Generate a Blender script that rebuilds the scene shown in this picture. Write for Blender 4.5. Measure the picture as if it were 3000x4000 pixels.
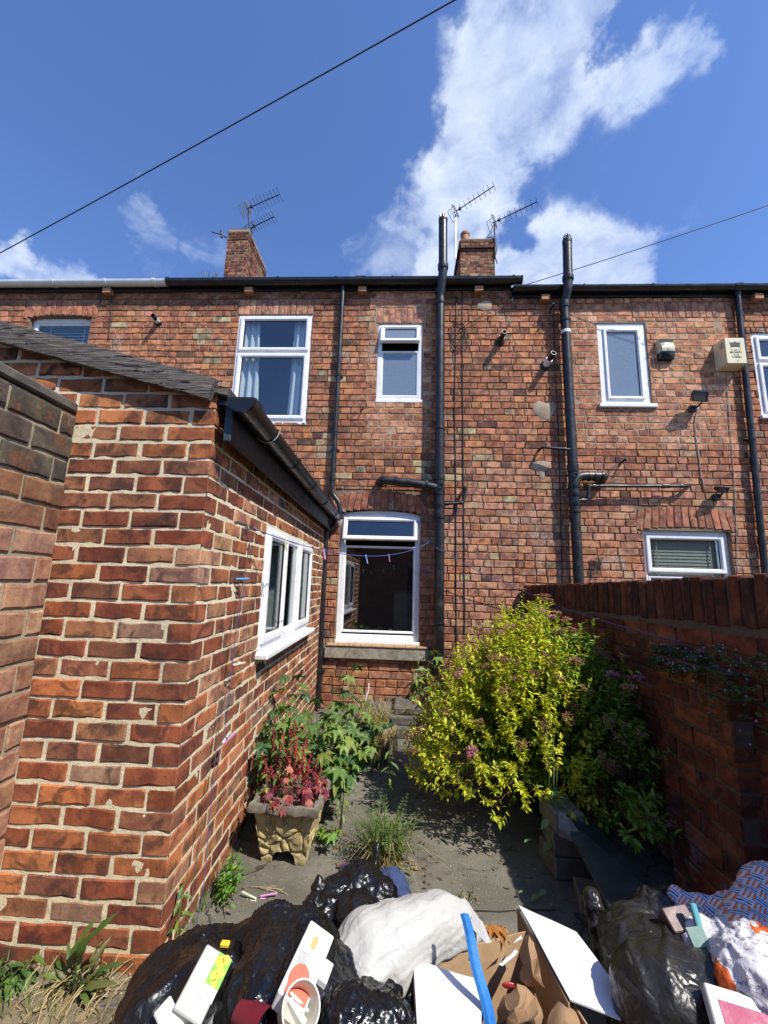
import bpy, math, random
from mathutils import Vector, Matrix, Euler, noise as mn

# ------------------------------------------------------------------ camera, sky, sun, exposure
for o in list(bpy.data.objects):
    bpy.data.objects.remove(o)
SC = bpy.context.scene
COL = SC.collection
R = math.radians
EYE = Vector((0.0, 0.0, 1.40))
PITCH, ROLL, YAW, FPX = R(9.969), R(1.641), R(2.734), 880.0
_f = Vector((-math.sin(YAW) * math.cos(PITCH), math.cos(YAW) * math.cos(PITCH), math.sin(PITCH)))
_r0 = Vector((math.cos(YAW), math.sin(YAW), 0))
_u0 = _r0.cross(_f)
_r = _r0 * math.cos(ROLL) + _u0 * math.sin(ROLL)
_u = -_r0 * math.sin(ROLL) + _u0 * math.cos(ROLL)
cd = bpy.data.cameras.new('camera')
cd.sensor_fit = 'HORIZONTAL'
cd.sensor_width = 36
cd.lens = FPX / 1659 * 36
cd.clip_start = 0.05
cd.clip_end = 2000
cam = bpy.data.objects.new('camera', cd)
COL.objects.link(cam)
mw = Matrix((( _r.x, _u.x, -_f.x, EYE.x), (_r.y, _u.y, -_f.y, EYE.y), (_r.z, _u.z, -_f.z, EYE.z), (0, 0, 0, 1)))
cam.matrix_world = mw
SC.camera = cam
SC.render.resolution_x, SC.render.resolution_y = 768, 1024


def ray(x, y):
    """direction in the world seen at photograph position x, y (1659 x 2212 grid)"""
    return _r * ((x - 829.5) / FPX) + _u * ((1106 - y) / FPX) + _f


def at(x, y, Y):
    d = ray(x, y)
    return EYE + d * ((Y - EYE.y) / d.y)


def atx(x, y, X):
    d = ray(x, y)
    return EYE + d * ((X - EYE.x) / d.x)


def atz(x, y, Z):
    d = ray(x, y)
    return EYE + d * ((Z - EYE.z) / d.z)


def proj(P):
    q = Vector(P) - EYE
    w = q.dot(_f)
    if w < 0.05:
        return (-9999, -9999, w)
    return (829.5 + FPX * q.dot(_r) / w, 1106 - FPX * q.dot(_u) / w, w)


SUN_FROM = Vector((0.60, -0.50, 1.0)).normalized()
EXPOSURE = 0.47
SUN_STRENGTH = 4.8
SKY_STRENGTH = 0.12

w = bpy.data.worlds.new('World')
SC.world = w
w.use_nodes = True


class NT:
    """small helper for node trees"""
    def __init__(s, nt):
        s.nt = nt
        nt.nodes.clear()

    def n(s, t, ins=None, **kw):
        nd = s.nt.nodes.new(t)
        for k, v in kw.items():
            setattr(nd, k, v)
        if ins:
            for k, v in ins.items():
                sk = nd.inputs[k]
                if isinstance(v, bpy.types.NodeSocket):
                    s.nt.links.new(v, sk)
                else:
                    sk.default_value = v
        return nd

    def math(s, op, a, b=0.0, c=0.0, clamp=False):
        nd = s.n('ShaderNodeMath', {0: a, 1: b, 2: c}, operation=op, use_clamp=clamp)
        return nd.outputs[0]

    def vm(s, op, a, b=(0, 0, 0)):
        nd = s.n('ShaderNodeVectorMath', {0: a, 1: b}, operation=op)
        return nd.outputs['Value'] if op in ('DOT_PRODUCT', 'LENGTH', 'DISTANCE') else nd.outputs['Vector']

    def mix(s, fac, a, b, bt='MIX'):
        nd = s.n('ShaderNodeMix', data_type='RGBA', blend_type=bt, clamp_factor=True)
        for i, v in ((0, fac), (6, a), (7, b)):
            if isinstance(v, bpy.types.NodeSocket):
                s.nt.links.new(v, nd.inputs[i])
            else:
                nd.inputs[i].default_value = v if i == 0 else (*v[:3], 1)
        return nd.outputs[2]

    def noise(s, vec, scale, detail=3, rough=0.5, dist=0.0):
        nd = s.n('ShaderNodeTexNoise', {'Vector': vec, 'Scale': scale, 'Detail': detail, 'Roughness': rough, 'Distortion': dist})
        return nd.outputs['Fac']

    def rng(s, v, a, b, c=0.0, d=1.0, smooth=True):
        nd = s.n('ShaderNodeMapRange', {0: v, 1: a, 2: b, 3: c, 4: d}, interpolation_type='SMOOTHSTEP' if smooth else 'LINEAR')
        return nd.outputs[0]

    def scalev(s, vec, sc):
        return s.vm('MULTIPLY', vec, sc)


n = NT(w.node_tree)
sky = n.n('ShaderNodeTexSky', sky_type='NISHITA', sun_disc=False)
sky.sun_elevation = math.asin(SUN_FROM.z)
sky.sun_rotation = math.atan2(SUN_FROM.x, SUN_FROM.y)
sky.altitude = 50
sky.air_density = 1.0
sky.dust_density = 0.4
sky.ozone_density = 1.3
DIR = n.n('ShaderNodeTexCoord').outputs['Generated']
DIR = n.vm('NORMALIZE', DIR)
CLOUDS = [(1010, 210, 120, 1), (1120, 120, 130, 1), (1250, 70, 120, .75), (1300, 190, 120, 1), (1170, 260, 120, .9), (1040, 330, 110, 1),
          (940, 410, 90, 1), (1420, 200, 80, .9), (1500, 200, 50, .65), (1350, 280, 60, .5), (1280, 395, 110, 1), (1210, 480, 130, 1),
          (1330, 500, 110, .9), (1250, 590, 190, 1), (1050, 560, 110, .95), (960, 560, 70, .9), (860, 530, 70, .55),
          (60, 585, 60, .95), (170, 608, 55, .8), (-60, 575, 80, 1), (300, 445, 40, .42), (350, 505, 40, .38), (440, 545, 45, .35),
          (770, 240, 50, .12), (1540, 500, 40, .2)]
wv1 = n.n('ShaderNodeTexNoise', {'Vector': DIR, 'Scale': 4.2, 'Detail': 6.0, 'Roughness': .6}).outputs['Color']
WDIR = n.vm('NORMALIZE', n.vm('ADD', DIR, n.vm('MULTIPLY', n.vm('SUBTRACT', wv1, (.5, .5, .5)), (.34, .34, .34))))
cov = None
for cx, cy, rad, wt in CLOUDS:
    d0 = ray(cx, cy).normalized()
    ang = rad / FPX * (ray(cx, cy).dot(_f) / ray(cx, cy).length) ** 1.5
    dt = n.vm('DOT_PRODUCT', WDIR, tuple(d0))
    m = n.rng(dt, math.cos(ang * 1.6), math.cos(ang * 0.1), 0, wt)
    cov = m if cov is None else n.math('MAXIMUM', cov, m)
gap = None
for cx, cy, rad in ((1300, 318, 90), (1190, 335, 60), (1410, 330, 85), (1120, 420, 42), (1105, 480, 45), (1480, 420, 90), (880, 250, 60), (960, 40, 60), (1400, 40, 60), (1500, 560, 80), (560, 560, 60)):
    d0 = ray(cx, cy).normalized()
    ang = rad / FPX * (ray(cx, cy).dot(_f) / ray(cx, cy).length) ** 1.5
    m = n.rng(n.vm('DOT_PRODUCT', WDIR, tuple(d0)), math.cos(ang * 1.5), math.cos(ang * 0.2), 0, 1)
    gap = m if gap is None else n.math('MAXIMUM', gap, m)
cov = n.math('MULTIPLY', cov, n.math('SUBTRACT', 1.0, n.math('MULTIPLY', gap, .85)))
# fair-weather clouds over the rest of the sky too
far = n.rng(n.noise(DIR, 1.6, 3, .5), .58, .74, 0, .75)
behind = n.rng(n.n('ShaderNodeSeparateXYZ', {0: DIR}).outputs[1], .15, -.2, 0, 1)
cov = n.math('MAXIMUM', cov, n.math('MULTIPLY', far, behind))
st = n.n('ShaderNodeMapping', {'Vector': DIR, 'Rotation': (0, R(35), 0), 'Scale': (1.0, 1.0, 2.1)}).outputs[0]
wp = n.n('ShaderNodeTexNoise', {'Vector': DIR, 'Scale': 5.0, 'Detail': 3.0}).outputs['Color']
st = n.vm('ADD', st, n.vm('MULTIPLY', n.vm('SUBTRACT', wp, (.5, .5, .5)), (.22, .22, .22)))
f1 = n.noise(st, 5.0, 9, .60, .35)
f2 = n.noise(DIR, 17, 6, .65, .4)
den = n.math('ADD', n.math('MULTIPLY', f1, .8), n.math('MULTIPLY', f2, .2))
den = n.math('ADD', den, n.math('MULTIPLY', cov, .50))
den = n.rng(den, .57, 1.12)
den = n.math('MULTIPLY', den, n.rng(cov, .02, .3))
shade = n.noise(st, 9, 5, .6)
ccol = n.mix(n.rng(shade, .3, .7), (4.3, 5.1, 6.6), (5.9, 6.4, 7.3))
skyc = n.n('ShaderNodeHueSaturation', {'Color': sky.outputs[0], 'Saturation': 1.0, 'Value': 1.0}).outputs[0]
skyc = n.mix(1.0, skyc, (.80, .98, 1.36), 'MULTIPLY')
fin = n.mix(n.math('MULTIPLY', den, .86), skyc, ccol)
bg = n.n('ShaderNodeBackground', {'Color': fin, 'Strength': SKY_STRENGTH})
n.n('ShaderNodeOutputWorld', {'Surface': bg.outputs[0]})

sl = bpy.data.lights.new('sun', 'SUN')
sl.energy = SUN_STRENGTH
sl.angle = R(0.53)
sl.color = (1.0, 0.95, 0.87)
so = bpy.data.objects.new('sun', sl)
so.rotation_euler = (-SUN_FROM).to_track_quat('-Z', 'Y').to_euler()
so.location = SUN_FROM * 30
COL.objects.link(so)
vs = SC.view_settings
SC.display_settings.display_device = 'sRGB'
vs.view_transform = 'Standard'
vs.look = 'None'
vs.exposure = EXPOSURE
vs.gamma = 1
vs.use_curve_mapping = False
SC.render.engine = 'CYCLES'
SC.cycles.use_denoising = True
SC.cycles.max_bounces = 6
SC.cycles.transparent_max_bounces = 12
SC.cycles.caustics_reflective = False
SC.cycles.caustics_refractive = False

# ------------------------------------------------------------------ helpers
rnd = random.Random(11)


def link(o):
    COL.objects.link(o)
    return o


def thing(name, label, cat, loc=(0, 0, 0), group=None, kind=None):
    o = bpy.data.objects.new(name, None)
    o.location = loc
    o.empty_display_size = .1
    link(o)
    return tag(o, label, cat, group, kind)


def tag(o, label=None, cat=None, group=None, kind=None):
    if label: o['label'] = label
    if cat: o['category'] = cat
    if group: o['group'] = group
    if kind: o['kind'] = kind
    return o


def wmat(o):
    return o.matrix_basis.copy() if o.parent is None else wmat(o.parent) @ o.matrix_parent_inverse @ o.matrix_basis


def setparent(o, p):
    """parent o to p, keeping o where its own transform puts it in the world"""
    if p is not None:
        o.parent = p
        o.matrix_parent_inverse = wmat(p).inverted()
    return o


class MB:
    def __init__(s):
        s.v, s.f, s.c = [], [], []

    def add(s, vs_, fs, M=None, col=None):
        b = len(s.v)
        s.v.extend((M @ Vector(p)) if M else Vector(p) for p in vs_)
        s.f.extend(tuple(b + i for i in q) for q in fs)
        s.c.extend([col] * len(fs))
        return s

    def box(s, x0, x1, y0, y1, z0, z1, M=None, col=None):
        v = [(x, y, z) for z in (z0, z1) for y in (y0, y1) for x in (x0, x1)]
        return s.add(v, [(0, 2, 3, 1), (4, 5, 7, 6), (0, 1, 5, 4), (2, 6, 7, 3), (0, 4, 6, 2), (1, 3, 7, 5)], M, col)

    def cbox(s, x0, x1, y0, y1, z0, z1, c=.004, M=None, col=None, jit=0, rg=rnd):
        """chamfered box"""
        xs, ys, zs = (x0, x1), (y0, y1), (z0, z1)
        v, idx = [], {}
        for i in (0, 1):
            for j in (0, 1):
                for k in (0, 1):
                    sx, sy, sz = (c if i == 0 else -c), (c if j == 0 else -c), (c if k == 0 else -c)
                    jx, jy, jz = ((rg.uniform(-jit, jit) for _ in range(3)) if jit else (0, 0, 0))
                    for a, p in enumerate(((xs[i], ys[j] + sy, zs[k] + sz), (xs[i] + sx, ys[j], zs[k] + sz), (xs[i] + sx, ys[j] + sy, zs[k]))):
                        idx[i, j, k, a] = len(v)
                        v.append((p[0] + jx, p[1] + jy, p[2] + jz))
        I = lambda i, j, k, a: idx[i, j, k, a]
        f = []
        f.append((I(0, 0, 0, 0), I(0, 0, 1, 0), I(0, 1, 1, 0), I(0, 1, 0, 0)))
        f.append((I(1, 0, 0, 0), I(1, 1, 0, 0), I(1, 1, 1, 0), I(1, 0, 1, 0)))
        f.append((I(0, 0, 0, 1), I(1, 0, 0, 1), I(1, 0, 1, 1), I(0, 0, 1, 1)))
        f.append((I(0, 1, 0, 1), I(0, 1, 1, 1), I(1, 1, 1, 1), I(1, 1, 0, 1)))
        f.append((I(0, 0, 0, 2), I(0, 1, 0, 2), I(1, 1, 0, 2), I(1, 0, 0, 2)))
        f.append((I(0, 0, 1, 2), I(1, 0, 1, 2), I(1, 1, 1, 2), I(0, 1, 1, 2)))
        for k in (0, 1):
            for j in (0, 1):
                q = (I(0, j, k, 1), I(1, j, k, 1), I(1, j, k, 2), I(0, j, k, 2))
                f.append(q if (k + j) % 2 else q[::-1])
        for k in (0, 1):
            for i in (0, 1):
                q = (I(i, 0, k, 0), I(i, 1, k, 0), I(i, 1, k, 2), I(i, 0, k, 2))
                f.append(q if (k + i) % 2 == 0 else q[::-1])
        for i in (0, 1):
            for j in (0, 1):
                q = (I(i, j, 0, 0), I(i, j, 1, 0), I(i, j, 1, 1), I(i, j, 0, 1))
                f.append(q if (i + j) % 2 else q[::-1])
        for i in (0, 1):
            for j in (0, 1):
                for k in (0, 1):
                    q = (I(i, j, k, 0), I(i, j, k, 1), I(i, j, k, 2))
                    f.append(q if (i + j + k) % 2 else q[::-1])
        return s.add(v, f, M, col)

    def tube(s, pts, r, n=10, caps=True, col=None):
        pts = [Vector(p) for p in pts]
        rr = r if isinstance(r, (list, tuple)) else [r] * len(pts)
        N = len(pts)
        T = []
        for i in range(N):
            t = (pts[min(i + 1, N - 1)] - pts[max(i - 1, 0)])
            T.append(t.normalized() if t.length > 1e-9 else Vector((0, 0, 1)))
        a = T[0].orthogonal().normalized()
        v, f = [], []
        for i in range(N):
            a = (a - T[i] * a.dot(T[i]))
            a = a.normalized() if a.length > 1e-6 else T[i].orthogonal().normalized()
            b = T[i].cross(a)
            for k in range(n):
                th = 2 * math.pi * k / n
                v.append(pts[i] + (a * math.cos(th) + b * math.sin(th)) * rr[i])
        for i in range(N - 1):
            for k in range(n):
                k2 = (k + 1) % n
                f.append((i * n + k, i * n + k2, (i + 1) * n + k2, (i + 1) * n + k))
        if caps:
            f.append(tuple(range(n))[::-1])
            f.append(tuple((N - 1) * n + k for k in range(n)))
        return s.add(v, f, None, col)

    def lathe(s, prof, n=20, M=None, col=None, caps=True):
        v, f = [], []
        for r_, h in prof:
            for k in range(n):
                th = 2 * math.pi * k / n
                v.append((r_ * math.cos(th), r_ * math.sin(th), h))
        for i in range(len(prof) - 1):
            for k in range(n):
                k2 = (k + 1) % n
                f.append((i * n + k, i * n + k2, (i + 1) * n + k2, (i + 1) * n + k))
        if caps:
            f.append(tuple(range(n))[::-1])
            f.append(tuple((len(prof) - 1) * n + k for k in range(n)))
        return s.add(v, f, M, col)

    def prism(s, poly, a, M=None, col=None):
        """polygon in x,z extruded along y from a[0] to a[1]"""
        m = len(poly)
        v = [(p[0], a[0], p[1]) for p in poly] + [(p[0], a[1], p[1]) for p in poly]
        f = [tuple(range(m)), tuple(range(2 * m - 1, m - 1, -1))]
        f += [(i, i + m, (i + 1) % m + m, (i + 1) % m) for i in range(m)]
        return s.add(v, f, M, col)

    def ring(s, x0, x1, z0, z1, prof, M=None, col=None):
        """mitred rectangular frame; prof = (inset, y) points from the back outside round to the back inside"""
        v, f = [], []
        m = len(prof)
        for d, y in prof:
            v += [(x0 + d, y, z0 + d), (x1 - d, y, z0 + d), (x1 - d, y, z1 - d), (x0 + d, y, z1 - d)]
        for i in range(m - 1):
            for k in range(4):
                k2 = (k + 1) % 4
                f.append((i * 4 + k, i * 4 + k2, (i + 1) * 4 + k2, (i + 1) * 4 + k))
        return s.add(v, f, M, col)

    def ell(s, c, rad, M=None, n=14, col=None):
        v, f = [], []
        rad = (rad,) * 3 if not isinstance(rad, (tuple, list)) else rad
        for i in range(n + 1):
            th = math.pi * i / n
            for k in range(n * 2):
                ph = math.pi * k / n
                v.append((c[0] + rad[0] * math.sin(th) * math.cos(ph), c[1] + rad[1] * math.sin(th) * math.sin(ph), c[2] - rad[2] * math.cos(th)))
        for i in range(n):
            for k in range(n * 2):
                k2 = (k + 1) % (n * 2)
                f.append((i * 2 * n + k, i * 2 * n + k2, (i + 1) * 2 * n + k2, (i + 1) * 2 * n + k))
        return s.add(v, f, M, col)

    def mesh(s, name, mat=None, smooth=False):
        me = bpy.data.meshes.new(name)
        me.from_pydata([tuple(p) for p in s.v], [], s.f)
        if any(c is not None for c in s.c):
            ca = me.color_attributes.new('Col', 'FLOAT_COLOR', 'CORNER')
            flat = []
            for q, c in zip(s.f, s.c):
                c = c or (.5, .5, .5)
                flat.extend((c[0], c[1], c[2], 1.0) * len(q))
            ca.data.foreach_set('color', flat)
        if mat:
            me.materials.append(mat)
        if smooth:
            me.polygons.foreach_set('use_smooth', [True] * len(me.polygons))
            if smooth != 'all':
                me.set_sharp_from_angle(angle=R(smooth if smooth is not True else 35))
        me.update()
        return me

    def build(s, name, mat, parent=None, smooth=False, **kw):
        o = bpy.data.objects.new(name, s.mesh(name, mat, smooth))
        link(o)
        setparent(o, parent)
        return tag(o, **kw)


def arc3(p0, p1, p2, nseg=6):
    """rounded corner points from p0 to p2 round p1 (quadratic)"""
    p0, p1, p2 = Vector(p0), Vector(p1), Vector(p2)
    return [p0 * (1 - t) ** 2 + p1 * 2 * t * (1 - t) + p2 * t * t for t in [i / nseg for i in range(nseg + 1)]]


def bend(pts, rad):
    """polyline with its corners rounded"""
    pts = [Vector(p) for p in pts]
    out = [pts[0]]
    for i in range(1, len(pts) - 1):
        a, b, c = pts[i - 1], pts[i], pts[i + 1]
        ra = min(rad, (a - b).length * .45, (c - b).length * .45)
        out += arc3(b + (a - b).normalized() * ra, b, b + (c - b).normalized() * ra, 5)
    out.append(pts[-1])
    return out


def frame_to(p, q):
    """matrix whose +Z runs from p to q"""
    z = (Vector(q) - Vector(p)).normalized()
    return Matrix.Translation(p) @ z.to_track_quat('Z', 'Y').to_matrix().to_4x4()


def basis(o, x, y, z):
    return Matrix(((x.x, y.x, z.x, o.x), (x.y, y.y, z.y, o.y), (x.z, y.z, z.z, o.z), (0, 0, 0, 1)))


def evaluated_mesh(o):
    """mesh of o with its modifiers (or a text) applied, worked out in a scratch scene"""
    sc_ = bpy.data.scenes.new('scratch')
    sc_.collection.objects.link(o)
    with bpy.context.temp_override(scene=sc_, view_layer=sc_.view_layers[0]):
        dg = bpy.context.evaluated_depsgraph_get()
        me = bpy.data.meshes.new_from_object(o.evaluated_get(dg))
    bpy.data.objects.remove(o)
    bpy.data.scenes.remove(sc_)
    return me


# ------------------------------------------------------------------ materials
def newmat(name):
    m = bpy.data.materials.new(name)
    m.use_nodes = True
    return m, NT(m.node_tree)


def finish(t, base, rough=.8, bump=None, bstr=.3, bdist=.003, metal=0.0, spec=.5, extra=None):
    ins = {'Base Color': base if isinstance(base, bpy.types.NodeSocket) else (*base[:3], 1), 'Roughness': rough, 'Metallic': metal, 'Specular IOR Level': spec}
    b = t.n('ShaderNodeBsdfPrincipled', ins)
    if extra:
        for k, v in extra.items():
            b.inputs[k].default_value = v
    if bump is not None:
        bp = t.n('ShaderNodeBump', {'Height': bump, 'Strength': bstr, 'Distance': bdist})
        t.nt.links.new(bp.outputs[0], b.inputs['Normal'])
    t.n('ShaderNodeOutputMaterial', {'Surface': b.outputs[0]})
    return b


def pos(t):
    return t.n('ShaderNodeNewGeometry').outputs['Position']


def brick_mat(name, merged, smudge=.6, pale=.35, lime=0.0, pit=1.0, grime=(.035, .026, .022), bump=.5, salt=None, palec=(.46, .27, .17)):
    m, t = newmat(name)
    if merged:
        col = t.n('ShaderNodeAttribute', attribute_name='Col').outputs['Color']
        rv = t.n('ShaderNodeNewGeometry').outputs['Random Per Island']
    else:
        oi = t.n('ShaderNodeObjectInfo')
        col, rv = oi.outputs['Color'], oi.outputs['Random']
    P = pos(t)
    off = t.vm('ADD', P, t.n('ShaderNodeCombineXYZ', {0: t.math('MULTIPLY', rv, 91.0), 1: t.math('MULTIPLY', rv, 37.0), 2: t.math('MULTIPLY', rv, 53.0)}).outputs[0])
    a = t.noise(off, 11, 4, .6, .6)
    b = t.noise(t.scalev(off, (1.0, 1.0, .7)), 15, 3, .55, 1.0)
    fine = t.noise(off, 230, 3, .6)
    mid = t.noise(off, 55, 4, .65)
    tw = t.noise(off, 6.5, 3, .6, .8)
    col = t.mix(t.rng(tw, .36, .64), t.mix(1.0, col, (.62, .60, .66), 'MULTIPLY'), t.mix(1.0, col, (1.22, 1.30, 1.22), 'MULTIPLY'))
    c = t.mix(t.math('MULTIPLY', t.rng(a, .50, .64), smudge), col, grime)
    c = t.mix(t.math('MULTIPLY', t.rng(b, .60, .70), pale), c, palec)
    c = t.mix(t.math('MULTIPLY', t.rng(mid, .35, .65, .55, 0.0), .55), c, t.mix(1.0, c, (.45, .42, .42), 'MULTIPLY'))
    c = t.mix(t.rng(fine, .3, .7, .32, 0), c, t.mix(1.0, c, (.35, .33, .33), 'MULTIPLY'))
    pits = t.rng(t.noise(off, 120, 2, .5), .68, .74, 0, 1)
    c = t.mix(t.math('MULTIPLY', pits, .75 * pit), c, (.03, .02, .018))
    if lime:
        lm = t.rng(t.noise(P, 2.2, 5, .65), .56, .70, 0, lime)
        c = t.mix(t.math('MULTIPLY', lm, t.rng(mid, .4, .6)), c, (.5, .43, .34))
    if salt:
        zz = t.n('ShaderNodeSeparateXYZ', {0: P}).outputs[2]
        sm = t.math('MULTIPLY', t.rng(t.noise(P, 5, 5, .65), .45, .62), t.rng(zz, salt, salt * .2))
        c = t.mix(t.math('MULTIPLY', sm, .6), c, (.5, .42, .38))
    h = t.math('ADD', t.math('MULTIPLY', fine, .3), t.math('ADD', t.math('MULTIPLY', mid, .8), t.math('MULTIPLY', pits, -1.0 * pit)))
    finish(t, c, .88, h, bump, .0025, spec=.3)
    return m


def mortar_mat(name, c0, c1, bump=.8, dirt=(.12, .10, .075)):
    m, t = newmat(name)
    P = pos(t)
    c = t.mix(t.rng(t.noise(P, 3.5, 5, .6), .35, .65), c0, c1)
    c = t.mix(t.rng(t.noise(P, 14, 4, .65), .55, .75, 0, .55), c, dirt)
    g = t.noise(P, 260, 3, .7)
    c = t.mix(t.rng(g, .3, .7, .35, 0), c, t.mix(1.0, c, (.5, .48, .45), 'MULTIPLY'))
    h = t.math('ADD', t.math('MULTIPLY', t.noise(P, 60, 4, .6), 1.2), t.math('MULTIPLY', g, .6))
    finish(t, c, .95, h, bump, .004, spec=.2)
    return m


def plain(name, c, rough=.5, var=.12, scale=30, bump=0.0, bscale=80, metal=0.0, spec=.5, dirt=None, dscale=6, dfac=.5, attr=None, extra=None):
    """one colour with slight unevenness, optional dirt"""
    m, t = newmat(name)
    P = t.n('ShaderNodeTexCoord').outputs['Object'] if attr != 'world' else pos(t)
    base = c
    if attr == 'obj':
        base = t.n('ShaderNodeObjectInfo').outputs['Color']
    elif attr == 'col':
        base = t.n('ShaderNodeAttribute', attribute_name='Col').outputs['Color']
    nz = t.noise(P, scale, 4, .6)
    dk = t.mix(1.0, base, (1 - var * 2,) * 3, 'MULTIPLY')
    cc = t.mix(t.rng(nz, .3, .7), dk, base)
    if dirt:
        cc = t.mix(t.rng(t.noise(P, dscale, 5, .65), .5, .75, 0, dfac), cc, dirt)
    rg = t.rng(t.noise(P, scale * .7, 3, .6), .3, .7, max(.02, rough - .08), min(1, rough + .1))
    finish(t, cc, rg, t.noise(P, bscale, 4, .6) if bump else None, bump, .003, metal, spec, extra)
    return m


def leaf_mat(name, attr, transl=.35, rough=.45, vein=True):
    m, t = newmat(name)
    base = t.n('ShaderNodeObjectInfo').outputs['Color'] if attr == 'obj' else t.n('ShaderNodeAttribute', attribute_name='Col').outputs['Color']
    P = t.n('ShaderNodeTexCoord').outputs['Object']
    c = t.mix(t.rng(t.noise(P, 45, 3, .6), .35, .7, 0, .35), base, t.mix(1.0, base, (.55, .6, .5), 'MULTIPLY'))
    b = t.n('ShaderNodeBsdfPrincipled', {'Base Color': c, 'Roughness': rough, 'Specular IOR Level': .35})
    tr = t.n('ShaderNodeBsdfTranslucent', {'Color': t.mix(1.0, c, (1.25, 1.35, .6), 'MULTIPLY')})
    mx = t.n('ShaderNodeMixShader', {0: transl, 1: b.outputs[0], 2: tr.outputs[0]})
    t.n('ShaderNodeOutputMaterial', {'Surface': mx.outputs[0]})
    return m


def glass_mat(name, refl=.10, tint=(.86, .9, .9), rough=0.0, frost=0.0):
    m, t = newmat(name)
    fc = t.n('ShaderNodeLayerWeight', {'Blend': .5}).outputs['Facing']
    lw = t.math('ADD', t.math('MULTIPLY', t.math('POWER', fc, 5.0), .96), .04)
    fac = t.math('ADD', t.math('MULTIPLY', lw, .9), refl, clamp=True)
    gl = t.n('ShaderNodeBsdfGlossy', {'Roughness': rough, 'Color': (1, 1, 1, 1)})
    tp = t.n('ShaderNodeBsdfTransparent', {'Color': (*tint, 1)})
    inner = tp
    if frost:
        P = pos(t)
        v = t.n('ShaderNodeTexVoronoi', {'Vector': P, 'Scale': 55.0}).outputs['Distance']
        bp = t.n('ShaderNodeBump', {'Height': v, 'Strength': .6, 'Distance': .004})
        t.nt.links.new(bp.outputs[0], gl.inputs['Normal'])
        gl.inputs['Roughness'].default_value = .12
        df = t.n('ShaderNodeBsdfDiffuse', {'Color': (.23, .28, .34, 1)})
        t.nt.links.new(bp.outputs[0], df.inputs['Normal'])
        inner = t.n('ShaderNodeMixShader', {0: frost, 1: tp.outputs[0], 2: df.outputs[0]})
    mx = t.n('ShaderNodeMixShader', {0: fac, 1: inner.outputs[0], 2: gl.outputs[0]})
    t.n('ShaderNodeOutputMaterial', {'Surface': mx.outputs[0]})
    return m


BR_OUT = brick_mat('outhouse_brick', False, smudge=.65, pale=.34, pit=1.0, bump=.6, palec=(.33, .13, .07))
BR_OUT_M = brick_mat('outhouse_brick_joined', True, smudge=.85, pale=.30, palec=(.33, .13, .07))
BR_FAC = brick_mat('house_brick', False, smudge=.5, pale=.7, lime=.55, pit=.7)
BR_FAC_M = brick_mat('house_brick_joined', True, smudge=.5, pale=.7, lime=.55, pit=.7)
BR_YARD = brick_mat('yard_wall_brick', False, smudge=.7, pale=.2, salt=.42)
BR_YARD_M = brick_mat('yard_wall_brick_joined', True, smudge=.7, pale=.2, salt=.42)
BR_LEFT = brick_mat('rustic_brick', False, smudge=.5, pale=.25, pit=1.0, bump=1.0, grime=(.22, .075, .035))
BR_CHIM_M = brick_mat('chimney_brick_joined', True, smudge=.9, pale=.35, grime=(.03, .025, .02))
BR_CHIM = brick_mat('chimney_brick', False, smudge=.9, pale=.35, grime=(.03, .025, .02))
MO_OUT = mortar_mat('cream_mortar', (.66, .575, .385), (.78, .69, .475), dirt=(.42, .355, .22))
MO_FAC = mortar_mat('grey_sand_mortar', (.17, .125, .085), (.26, .20, .135), dirt=(.06, .045, .032))
MO_NEW = mortar_mat('pale_repair_mortar', (.33, .25, .17), (.40, .31, .22), dirt=(.19, .14, .095))
MO_LEFT = mortar_mat('buff_mortar', (.40, .33, .22), (.30, .26, .18), dirt=(.10, .085, .06))
MO_YARD = mortar_mat('dark_sand_mortar', (.19, .14, .095), (.14, .105, .075), dirt=(.06, .043, .03))
PVC = plain('white_pvc', (.80, .80, .80), .32, .04, 8, dirt=(.40, .38, .32), dscale=7, dfac=.4)
GASKET = plain('black_gasket', (.012, .012, .012), .6, .05)
GLASS = glass_mat('window_glass', .045)
GLASS_K = glass_mat('kitchen_glass', .11)
FROST = glass_mat('obscured_glass', .06, frost=.6)
BLACK = plain('black_plastic_pipe', (.013, .013, .014), .38, .25, 14, .15, 60, dirt=(.085, .08, .07), dscale=11, dfac=.55, attr='world')
IRON = plain('painted_cast_iron', (.012, .012, .013), .42, .2, 20, .35, 45, dirt=(.11, .10, .09), dscale=12, dfac=.4, attr='world')
BLACKG = plain('black_gutter_plastic', (.010, .011, .012), .30, .2, 10, dirt=(.05, .055, .05), dscale=7, dfac=.4, attr='world')
WGUT = plain('white_gutter_plastic', (.70, .72, .70), .4, .08, 8, dirt=(.3, .33, .26), dscale=5, dfac=.4, attr='world')
FASC = plain('black_fascia_paint', (.010, .010, .012), .5, .2, 20, .2, 60, dirt=(.06, .07, .07), dscale=4, dfac=.35, attr='world')
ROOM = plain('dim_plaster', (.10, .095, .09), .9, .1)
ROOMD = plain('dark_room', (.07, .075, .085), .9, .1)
CURT = plain('white_curtain', (.75, .77, .80), .9, .06, 20)
BLIND = plain('cream_blind', (.55, .54, .45), .8, .08, 10)
STONE = plain('weathered_stone', (.34, .31, .24), .9, .2, 18, .5, 70, dirt=(.09, .085, .07), dscale=5, dfac=.85, attr='world')
TILE = plain('buff_quarry_tile', (.56, .35, .18), .5, .12, 20, .15, 80, attr='world')
SLATE = plain('roof_slate', (.06, .06, .07), .7, .2, 10, .3)
TERRA = plain('terracotta', (.42, .19, .10), .7, .15, 15, .2, attr='world')
ALU = plain('dull_aluminium', (.35, .36, .38), .35, .1, metal=.9)
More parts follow.
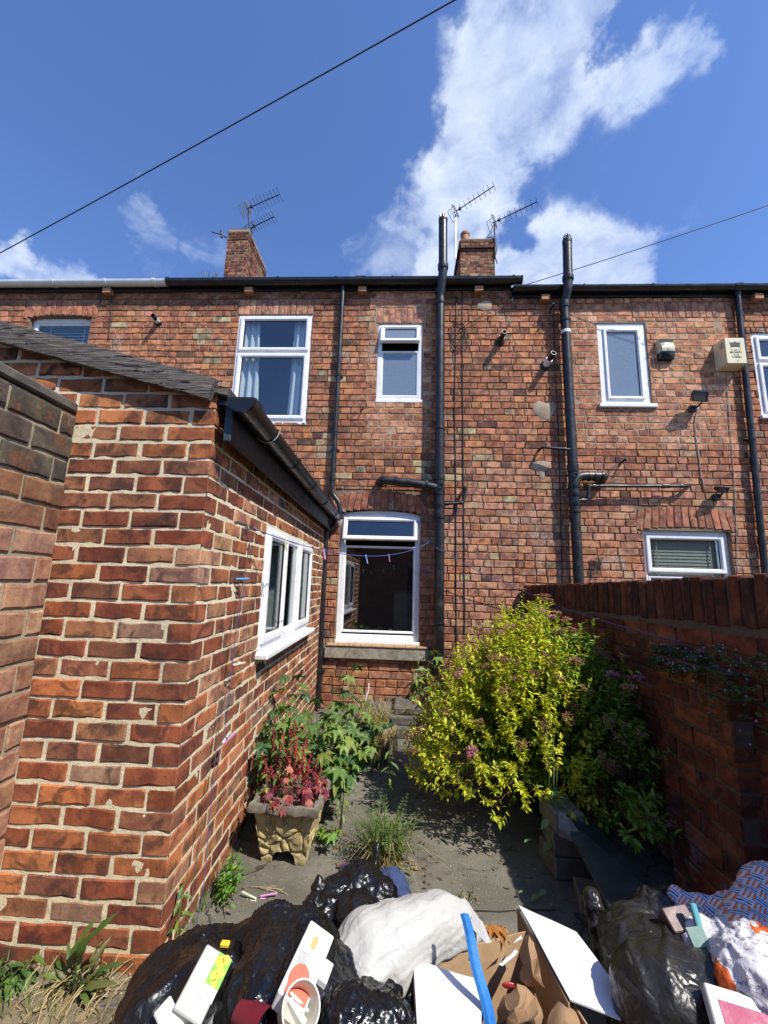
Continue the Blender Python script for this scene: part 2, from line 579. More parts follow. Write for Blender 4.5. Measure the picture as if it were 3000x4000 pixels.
STEELD = plain('rusty_steel', (.05, .04, .035), .6, .3, 40, metal=.5)
CREAM = plain('yellowed_cream_plastic', (.70, .64, .42), .45, .05, 8, dirt=(.45, .40, .28), dscale=5, dfac=.2)
CREAMD = plain('faded_cream_plastic', (.50, .45, .32), .5, .06, 8, dirt=(.3, .27, .2), dscale=5, dfac=.3)
INK = plain('black_print', (.02, .02, .02), .6, .05)
DKPL = plain('black_box_plastic', (.015, .015, .016), .4, .1)
LENS = plain('floodlight_glass', (.05, .05, .055), .12, .05)
CABLE = plain('black_cable', (.012, .012, .012), .5, .1)
CABLEG = plain('grey_cable', (.35, .33, .30), .6, .1)
LIMEP = mortar_mat('render_patch', (.44, .36, .26), (.34, .27, .19), dirt=(.2, .14, .09))
# ------------------------------------------------------------------ ground
YF = 4.85                      # face of the terrace
OX, OY = -0.842, 1.673         # near corner of the outhouse
OA = R(91.5)                  # direction of the outhouse side wall
LX = -1.478                    # face of the left boundary wall


def gnoise(x, y):
    return mn.fractal(Vector((x * 2.1, y * 2.1, 3.3)), 1.0, 2.0, 5) * .010 + mn.noise(Vector((x * 23, y * 23, 1))) * .0016


def sheet(name, xs, ys, zf, mat, kind='structure'):
    v = [(x, y, zf(x, y)) for y in ys for x in xs]
    nx = len(xs)
    f = [(j * nx + i, j * nx + i + 1, (j + 1) * nx + i + 1, (j + 1) * nx + i) for j in range(len(ys) - 1) for i in range(nx - 1)]
    mb = MB().add(v, f)
    return mb.build(name, mat, None, smooth='all', kind=kind)


m, t = newmat('worn_concrete')
P = pos(t)
c = t.mix(t.rng(t.noise(P, 2.2, 6, .62), .35, .68), (.13, .12, .095), (.215, .20, .16))
c = t.mix(t.rng(t.noise(P, 7, 5, .7), .50, .70, 0, .65), c, (.065, .060, .044))
v = t.n('ShaderNodeTexVoronoi', {'Vector': t.vm('ADD', P, t.vm('MULTIPLY', t.n('ShaderNodeTexNoise', {'Vector': P, 'Scale': 40.0}).outputs['Color'], (.02, .02, .02))), 'Scale': 62.0, 'Randomness': 1.0})
st_ = t.math('MULTIPLY', t.rng(v.outputs['Distance'], .34, .22), t.rng(t.n('ShaderNodeSeparateColor', {0: v.outputs['Color']}).outputs[0], .72, .8))
c = t.mix(t.math('MULTIPLY', st_, .55), c, (.32, .29, .23))
ck = t.n('ShaderNodeTexVoronoi', {'Vector': t.vm('ADD', P, t.vm('MULTIPLY', t.n('ShaderNodeTexNoise', {'Vector': P, 'Scale': 5.0, 'Detail': 5.0}).outputs['Color'], (.35, .35, .0))), 'Scale': 1.1}, feature='DISTANCE_TO_EDGE').outputs['Distance']
ckm = t.math('MULTIPLY', t.rng(ck, .008, .002), t.rng(t.noise(P, 3, 2, .5), .45, .6))
c = t.mix(t.math('MULTIPLY', ckm, .8), c, (.03, .027, .02))
g = t.noise(P, 300, 3, .7)
c = t.mix(t.rng(g, .3, .7, .5, 0), c, t.mix(1.0, c, (.4, .4, .38), 'MULTIPLY'))
h = t.math('ADD', t.math('ADD', t.math('MULTIPLY', t.noise(P, 90, 4, .7), .9), t.math('MULTIPLY', g, .5)), t.math('SUBTRACT', t.math('MULTIPLY', st_, .5), t.math('MULTIPLY', ckm, 2.0)))
finish(t, c, .92, h, .8, .005, spec=.25)
CONC = m
m, t = newmat('dry_soil')
P = pos(t)
c = t.mix(t.rng(t.noise(P, 9, 6, .7), .35, .65), (.12, .095, .06), (.24, .20, .13))
c = t.mix(t.rng(t.noise(P, 120, 3, .6), .58, .68, 0, .8), c, (.42, .36, .26))
c = t.mix(t.rng(t.noise(P, 60, 3, .6), .60, .72, 0, .8), c, (.04, .035, .025))
finish(t, c, .95, t.noise(P, 80, 5, .7), 1.0, .008, spec=.2)
SOIL = m

fine_x = [-1.5 + .035 * i for i in range(90)]
fine_y = [.3 + .035 * i for i in range(132)]
gx = [-300, -120, -50, -20, -8, -4, -2.4] + fine_x + [2.2, 4, 8, 20, 50, 120, 300]
gy = [-300, -120, -50, -20, -8, -3, -1, -.3] + fine_y + [5.4, 8, 20, 50, 120, 300]
sheet('ground', gx, gy, lambda x, y: gnoise(x, y) if (-1.6 < x < 1.7 and .2 < y < 5) else 0.0, CONC)
sx = [-1.75 + .02 * i for i in range(60)]
sy = [.75 + .02 * i for i in range(47)]


def soilz(x, y):
    e = min(1, max(0, (-.60 - x) / .25)) * min(1, max(0, (y - .75) / .1))
    return -.02 + e * .034 + gnoise(x, y) + e * (mn.fractal(Vector((x * 9, y * 9, 7)), .8, 2.0, 5) * .012)


sheet('soil_patch', sx, sy, soilz, SOIL)

mb = MB()
jp = [atz(x, y, 0) for x, y in ((985, 1972), (1030, 1969), (1080, 1970), (1130, 1968), (1200, 1966))]
for p, q in zip(jp, jp[1:]):
    n1, n2 = gnoise(p.x, p.y) + .0035, gnoise(q.x, q.y) + .0035
    mb.add([(p.x, p.y - .003, n1), (q.x, q.y - .003, n2), (q.x, q.y + .004, n2), (p.x, p.y + .004, n1)], [(0, 1, 2, 3)])
mb.build('ground_joint', plain('dark_joint', (.03, .027, .02), .95), None, kind='structure')

# ------------------------------------------------------------------ bricks and walls
BW, BH, BD = .215, .066, .10


def brick_shape(seed, segs, c, j, L=BW, H=BH, D=BD):
    """one brick: front face at y = 0 looking along -y, origin at the middle of that face"""
    g = random.Random(seed)
    xs = [-L / 2, -L / 2 + c] + [-L / 2 + c + (L - 2 * c) * (i + 1) / (segs + 1) for i in range(segs)] + [L / 2 - c, L / 2]
    v, f = [], []
    for i, x in enumerate(xs):
        end = i in (0, len(xs) - 1)
        q = c if end else 0
        J = lambda a=1.0: g.uniform(-j, j) * a
        jx = J(.8)
        zb, zt = -H / 2 + J(), H / 2 + J()
        chip = g.random() < .12 and not end
        v += [(x, D, -H / 2), (x + jx, c + q * .3 + J(.5), zb), (x + jx, q + J(.4), zb + c * (2.2 if chip else 1)),
              (x + jx, q + J(.4), zt - c), (x + jx, c + q * .3 + J(.5), zt), (x, D, H / 2)]
    for i in range(len(xs) - 1):
        for k in range(5):
            a = i * 6 + k
            f.append((a, a + 6, a + 7, a + 1))
    f.append((0, 1, 2, 3, 4, 5))
    e = (len(xs) - 1) * 6
    f.append((e + 5, e + 4, e + 3, e + 2, e + 1, e))
    return v, f


NEAR = [brick_shape(i, 3, .0045, .0022) for i in range(14)]
NEARH = [brick_shape(50 + i, 1, .0045, .0022, L=.0975) for i in range(8)]
MID = [brick_shape(100 + i, 1, .004, .0028) for i in range(12)]
MIDH = [brick_shape(150 + i, 0, .004, .0028, L=.11) for i in range(8)]


def meshes(shapes, mat, nm='brick'):
    out = []
    for v_, f_ in shapes:
        me = bpy.data.meshes.new(nm)
        me.from_pydata(v_, [], f_)
        me.materials.append(mat)
        me.update()
        out.append(me)
    return out


class Course:
    """a brick in wall coordinates: centre s, z, length, height, proud, colour, turn"""
    __slots__ = ('s', 'z', 'L', 'H', 'off', 'col', 'rot', 'pr')

    def __init__(b, s, z, L, H, off=0.0, col=(.3, .1, .05), rot=0.0):
        b.s, b.z, b.L, b.H, b.off, b.col, b.rot = s, z, L, H, off, col, rot


def lay(s0, s1, z0, nrow, ch, pitch, joint, holes=(), bond='stretch', rg=rnd, keep=None, hdr=.40, phase=0):
    """rows of bricks between s0 and s1, cut round rectangular holes (a, b, za, zb)"""
    out = []
    for row in range(nrow):
        za, zb = z0 + row * ch, z0 + (row + 1) * ch - joint
        cells = []
        if bond == 'stretch':
            x = s0 - (pitch / 2 if (row + phase) % 2 else 0)
            while x < s1:
                cells.append((x, x + pitch))
                x += pitch
        else:
            hh = row % 5 == 2
            x = s0 - rg.random() * pitch
            while x < s1:
                L = pitch / 2 if (rg.random() < (.85 if hh else hdr)) else pitch
                L *= rg.uniform(.95, 1.04)
                cells.append((x, x + L))
                x += L
        cuts = sorted({s0, s1, *[min(max(e_, s0), s1) for h in holes for e_ in h[:2] if not (h[3] <= za or h[2] >= zb)]})
        runs = []                                    # (from, to, bottom, top)
        for p, q in zip(cuts, cuts[1:]):
            lo, hi = za, zb
            for (a, b, ha, hb) in holes:
                if a < (p + q) / 2 < b and ha < hi and hb > lo:
                    if ha <= lo: lo = hb + joint * .4
                    elif hb >= hi: hi = ha - joint * .4
                    elif ha - lo > hi - hb: hi = ha - joint * .4
                    else: lo = hb + joint * .4
            if hi - lo < .022: continue
            if runs and abs(runs[-1][1] - p) < 1e-6 and runs[-1][2] == lo and runs[-1][3] == hi:
                runs[-1] = (runs[-1][0], q, lo, hi)
            else:
                runs.append((p, q, lo, hi))
        for (p, q, lo, hi) in runs:
            for (c0, c1) in cells:
                a, b = max(p, c0), min(q, c1)
                if b - a < .018:
                    continue
                a2 = a + (joint / 2 if a > s0 + 1e-6 else 0)
                b2 = b - (joint / 2 if b < s1 - 1e-6 else 0)
                if keep and not keep((a2 + b2) / 2, (lo + hi) / 2):
                    continue
                out.append(Course((a2 + b2) / 2, (lo + hi) / 2 + rg.uniform(-.0015, .0015), b2 - a2, hi - lo))
    return out


def lay_bricks(parent, bricks, origin, rotz, long_, head_, mat, mat_m, cap=300, seen=None, rg=rnd, proud=.002, name='brick', D=BD):
    """the bricks that show largest become objects of their own; the rest one joined part"""
    Rz = Matrix.Rotation(rotz, 4, 'Z')
    nrm = Rz @ Vector((0, -1, 0))
    base = Matrix.Translation(origin) @ Rz
    for b in bricks:
        p = base @ Vector((b.s, -b.off, b.z))
        d = EYE - p
        q = proj(p)
        inside = -40 < q[0] < 1700 and -40 < q[1] < 2250 and q[2] > .1
        b.pr = b.L * b.H * max(0, nrm.dot(d)) / d.length ** 3 if (inside and (seen is None or seen(p, q))) else 0
    order = sorted(bricks, key=lambda b: -b.pr)
    ml, mh = meshes(long_, mat, name), meshes(head_, mat, name)
    rest = MB()
    for i, b in enumerate(order):
        k = rg.randrange(99)
        Lm, ms, sh, L0 = (ml, 0, long_, BW) if b.L > BW * .68 else (mh, 1, head_, max(x[0] for x in head_[0][0]) * 2)
        flip = rg.choice((0, math.pi))
        M = base @ Matrix.Translation((b.s, -b.off - rg.uniform(-proud, proud), b.z)) @ Matrix.Rotation(b.rot + rg.gauss(0, .004), 4, 'Y') @ Matrix.Rotation(rg.gauss(0, .010), 4, 'Z') @ Matrix.Rotation(rg.gauss(0, .012), 4, 'X') @ Matrix.Rotation(flip, 4, 'Y') @ Matrix.Diagonal((b.L / L0, D / BD, b.H / BH, 1))
        if i < cap and (b.pr > 0 or len(order) <= cap):
            o = bpy.data.objects.new(name, Lm[k % len(Lm)])
            o.matrix_basis = M
            o.color = (*b.col, 1)
            link(o)
            setparent(o, parent)
        else:
            v_, f_ = sh[k % len(sh)]
            rest.add(v_, f_, M, b.col)
    if rest.v:
        rest.build(name + 'work', mat_m, parent, kind='stuff')


def wall_face(mb, s0, s1, z0, z1, holes, y=.006, depth=.10, back=.22):
    """mortar body of a wall: front face cut round the holes, with the sides of each hole"""
    ss = sorted({s0, s1, *[min(max(v_, s0), s1) for h in holes for v_ in h[:2]]})
    zs = sorted({z0, z1, *[min(max(v_, z0), z1) for h in holes for v_ in h[2:4]]})
    for i in range(len(ss) - 1):
        for k in range(len(zs) - 1):
            cs, cz = (ss[i] + ss[i + 1]) / 2, (zs[k] + zs[k + 1]) / 2
            if any(a < cs < b and c_ < cz < d for a, b, c_, d in [h[:4] for h in holes]):
                continue
            mb.add([(ss[i], y, zs[k]), (ss[i + 1], y, zs[k]), (ss[i + 1], y, zs[k + 1]), (ss[i], y, zs[k + 1])], [(0, 1, 2, 3)])
    for h in holes:
        a, b, c_, d = h[:4]
        for q in (((a, c_), (a, d)), ((b, d), (b, c_)), ((b, c_), (a, c_)), ((a, d), (b, d))):
            (p0, p1), (p2, p3) = q
            mb.add([(p0, y, p1), (p2, y, p3), (p2, y + depth, p3), (p0, y + depth, p1)], [(0, 1, 2, 3)])
    mb.add([(s0, y, z0), (s0, y, z1), (s0, back, z1), (s0, back, z0)], [(0, 1, 2, 3)])
    mb.add([(s1, y, z0), (s1, back, z0), (s1, back, z1), (s1, y, z1)], [(0, 1, 2, 3)])
    mb.add([(s0, y, z1), (s1, y, z1), (s1, back, z1), (s0, back, z1)], [(0, 1, 2, 3)])
    return mb


def rough_face(s0, s1, z0, z1, holes, step=.016, y=.003, amp=.0028):
    """mortar seen close: a fine uneven sheet"""
    nx, nz = int((s1 - s0) / step) + 1, int((z1 - z0) / step) + 1
    v, f = [], []
    for k in range(nz + 1):
        for i in range(nx + 1):
            s, z = s0 + (s1 - s0) * i / nx, z0 + (z1 - z0) * k / nz
            v.append((s, y - mn.fractal(Vector((s * 14, z * 14, s0 * 7)), .9, 2.0, 4) * amp - mn.noise(Vector((s * 60, z * 60, 2))) * amp * .35, z))
    for k in range(nz):
        for i in range(nx):
            s, z = s0 + (s1 - s0) * (i + .5) / nx, z0 + (z1 - z0) * (k + .5) / nz
            if any(a < s < b and c_ < z < d for a, b, c_, d in holes):
                continue
            a = k * (nx + 1) + i
            f.append((a, a + 1, a + nx + 2, a + nx + 1))
    return v, f


# ------------------------------------------------------------------ windows
def window(house, M, x0, x1, z0, z1, lights, sill=None, room=.9, room_mat=None, fr=.045, setback=.045, label=None, glass=None):
    """lights: (x0, x1, z0, z1, opening degrees or None, glass)"""
    B = M @ Matrix.Translation((0, setback, 0))
    mb = MB()
    mb.ring(x0, x1, z0, z1, [(0, .06), (0, 0), (fr - .010, 0), (fr, .010), (fr, .045)], B)
    xs = sorted({round(q, 4) for l in lights for q in l[0:2]})
    done = set()
    for l in lights:                      # mullions and transoms between neighbouring lights
        for o_ in lights:
            if o_ is l: continue
            if abs(l[1] - o_[0]) < .05 and l[2] < o_[3] and o_[2] < l[3]:
                k = ('v', round(l[1], 3))
                if k not in done:
                    done.add(k)
                    mb.cbox(l[1] - .028, o_[0] + .028, .002, .05, z0 + fr - .002, z1 - fr + .002, .006, B)
            if abs(l[3] - o_[2]) < .05 and l[0] < o_[1] and o_[0] < l[1]:
                k = ('h', round(l[3], 3))
                if k not in done:
                    done.add(k)
                    mb.cbox(x0 + fr - .002, x1 - fr + .002, .004, .05, l[3] - .028, o_[2] + .028, .006, B)
    win = mb.build('window', PVC, house, label=label)
    for (a, b, c_, d, op, gl, *sw) in lights:
        piv = B
        fw = sw[0] if sw else .05
        if op is not None:
            if op:
                piv = B @ Matrix.Translation((0, 0, d)) @ Matrix.Rotation(R(-op), 4, 'X') @ Matrix.Translation((0, 0, -d))
            MB().ring(a, b, c_, d, [(0, .03), (0, -.016), (.008, -.020), (fw - .016, -.020), (fw, -.004), (fw, .02)], piv).build('sash', PVC, win)
            MB().ring(a + fw - .001, b - fw + .001, c_ + fw - .001, d - fw + .001, [(0, .004), (0, -.001), (.006, .002), (.006, .012)], piv).build('glazing_gasket', GASKET, win)
            MB().box(a + fw - .004, b - fw + .004, .006, .012, c_ + fw - .004, d - fw + .004, piv).build('pane', gl, win)
        else:
            MB().ring(a - .004, b + .004, c_ - .004, d + .004, [(0, .03), (0, .002), (.014, .002), (.026, .012), (.026, .03)], piv).build('glazing_bead', PVC, win)
            MB().box(a + .012, b - .012, .016, .022, c_ + .012, d - .012, piv).build('pane', gl, win)
    if sill:
        ov, h_, dep = sill
        MB().cbox(x0 - ov, x1 + ov, -dep, .03, z0 - h_, z0 + .004, .006, B).build('sill', PVC, win)
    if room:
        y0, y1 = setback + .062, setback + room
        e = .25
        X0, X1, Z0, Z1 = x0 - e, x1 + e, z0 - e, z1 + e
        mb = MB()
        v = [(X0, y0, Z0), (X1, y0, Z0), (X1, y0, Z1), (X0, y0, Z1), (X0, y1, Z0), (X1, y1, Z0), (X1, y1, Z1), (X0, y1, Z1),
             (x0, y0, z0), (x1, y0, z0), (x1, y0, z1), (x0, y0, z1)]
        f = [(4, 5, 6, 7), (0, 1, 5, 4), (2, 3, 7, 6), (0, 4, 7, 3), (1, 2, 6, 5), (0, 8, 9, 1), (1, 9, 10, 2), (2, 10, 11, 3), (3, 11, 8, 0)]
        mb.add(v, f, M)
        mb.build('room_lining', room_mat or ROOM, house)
    return win


def jit(c, g, a=.15):
    k = 1 + g.uniform(-a, a)
    return tuple(max(.01, x * k * (1 + g.uniform(-.06, .06))) for x in c)


# ------------------------------------------------------------------ the terrace of houses
TR = Matrix.Translation((0, YF, 0))
CH, PT, JT = .0858, .245, .0115
XS0, XS1 = -3.255, 1.36
g = random.Random(5)
house_mid = thing('terraced_house', 'red brick terraced house with the black gutter and tall kitchen window', 'house', (-.95, YF, 0), 'terraced houses in the row')
house_left = thing('terraced_house', 'red brick terraced house under the white gutter, behind the outhouse roof', 'house', (-5.2, YF, 0), 'terraced houses in the row')
house_right = thing('terraced_house', 'red brick terraced house with two alarm boxes, behind the dark shaded yard wall', 'house', (3.8, YF, 0), 'terraced houses in the row')

W2 = (-2.257, -1.262, 3.391, 4.905)
W3 = (-.373, .203, 3.700, 4.772)
W4 = (2.440, 3.040, 3.665, 4.783)
W5 = (2.805, 3.783, 1.10, 2.105)
W6 = (-.755, .209, .752, 2.275)
W1 = (-5.197, -4.316, 3.75, 4.905)
W7 = (4.325, 5.32, 3.53, 4.640)
SILL6 = (-.866, .317, .552, .700)


def arch_bricks(x0, x1, zs, rise, n_, h=.225, wid=None, g=g, col=(.36, .14, .09)):
    """soldier bricks on a shallow arch from x0 to x1 springing at zs"""
    out = []
    wdt = (x1 - x0) / n_
    for i in range(n_):
        s = x0 + wdt * (i + .5)
        q = (s - (x0 + x1) / 2) / ((x1 - x0) / 2)
        z = zs + rise * (1 - q * q)
        out.append(Course(s, z + h / 2, h, wdt - .009, .001, jit(col, g, .16), math.pi / 2 + q * rise * 2.2 / ((x1 - x0) / 2) * -1.0))
    return out


def facade_col(s, z, g):
    r = g.random()
    new = (-.50 < s < .33 and z > 3.05) or (2.06 < s < 4.02 and z > 3.10)
    stain = 1 + .22 * mn.fractal(Vector((s * .9, z * .55, 4)), .8, 2.0, 3)          # broad patches of soot and damp
    for px_ in (-.62, .72, 2.62, 4.42):
        stain -= .16 * math.exp(-((s - px_) / .16) ** 2) * (.6 + .4 * mn.noise(Vector((s * 5, z * 3, 2))))
    if z < 1.2: stain *= .9
    sc_ = lambda c: tuple(x * stain for x in c)
    if new:
        c = g.choice([(0.610, 0.278, 0.155), (0.546, 0.223, 0.118), (0.642, 0.327, 0.200), (0.492, 0.196, 0.105), (0.589, 0.251, 0.135)])
        return jit(sc_(c), g, .12)
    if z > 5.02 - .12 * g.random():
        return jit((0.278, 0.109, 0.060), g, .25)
    if r < .035 and s < 1.4:
        return jit((0.492, 0.360, 0.210), g, .12)
    if r < .06:
        return jit((0.449, 0.273, 0.160), g, .12)
    if r < .10:
        return jit(sc_((0.182, 0.087, 0.055)), g, .2)
    c = g.choice([(0.556, 0.213, 0.092), (0.482, 0.174, 0.078), (0.428, 0.158, 0.080), (0.599, 0.256, 0.105), (0.503, 0.196, 0.102), (0.332, 0.125, 0.068), (0.535, 0.229, 0.130)])
    if .3 < s and z < 2.9:
        c = g.choice([c, (0.546, 0.256, 0.150), (0.589, 0.294, 0.180)])
    return jit(sc_(tuple(.72 * x + .28 * y for x, y in zip(c, (.43, .18, .105)))), g, .11)


def house(root, s0, s1, z0, z1, holes, extra, seen, top):
    solid = [h for h in holes if len(h) == 4 or h[4] == 'win']
    mb = wall_face(MB(), s0, s1, -.05, top, [h[:4] for h in solid], y=.0095, depth=.11, back=.24)
    for p in mb.v:
        p.y += YF
    mb.build('wall', MO_FAC, root)
    br = lay(s0, s1, z0, int((z1 - z0) / CH), CH, PT, JT, [h[:4] for h in holes], 'mixed', g)
    for b in br:
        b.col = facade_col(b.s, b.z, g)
        b.off = g.uniform(-.002, .003)
    br += extra
    lay_bricks(root, br, (0, YF, 0), 0, MID, MIDH, BR_FAC, BR_FAC_M, 300, seen, g, .0022, D=.09)


pinkc, redc = (.55, .26, .16), (.36, .13, .075)
# openings: the window holes, and the places of the arches and lintels above them
lint2 = [Course(W2[0] + .02 + i * .0785, W2[3] + .012 + .105, .21, .070, .002, jit(pinkc, g, .16), math.pi / 2) for i in range(13)]
lint3 = [Course(W3[0] + .01 + i * .079, W3[3] + .012 + .105, .21, .070, .002, jit(pinkc, g, .14), math.pi / 2) for i in range(8)]
lint4 = [Course(2.93 + i * .083, 4.965, .215, .074, .002, jit((.48, .22, .14), g, .16), math.pi / 2) for i in range(15)]
arch6 = arch_bricks(-.83, .29, 2.215, .075, 14, .23, col=(.42, .15, .085))
arch5 = arch_bricks(2.74, 3.86, 2.10, .05, 13, .24, col=(.44, .175, .105))
arch1 = arch_bricks(-5.29, -4.25, 4.86, .06, 14, .22, col=(.48, .18, .105))
hm = [W2 + ('win',), W3 + ('win',), (W6[0], W6[1], W6[2] - .05, W6[3] + .005, 'win'), (*SILL6, 'sill'),
      (W2[0] - .03, W2[0] + 13 * .0785 - .01, W2[3], W2[3] + .235, 'lin'), (W3[0] - .035, W3[0] + 7.5 * .079 + .02, W3[3], W3[3] + .235, 'lin'), (-.83, .29, 2.20, 2.53, 'lin')]
hl = [W1 + ('win',), (-5.29, -4.25, 4.85, 5.145, 'lin')]
hr = [W4 + ('win',), W5 + ('win',), W7 + ('win',), (2.93 - .045, 2.93 + 14.5 * .083, 4.853, 5.076, 'lin'), (2.74, 3.86, 2.09, 2.40, 'lin')]


def roofline(q, x):        # hidden behind the outhouse roof edge?
    return q[1] < 700 + q[0] * .25 if q[0] < 470 else True


TOPM, TOPR = 5.335, 5.22
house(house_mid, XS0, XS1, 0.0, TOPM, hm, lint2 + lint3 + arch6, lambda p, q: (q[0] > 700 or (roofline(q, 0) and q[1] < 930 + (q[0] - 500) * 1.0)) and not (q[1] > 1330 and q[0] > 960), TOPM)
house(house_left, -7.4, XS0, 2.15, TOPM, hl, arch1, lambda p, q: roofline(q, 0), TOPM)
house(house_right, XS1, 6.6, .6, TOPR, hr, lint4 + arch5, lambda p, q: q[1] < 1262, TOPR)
# the patched, repointed areas of the fronts: flush paler joints
for root, (a, b, c_, d, hs) in ((house_mid, (-.50, .33, 3.05, 5.2, [W3])), (house_right, (2.06, 4.02, 3.10, 5.05, [W4]))):
    mb = MB()
    ss = sorted({a, b, hs[0][0] - .004, hs[0][1] + .004})
    zs = sorted({c_, d, hs[0][2] - .004, hs[0][3] + .004})
    for i in range(3):
        for k in range(3):
            if i == 1 and k == 1: continue
            mb.box(ss[i], ss[i + 1], .0042, .0064, zs[k], zs[k + 1], TR)
    mb.build('repointed_mortar', MO_NEW, root)

M0 = TR
window(house_mid, M0, *W2, [(W2[0] + .03, W2[1] - .03, 4.385, W2[3] - .03, 0, GLASS), (W2[0] + .03, W2[1] - .03, W2[2] + .04, 4.345, 0, GLASS, .055)], (.012, .035, .012), setback=.012, fr=.05)
window(house_mid, M0, *W3, [(W3[0] + .035, W3[1] - .035, 4.47, W3[3] - .03, 16, FROST), (W3[0] + .05, W3[1] - .05, W3[2] + .055, 4.385, None, FROST)], (.012, .035, .02), setback=.016, fr=.052)
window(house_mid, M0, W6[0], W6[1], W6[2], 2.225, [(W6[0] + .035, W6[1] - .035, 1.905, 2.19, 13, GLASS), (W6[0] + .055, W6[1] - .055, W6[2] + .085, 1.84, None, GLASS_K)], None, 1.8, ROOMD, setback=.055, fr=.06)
window(house_left, M0, *W1, [(W1[0] + .05, W1[1] - .05, W1[2] + .06, W1[3] - .075, None, GLASS)], None, .5, setback=.075, fr=.06)
window(house_right, M0, *W4, [(W4[0] + .075, W4[1] - .075, W4[2] + .075, W4[3] - .08, 0, FROST, .042)], (.05, .045, .055), setback=.02, fr=.08)
window(house_right, M0, W5[0], W5[1], W5[2], W5[3], [(W5[0] + .05, W5[1] - .05, 1.62, W5[3] - .05, 0, GLASS_K, .05), (W5[0] + .06, W5[1] - .06, W5[2] + .06, 1.57, None, GLASS_K)], None, .6, setback=.06, fr=.055)
window(house_right, M0, *W7, [(W7[0] + .05, W7[1] - .05, 4.27, W7[3] - .05, 0, GLASS), (W7[0] + .05, W7[1] - .05, W7[2] + .05, 4.23, 0, GLASS)], (.03, .04, .05), setback=.02, fr=.055)
# white board filling the arch over the kitchen window
poly = [(-.755, 2.228)] + [(.209, 2.228)] + [(.209 - .964 * i / 10, 2.232 + .045 * (1 - (2 * i / 10 - 1) ** 2)) for i in range(11)]
MB().prism(poly, (YF + .06, YF + .08)).build('arch_board', PVC, house_mid)
poly = [(W5[0], 2.107), (W5[1], 2.107)] + [(W5[1] - .978 * i / 10, 2.11 + .04 * (1 - (2 * i / 10 - 1) ** 2)) for i in range(11)]
MB().prism(poly, (YF + .055, YF + .075)).build('arch_board', PVC, house_right)
# stone sill and quarry tiles under the kitchen window
MB().cbox(SILL6[0], SILL6[1], YF - .052, YF + .05, SILL6[2], SILL6[3] - .012, .008).build('stone_sill', STONE, house_mid)
for i in range(9):
    a = SILL6[0] + .028 + i * .128
    MB().cbox(a, min(a + .124, SILL6[1] + .01), YF - .064, YF + .052, SILL6[3] - .010, SILL6[3] + .010 + .002 * g.random(), .003).build('sill_tile', TILE, house_mid)
MB().cbox(-.76, .215, YF - .012, YF + .052, SILL6[3] + .0125, W6[2] - .001, .006).build('sill_board', PVC, house_mid)

# roofs, eaves boards, corbel bricks
for root, a, b, z in ((house_mid, XS0 + .004, XS1, TOPM), (house_left, -7.4, XS0, TOPM), (house_right, XS1 + .006, 6.6, TOPR)):
    mb = MB()
    p = [(YF - .05, z + .045), (YF + 4.0, z + 2.75), (YF + 8.0, z + .045), (YF + 8.0, z - .02), (YF + 4.0, z + 2.68), (YF - .05, z - .005)]
    v = [(a, y, q) for y, q in p] + [(b, y, q) for y, q in p]
    mb.add(v, [(0, 1, 7, 6), (1, 2, 8, 7), (2, 3, 9, 8), (3, 4, 10, 9), (4, 5, 11, 10), (5, 0, 6, 11), (5, 4, 1, 0), (4, 3, 2, 1), (6, 7, 10, 11), (7, 8, 9, 10)])
    mb.build('roof', SLATE, root)
    MB().box(a, b, YF - .022, YF - .004, z - .085, z + .03).build('fascia_board', FASC, root)
for root, x, z in ((house_mid, -2.13, 5.19), (house_mid, -.60, 5.19), (house_mid, .93, 5.19), (house_left, -4.10, 5.19), (house_right, 1.78, 5.06), (house_right, 4.42, 5.06)):
    MB().cbox(x - .055, x + .055, YF - .085, YF + .05, z, z + .075, .005, jit=.002).build('corbel_brick', TERRA, root)


# chimneys
def chimney(root, x0, x1, y0, y1, z0, z1, bands, seed):
    gg = random.Random(seed)
    ch = MB().box(x0 + .006, x1 - .006, y0 + .006, y1, z0, z1 - .01).build('chimney', MO_NEW, root)
    nr = int((z1 - z0) / .085)
    def col(z):
        c = gg.choice([(.30, .10, .055), (.25, .085, .05), (.34, .14, .08), (.20, .075, .05), (.38, .22, .12)])
        if z > z1 - .35: c = tuple(x * .55 for x in c)
        return jit(c, gg, .2)
    front = lay(x0, x1, z0, nr, .085, .235, .012, (), 'stretch', gg)
    side = lay(0, y1 - y0, z0, nr, .085, .235, .012, (), 'stretch', gg, phase=1)
    for b in front + side:
        b.col = col(b.z)
        for (za, zb, p_) in bands:
            if za < b.z < zb: b.off = p_
    lay_bricks(ch, front, (0, y0, 0), 0, MID, MIDH, BR_CHIM, BR_CHIM_M, 150, None, gg, .003, D=.06)
    if x0 < 0:
        lay_bricks(ch, side, (x1, y0, 0), R(90), MID, MIDH, BR_CHIM, BR_CHIM_M, 150, None, gg, .003, D=.06)
    else:
        for b in side: b.s = (y1 - y0) - b.s
        lay_bricks(ch, [b for b in side], (x0, y1, 0), R(-90), MID, MIDH, BR_CHIM, BR_CHIM_M, 150, None, gg, .003, D=.06)
    MB().cbox(x0 + .01, x1 - .01, y0 + .01, y1 - .01, z1 - .012, z1 + .03, .02, jit=.004).build('cap', LIMEP, ch)
    return ch


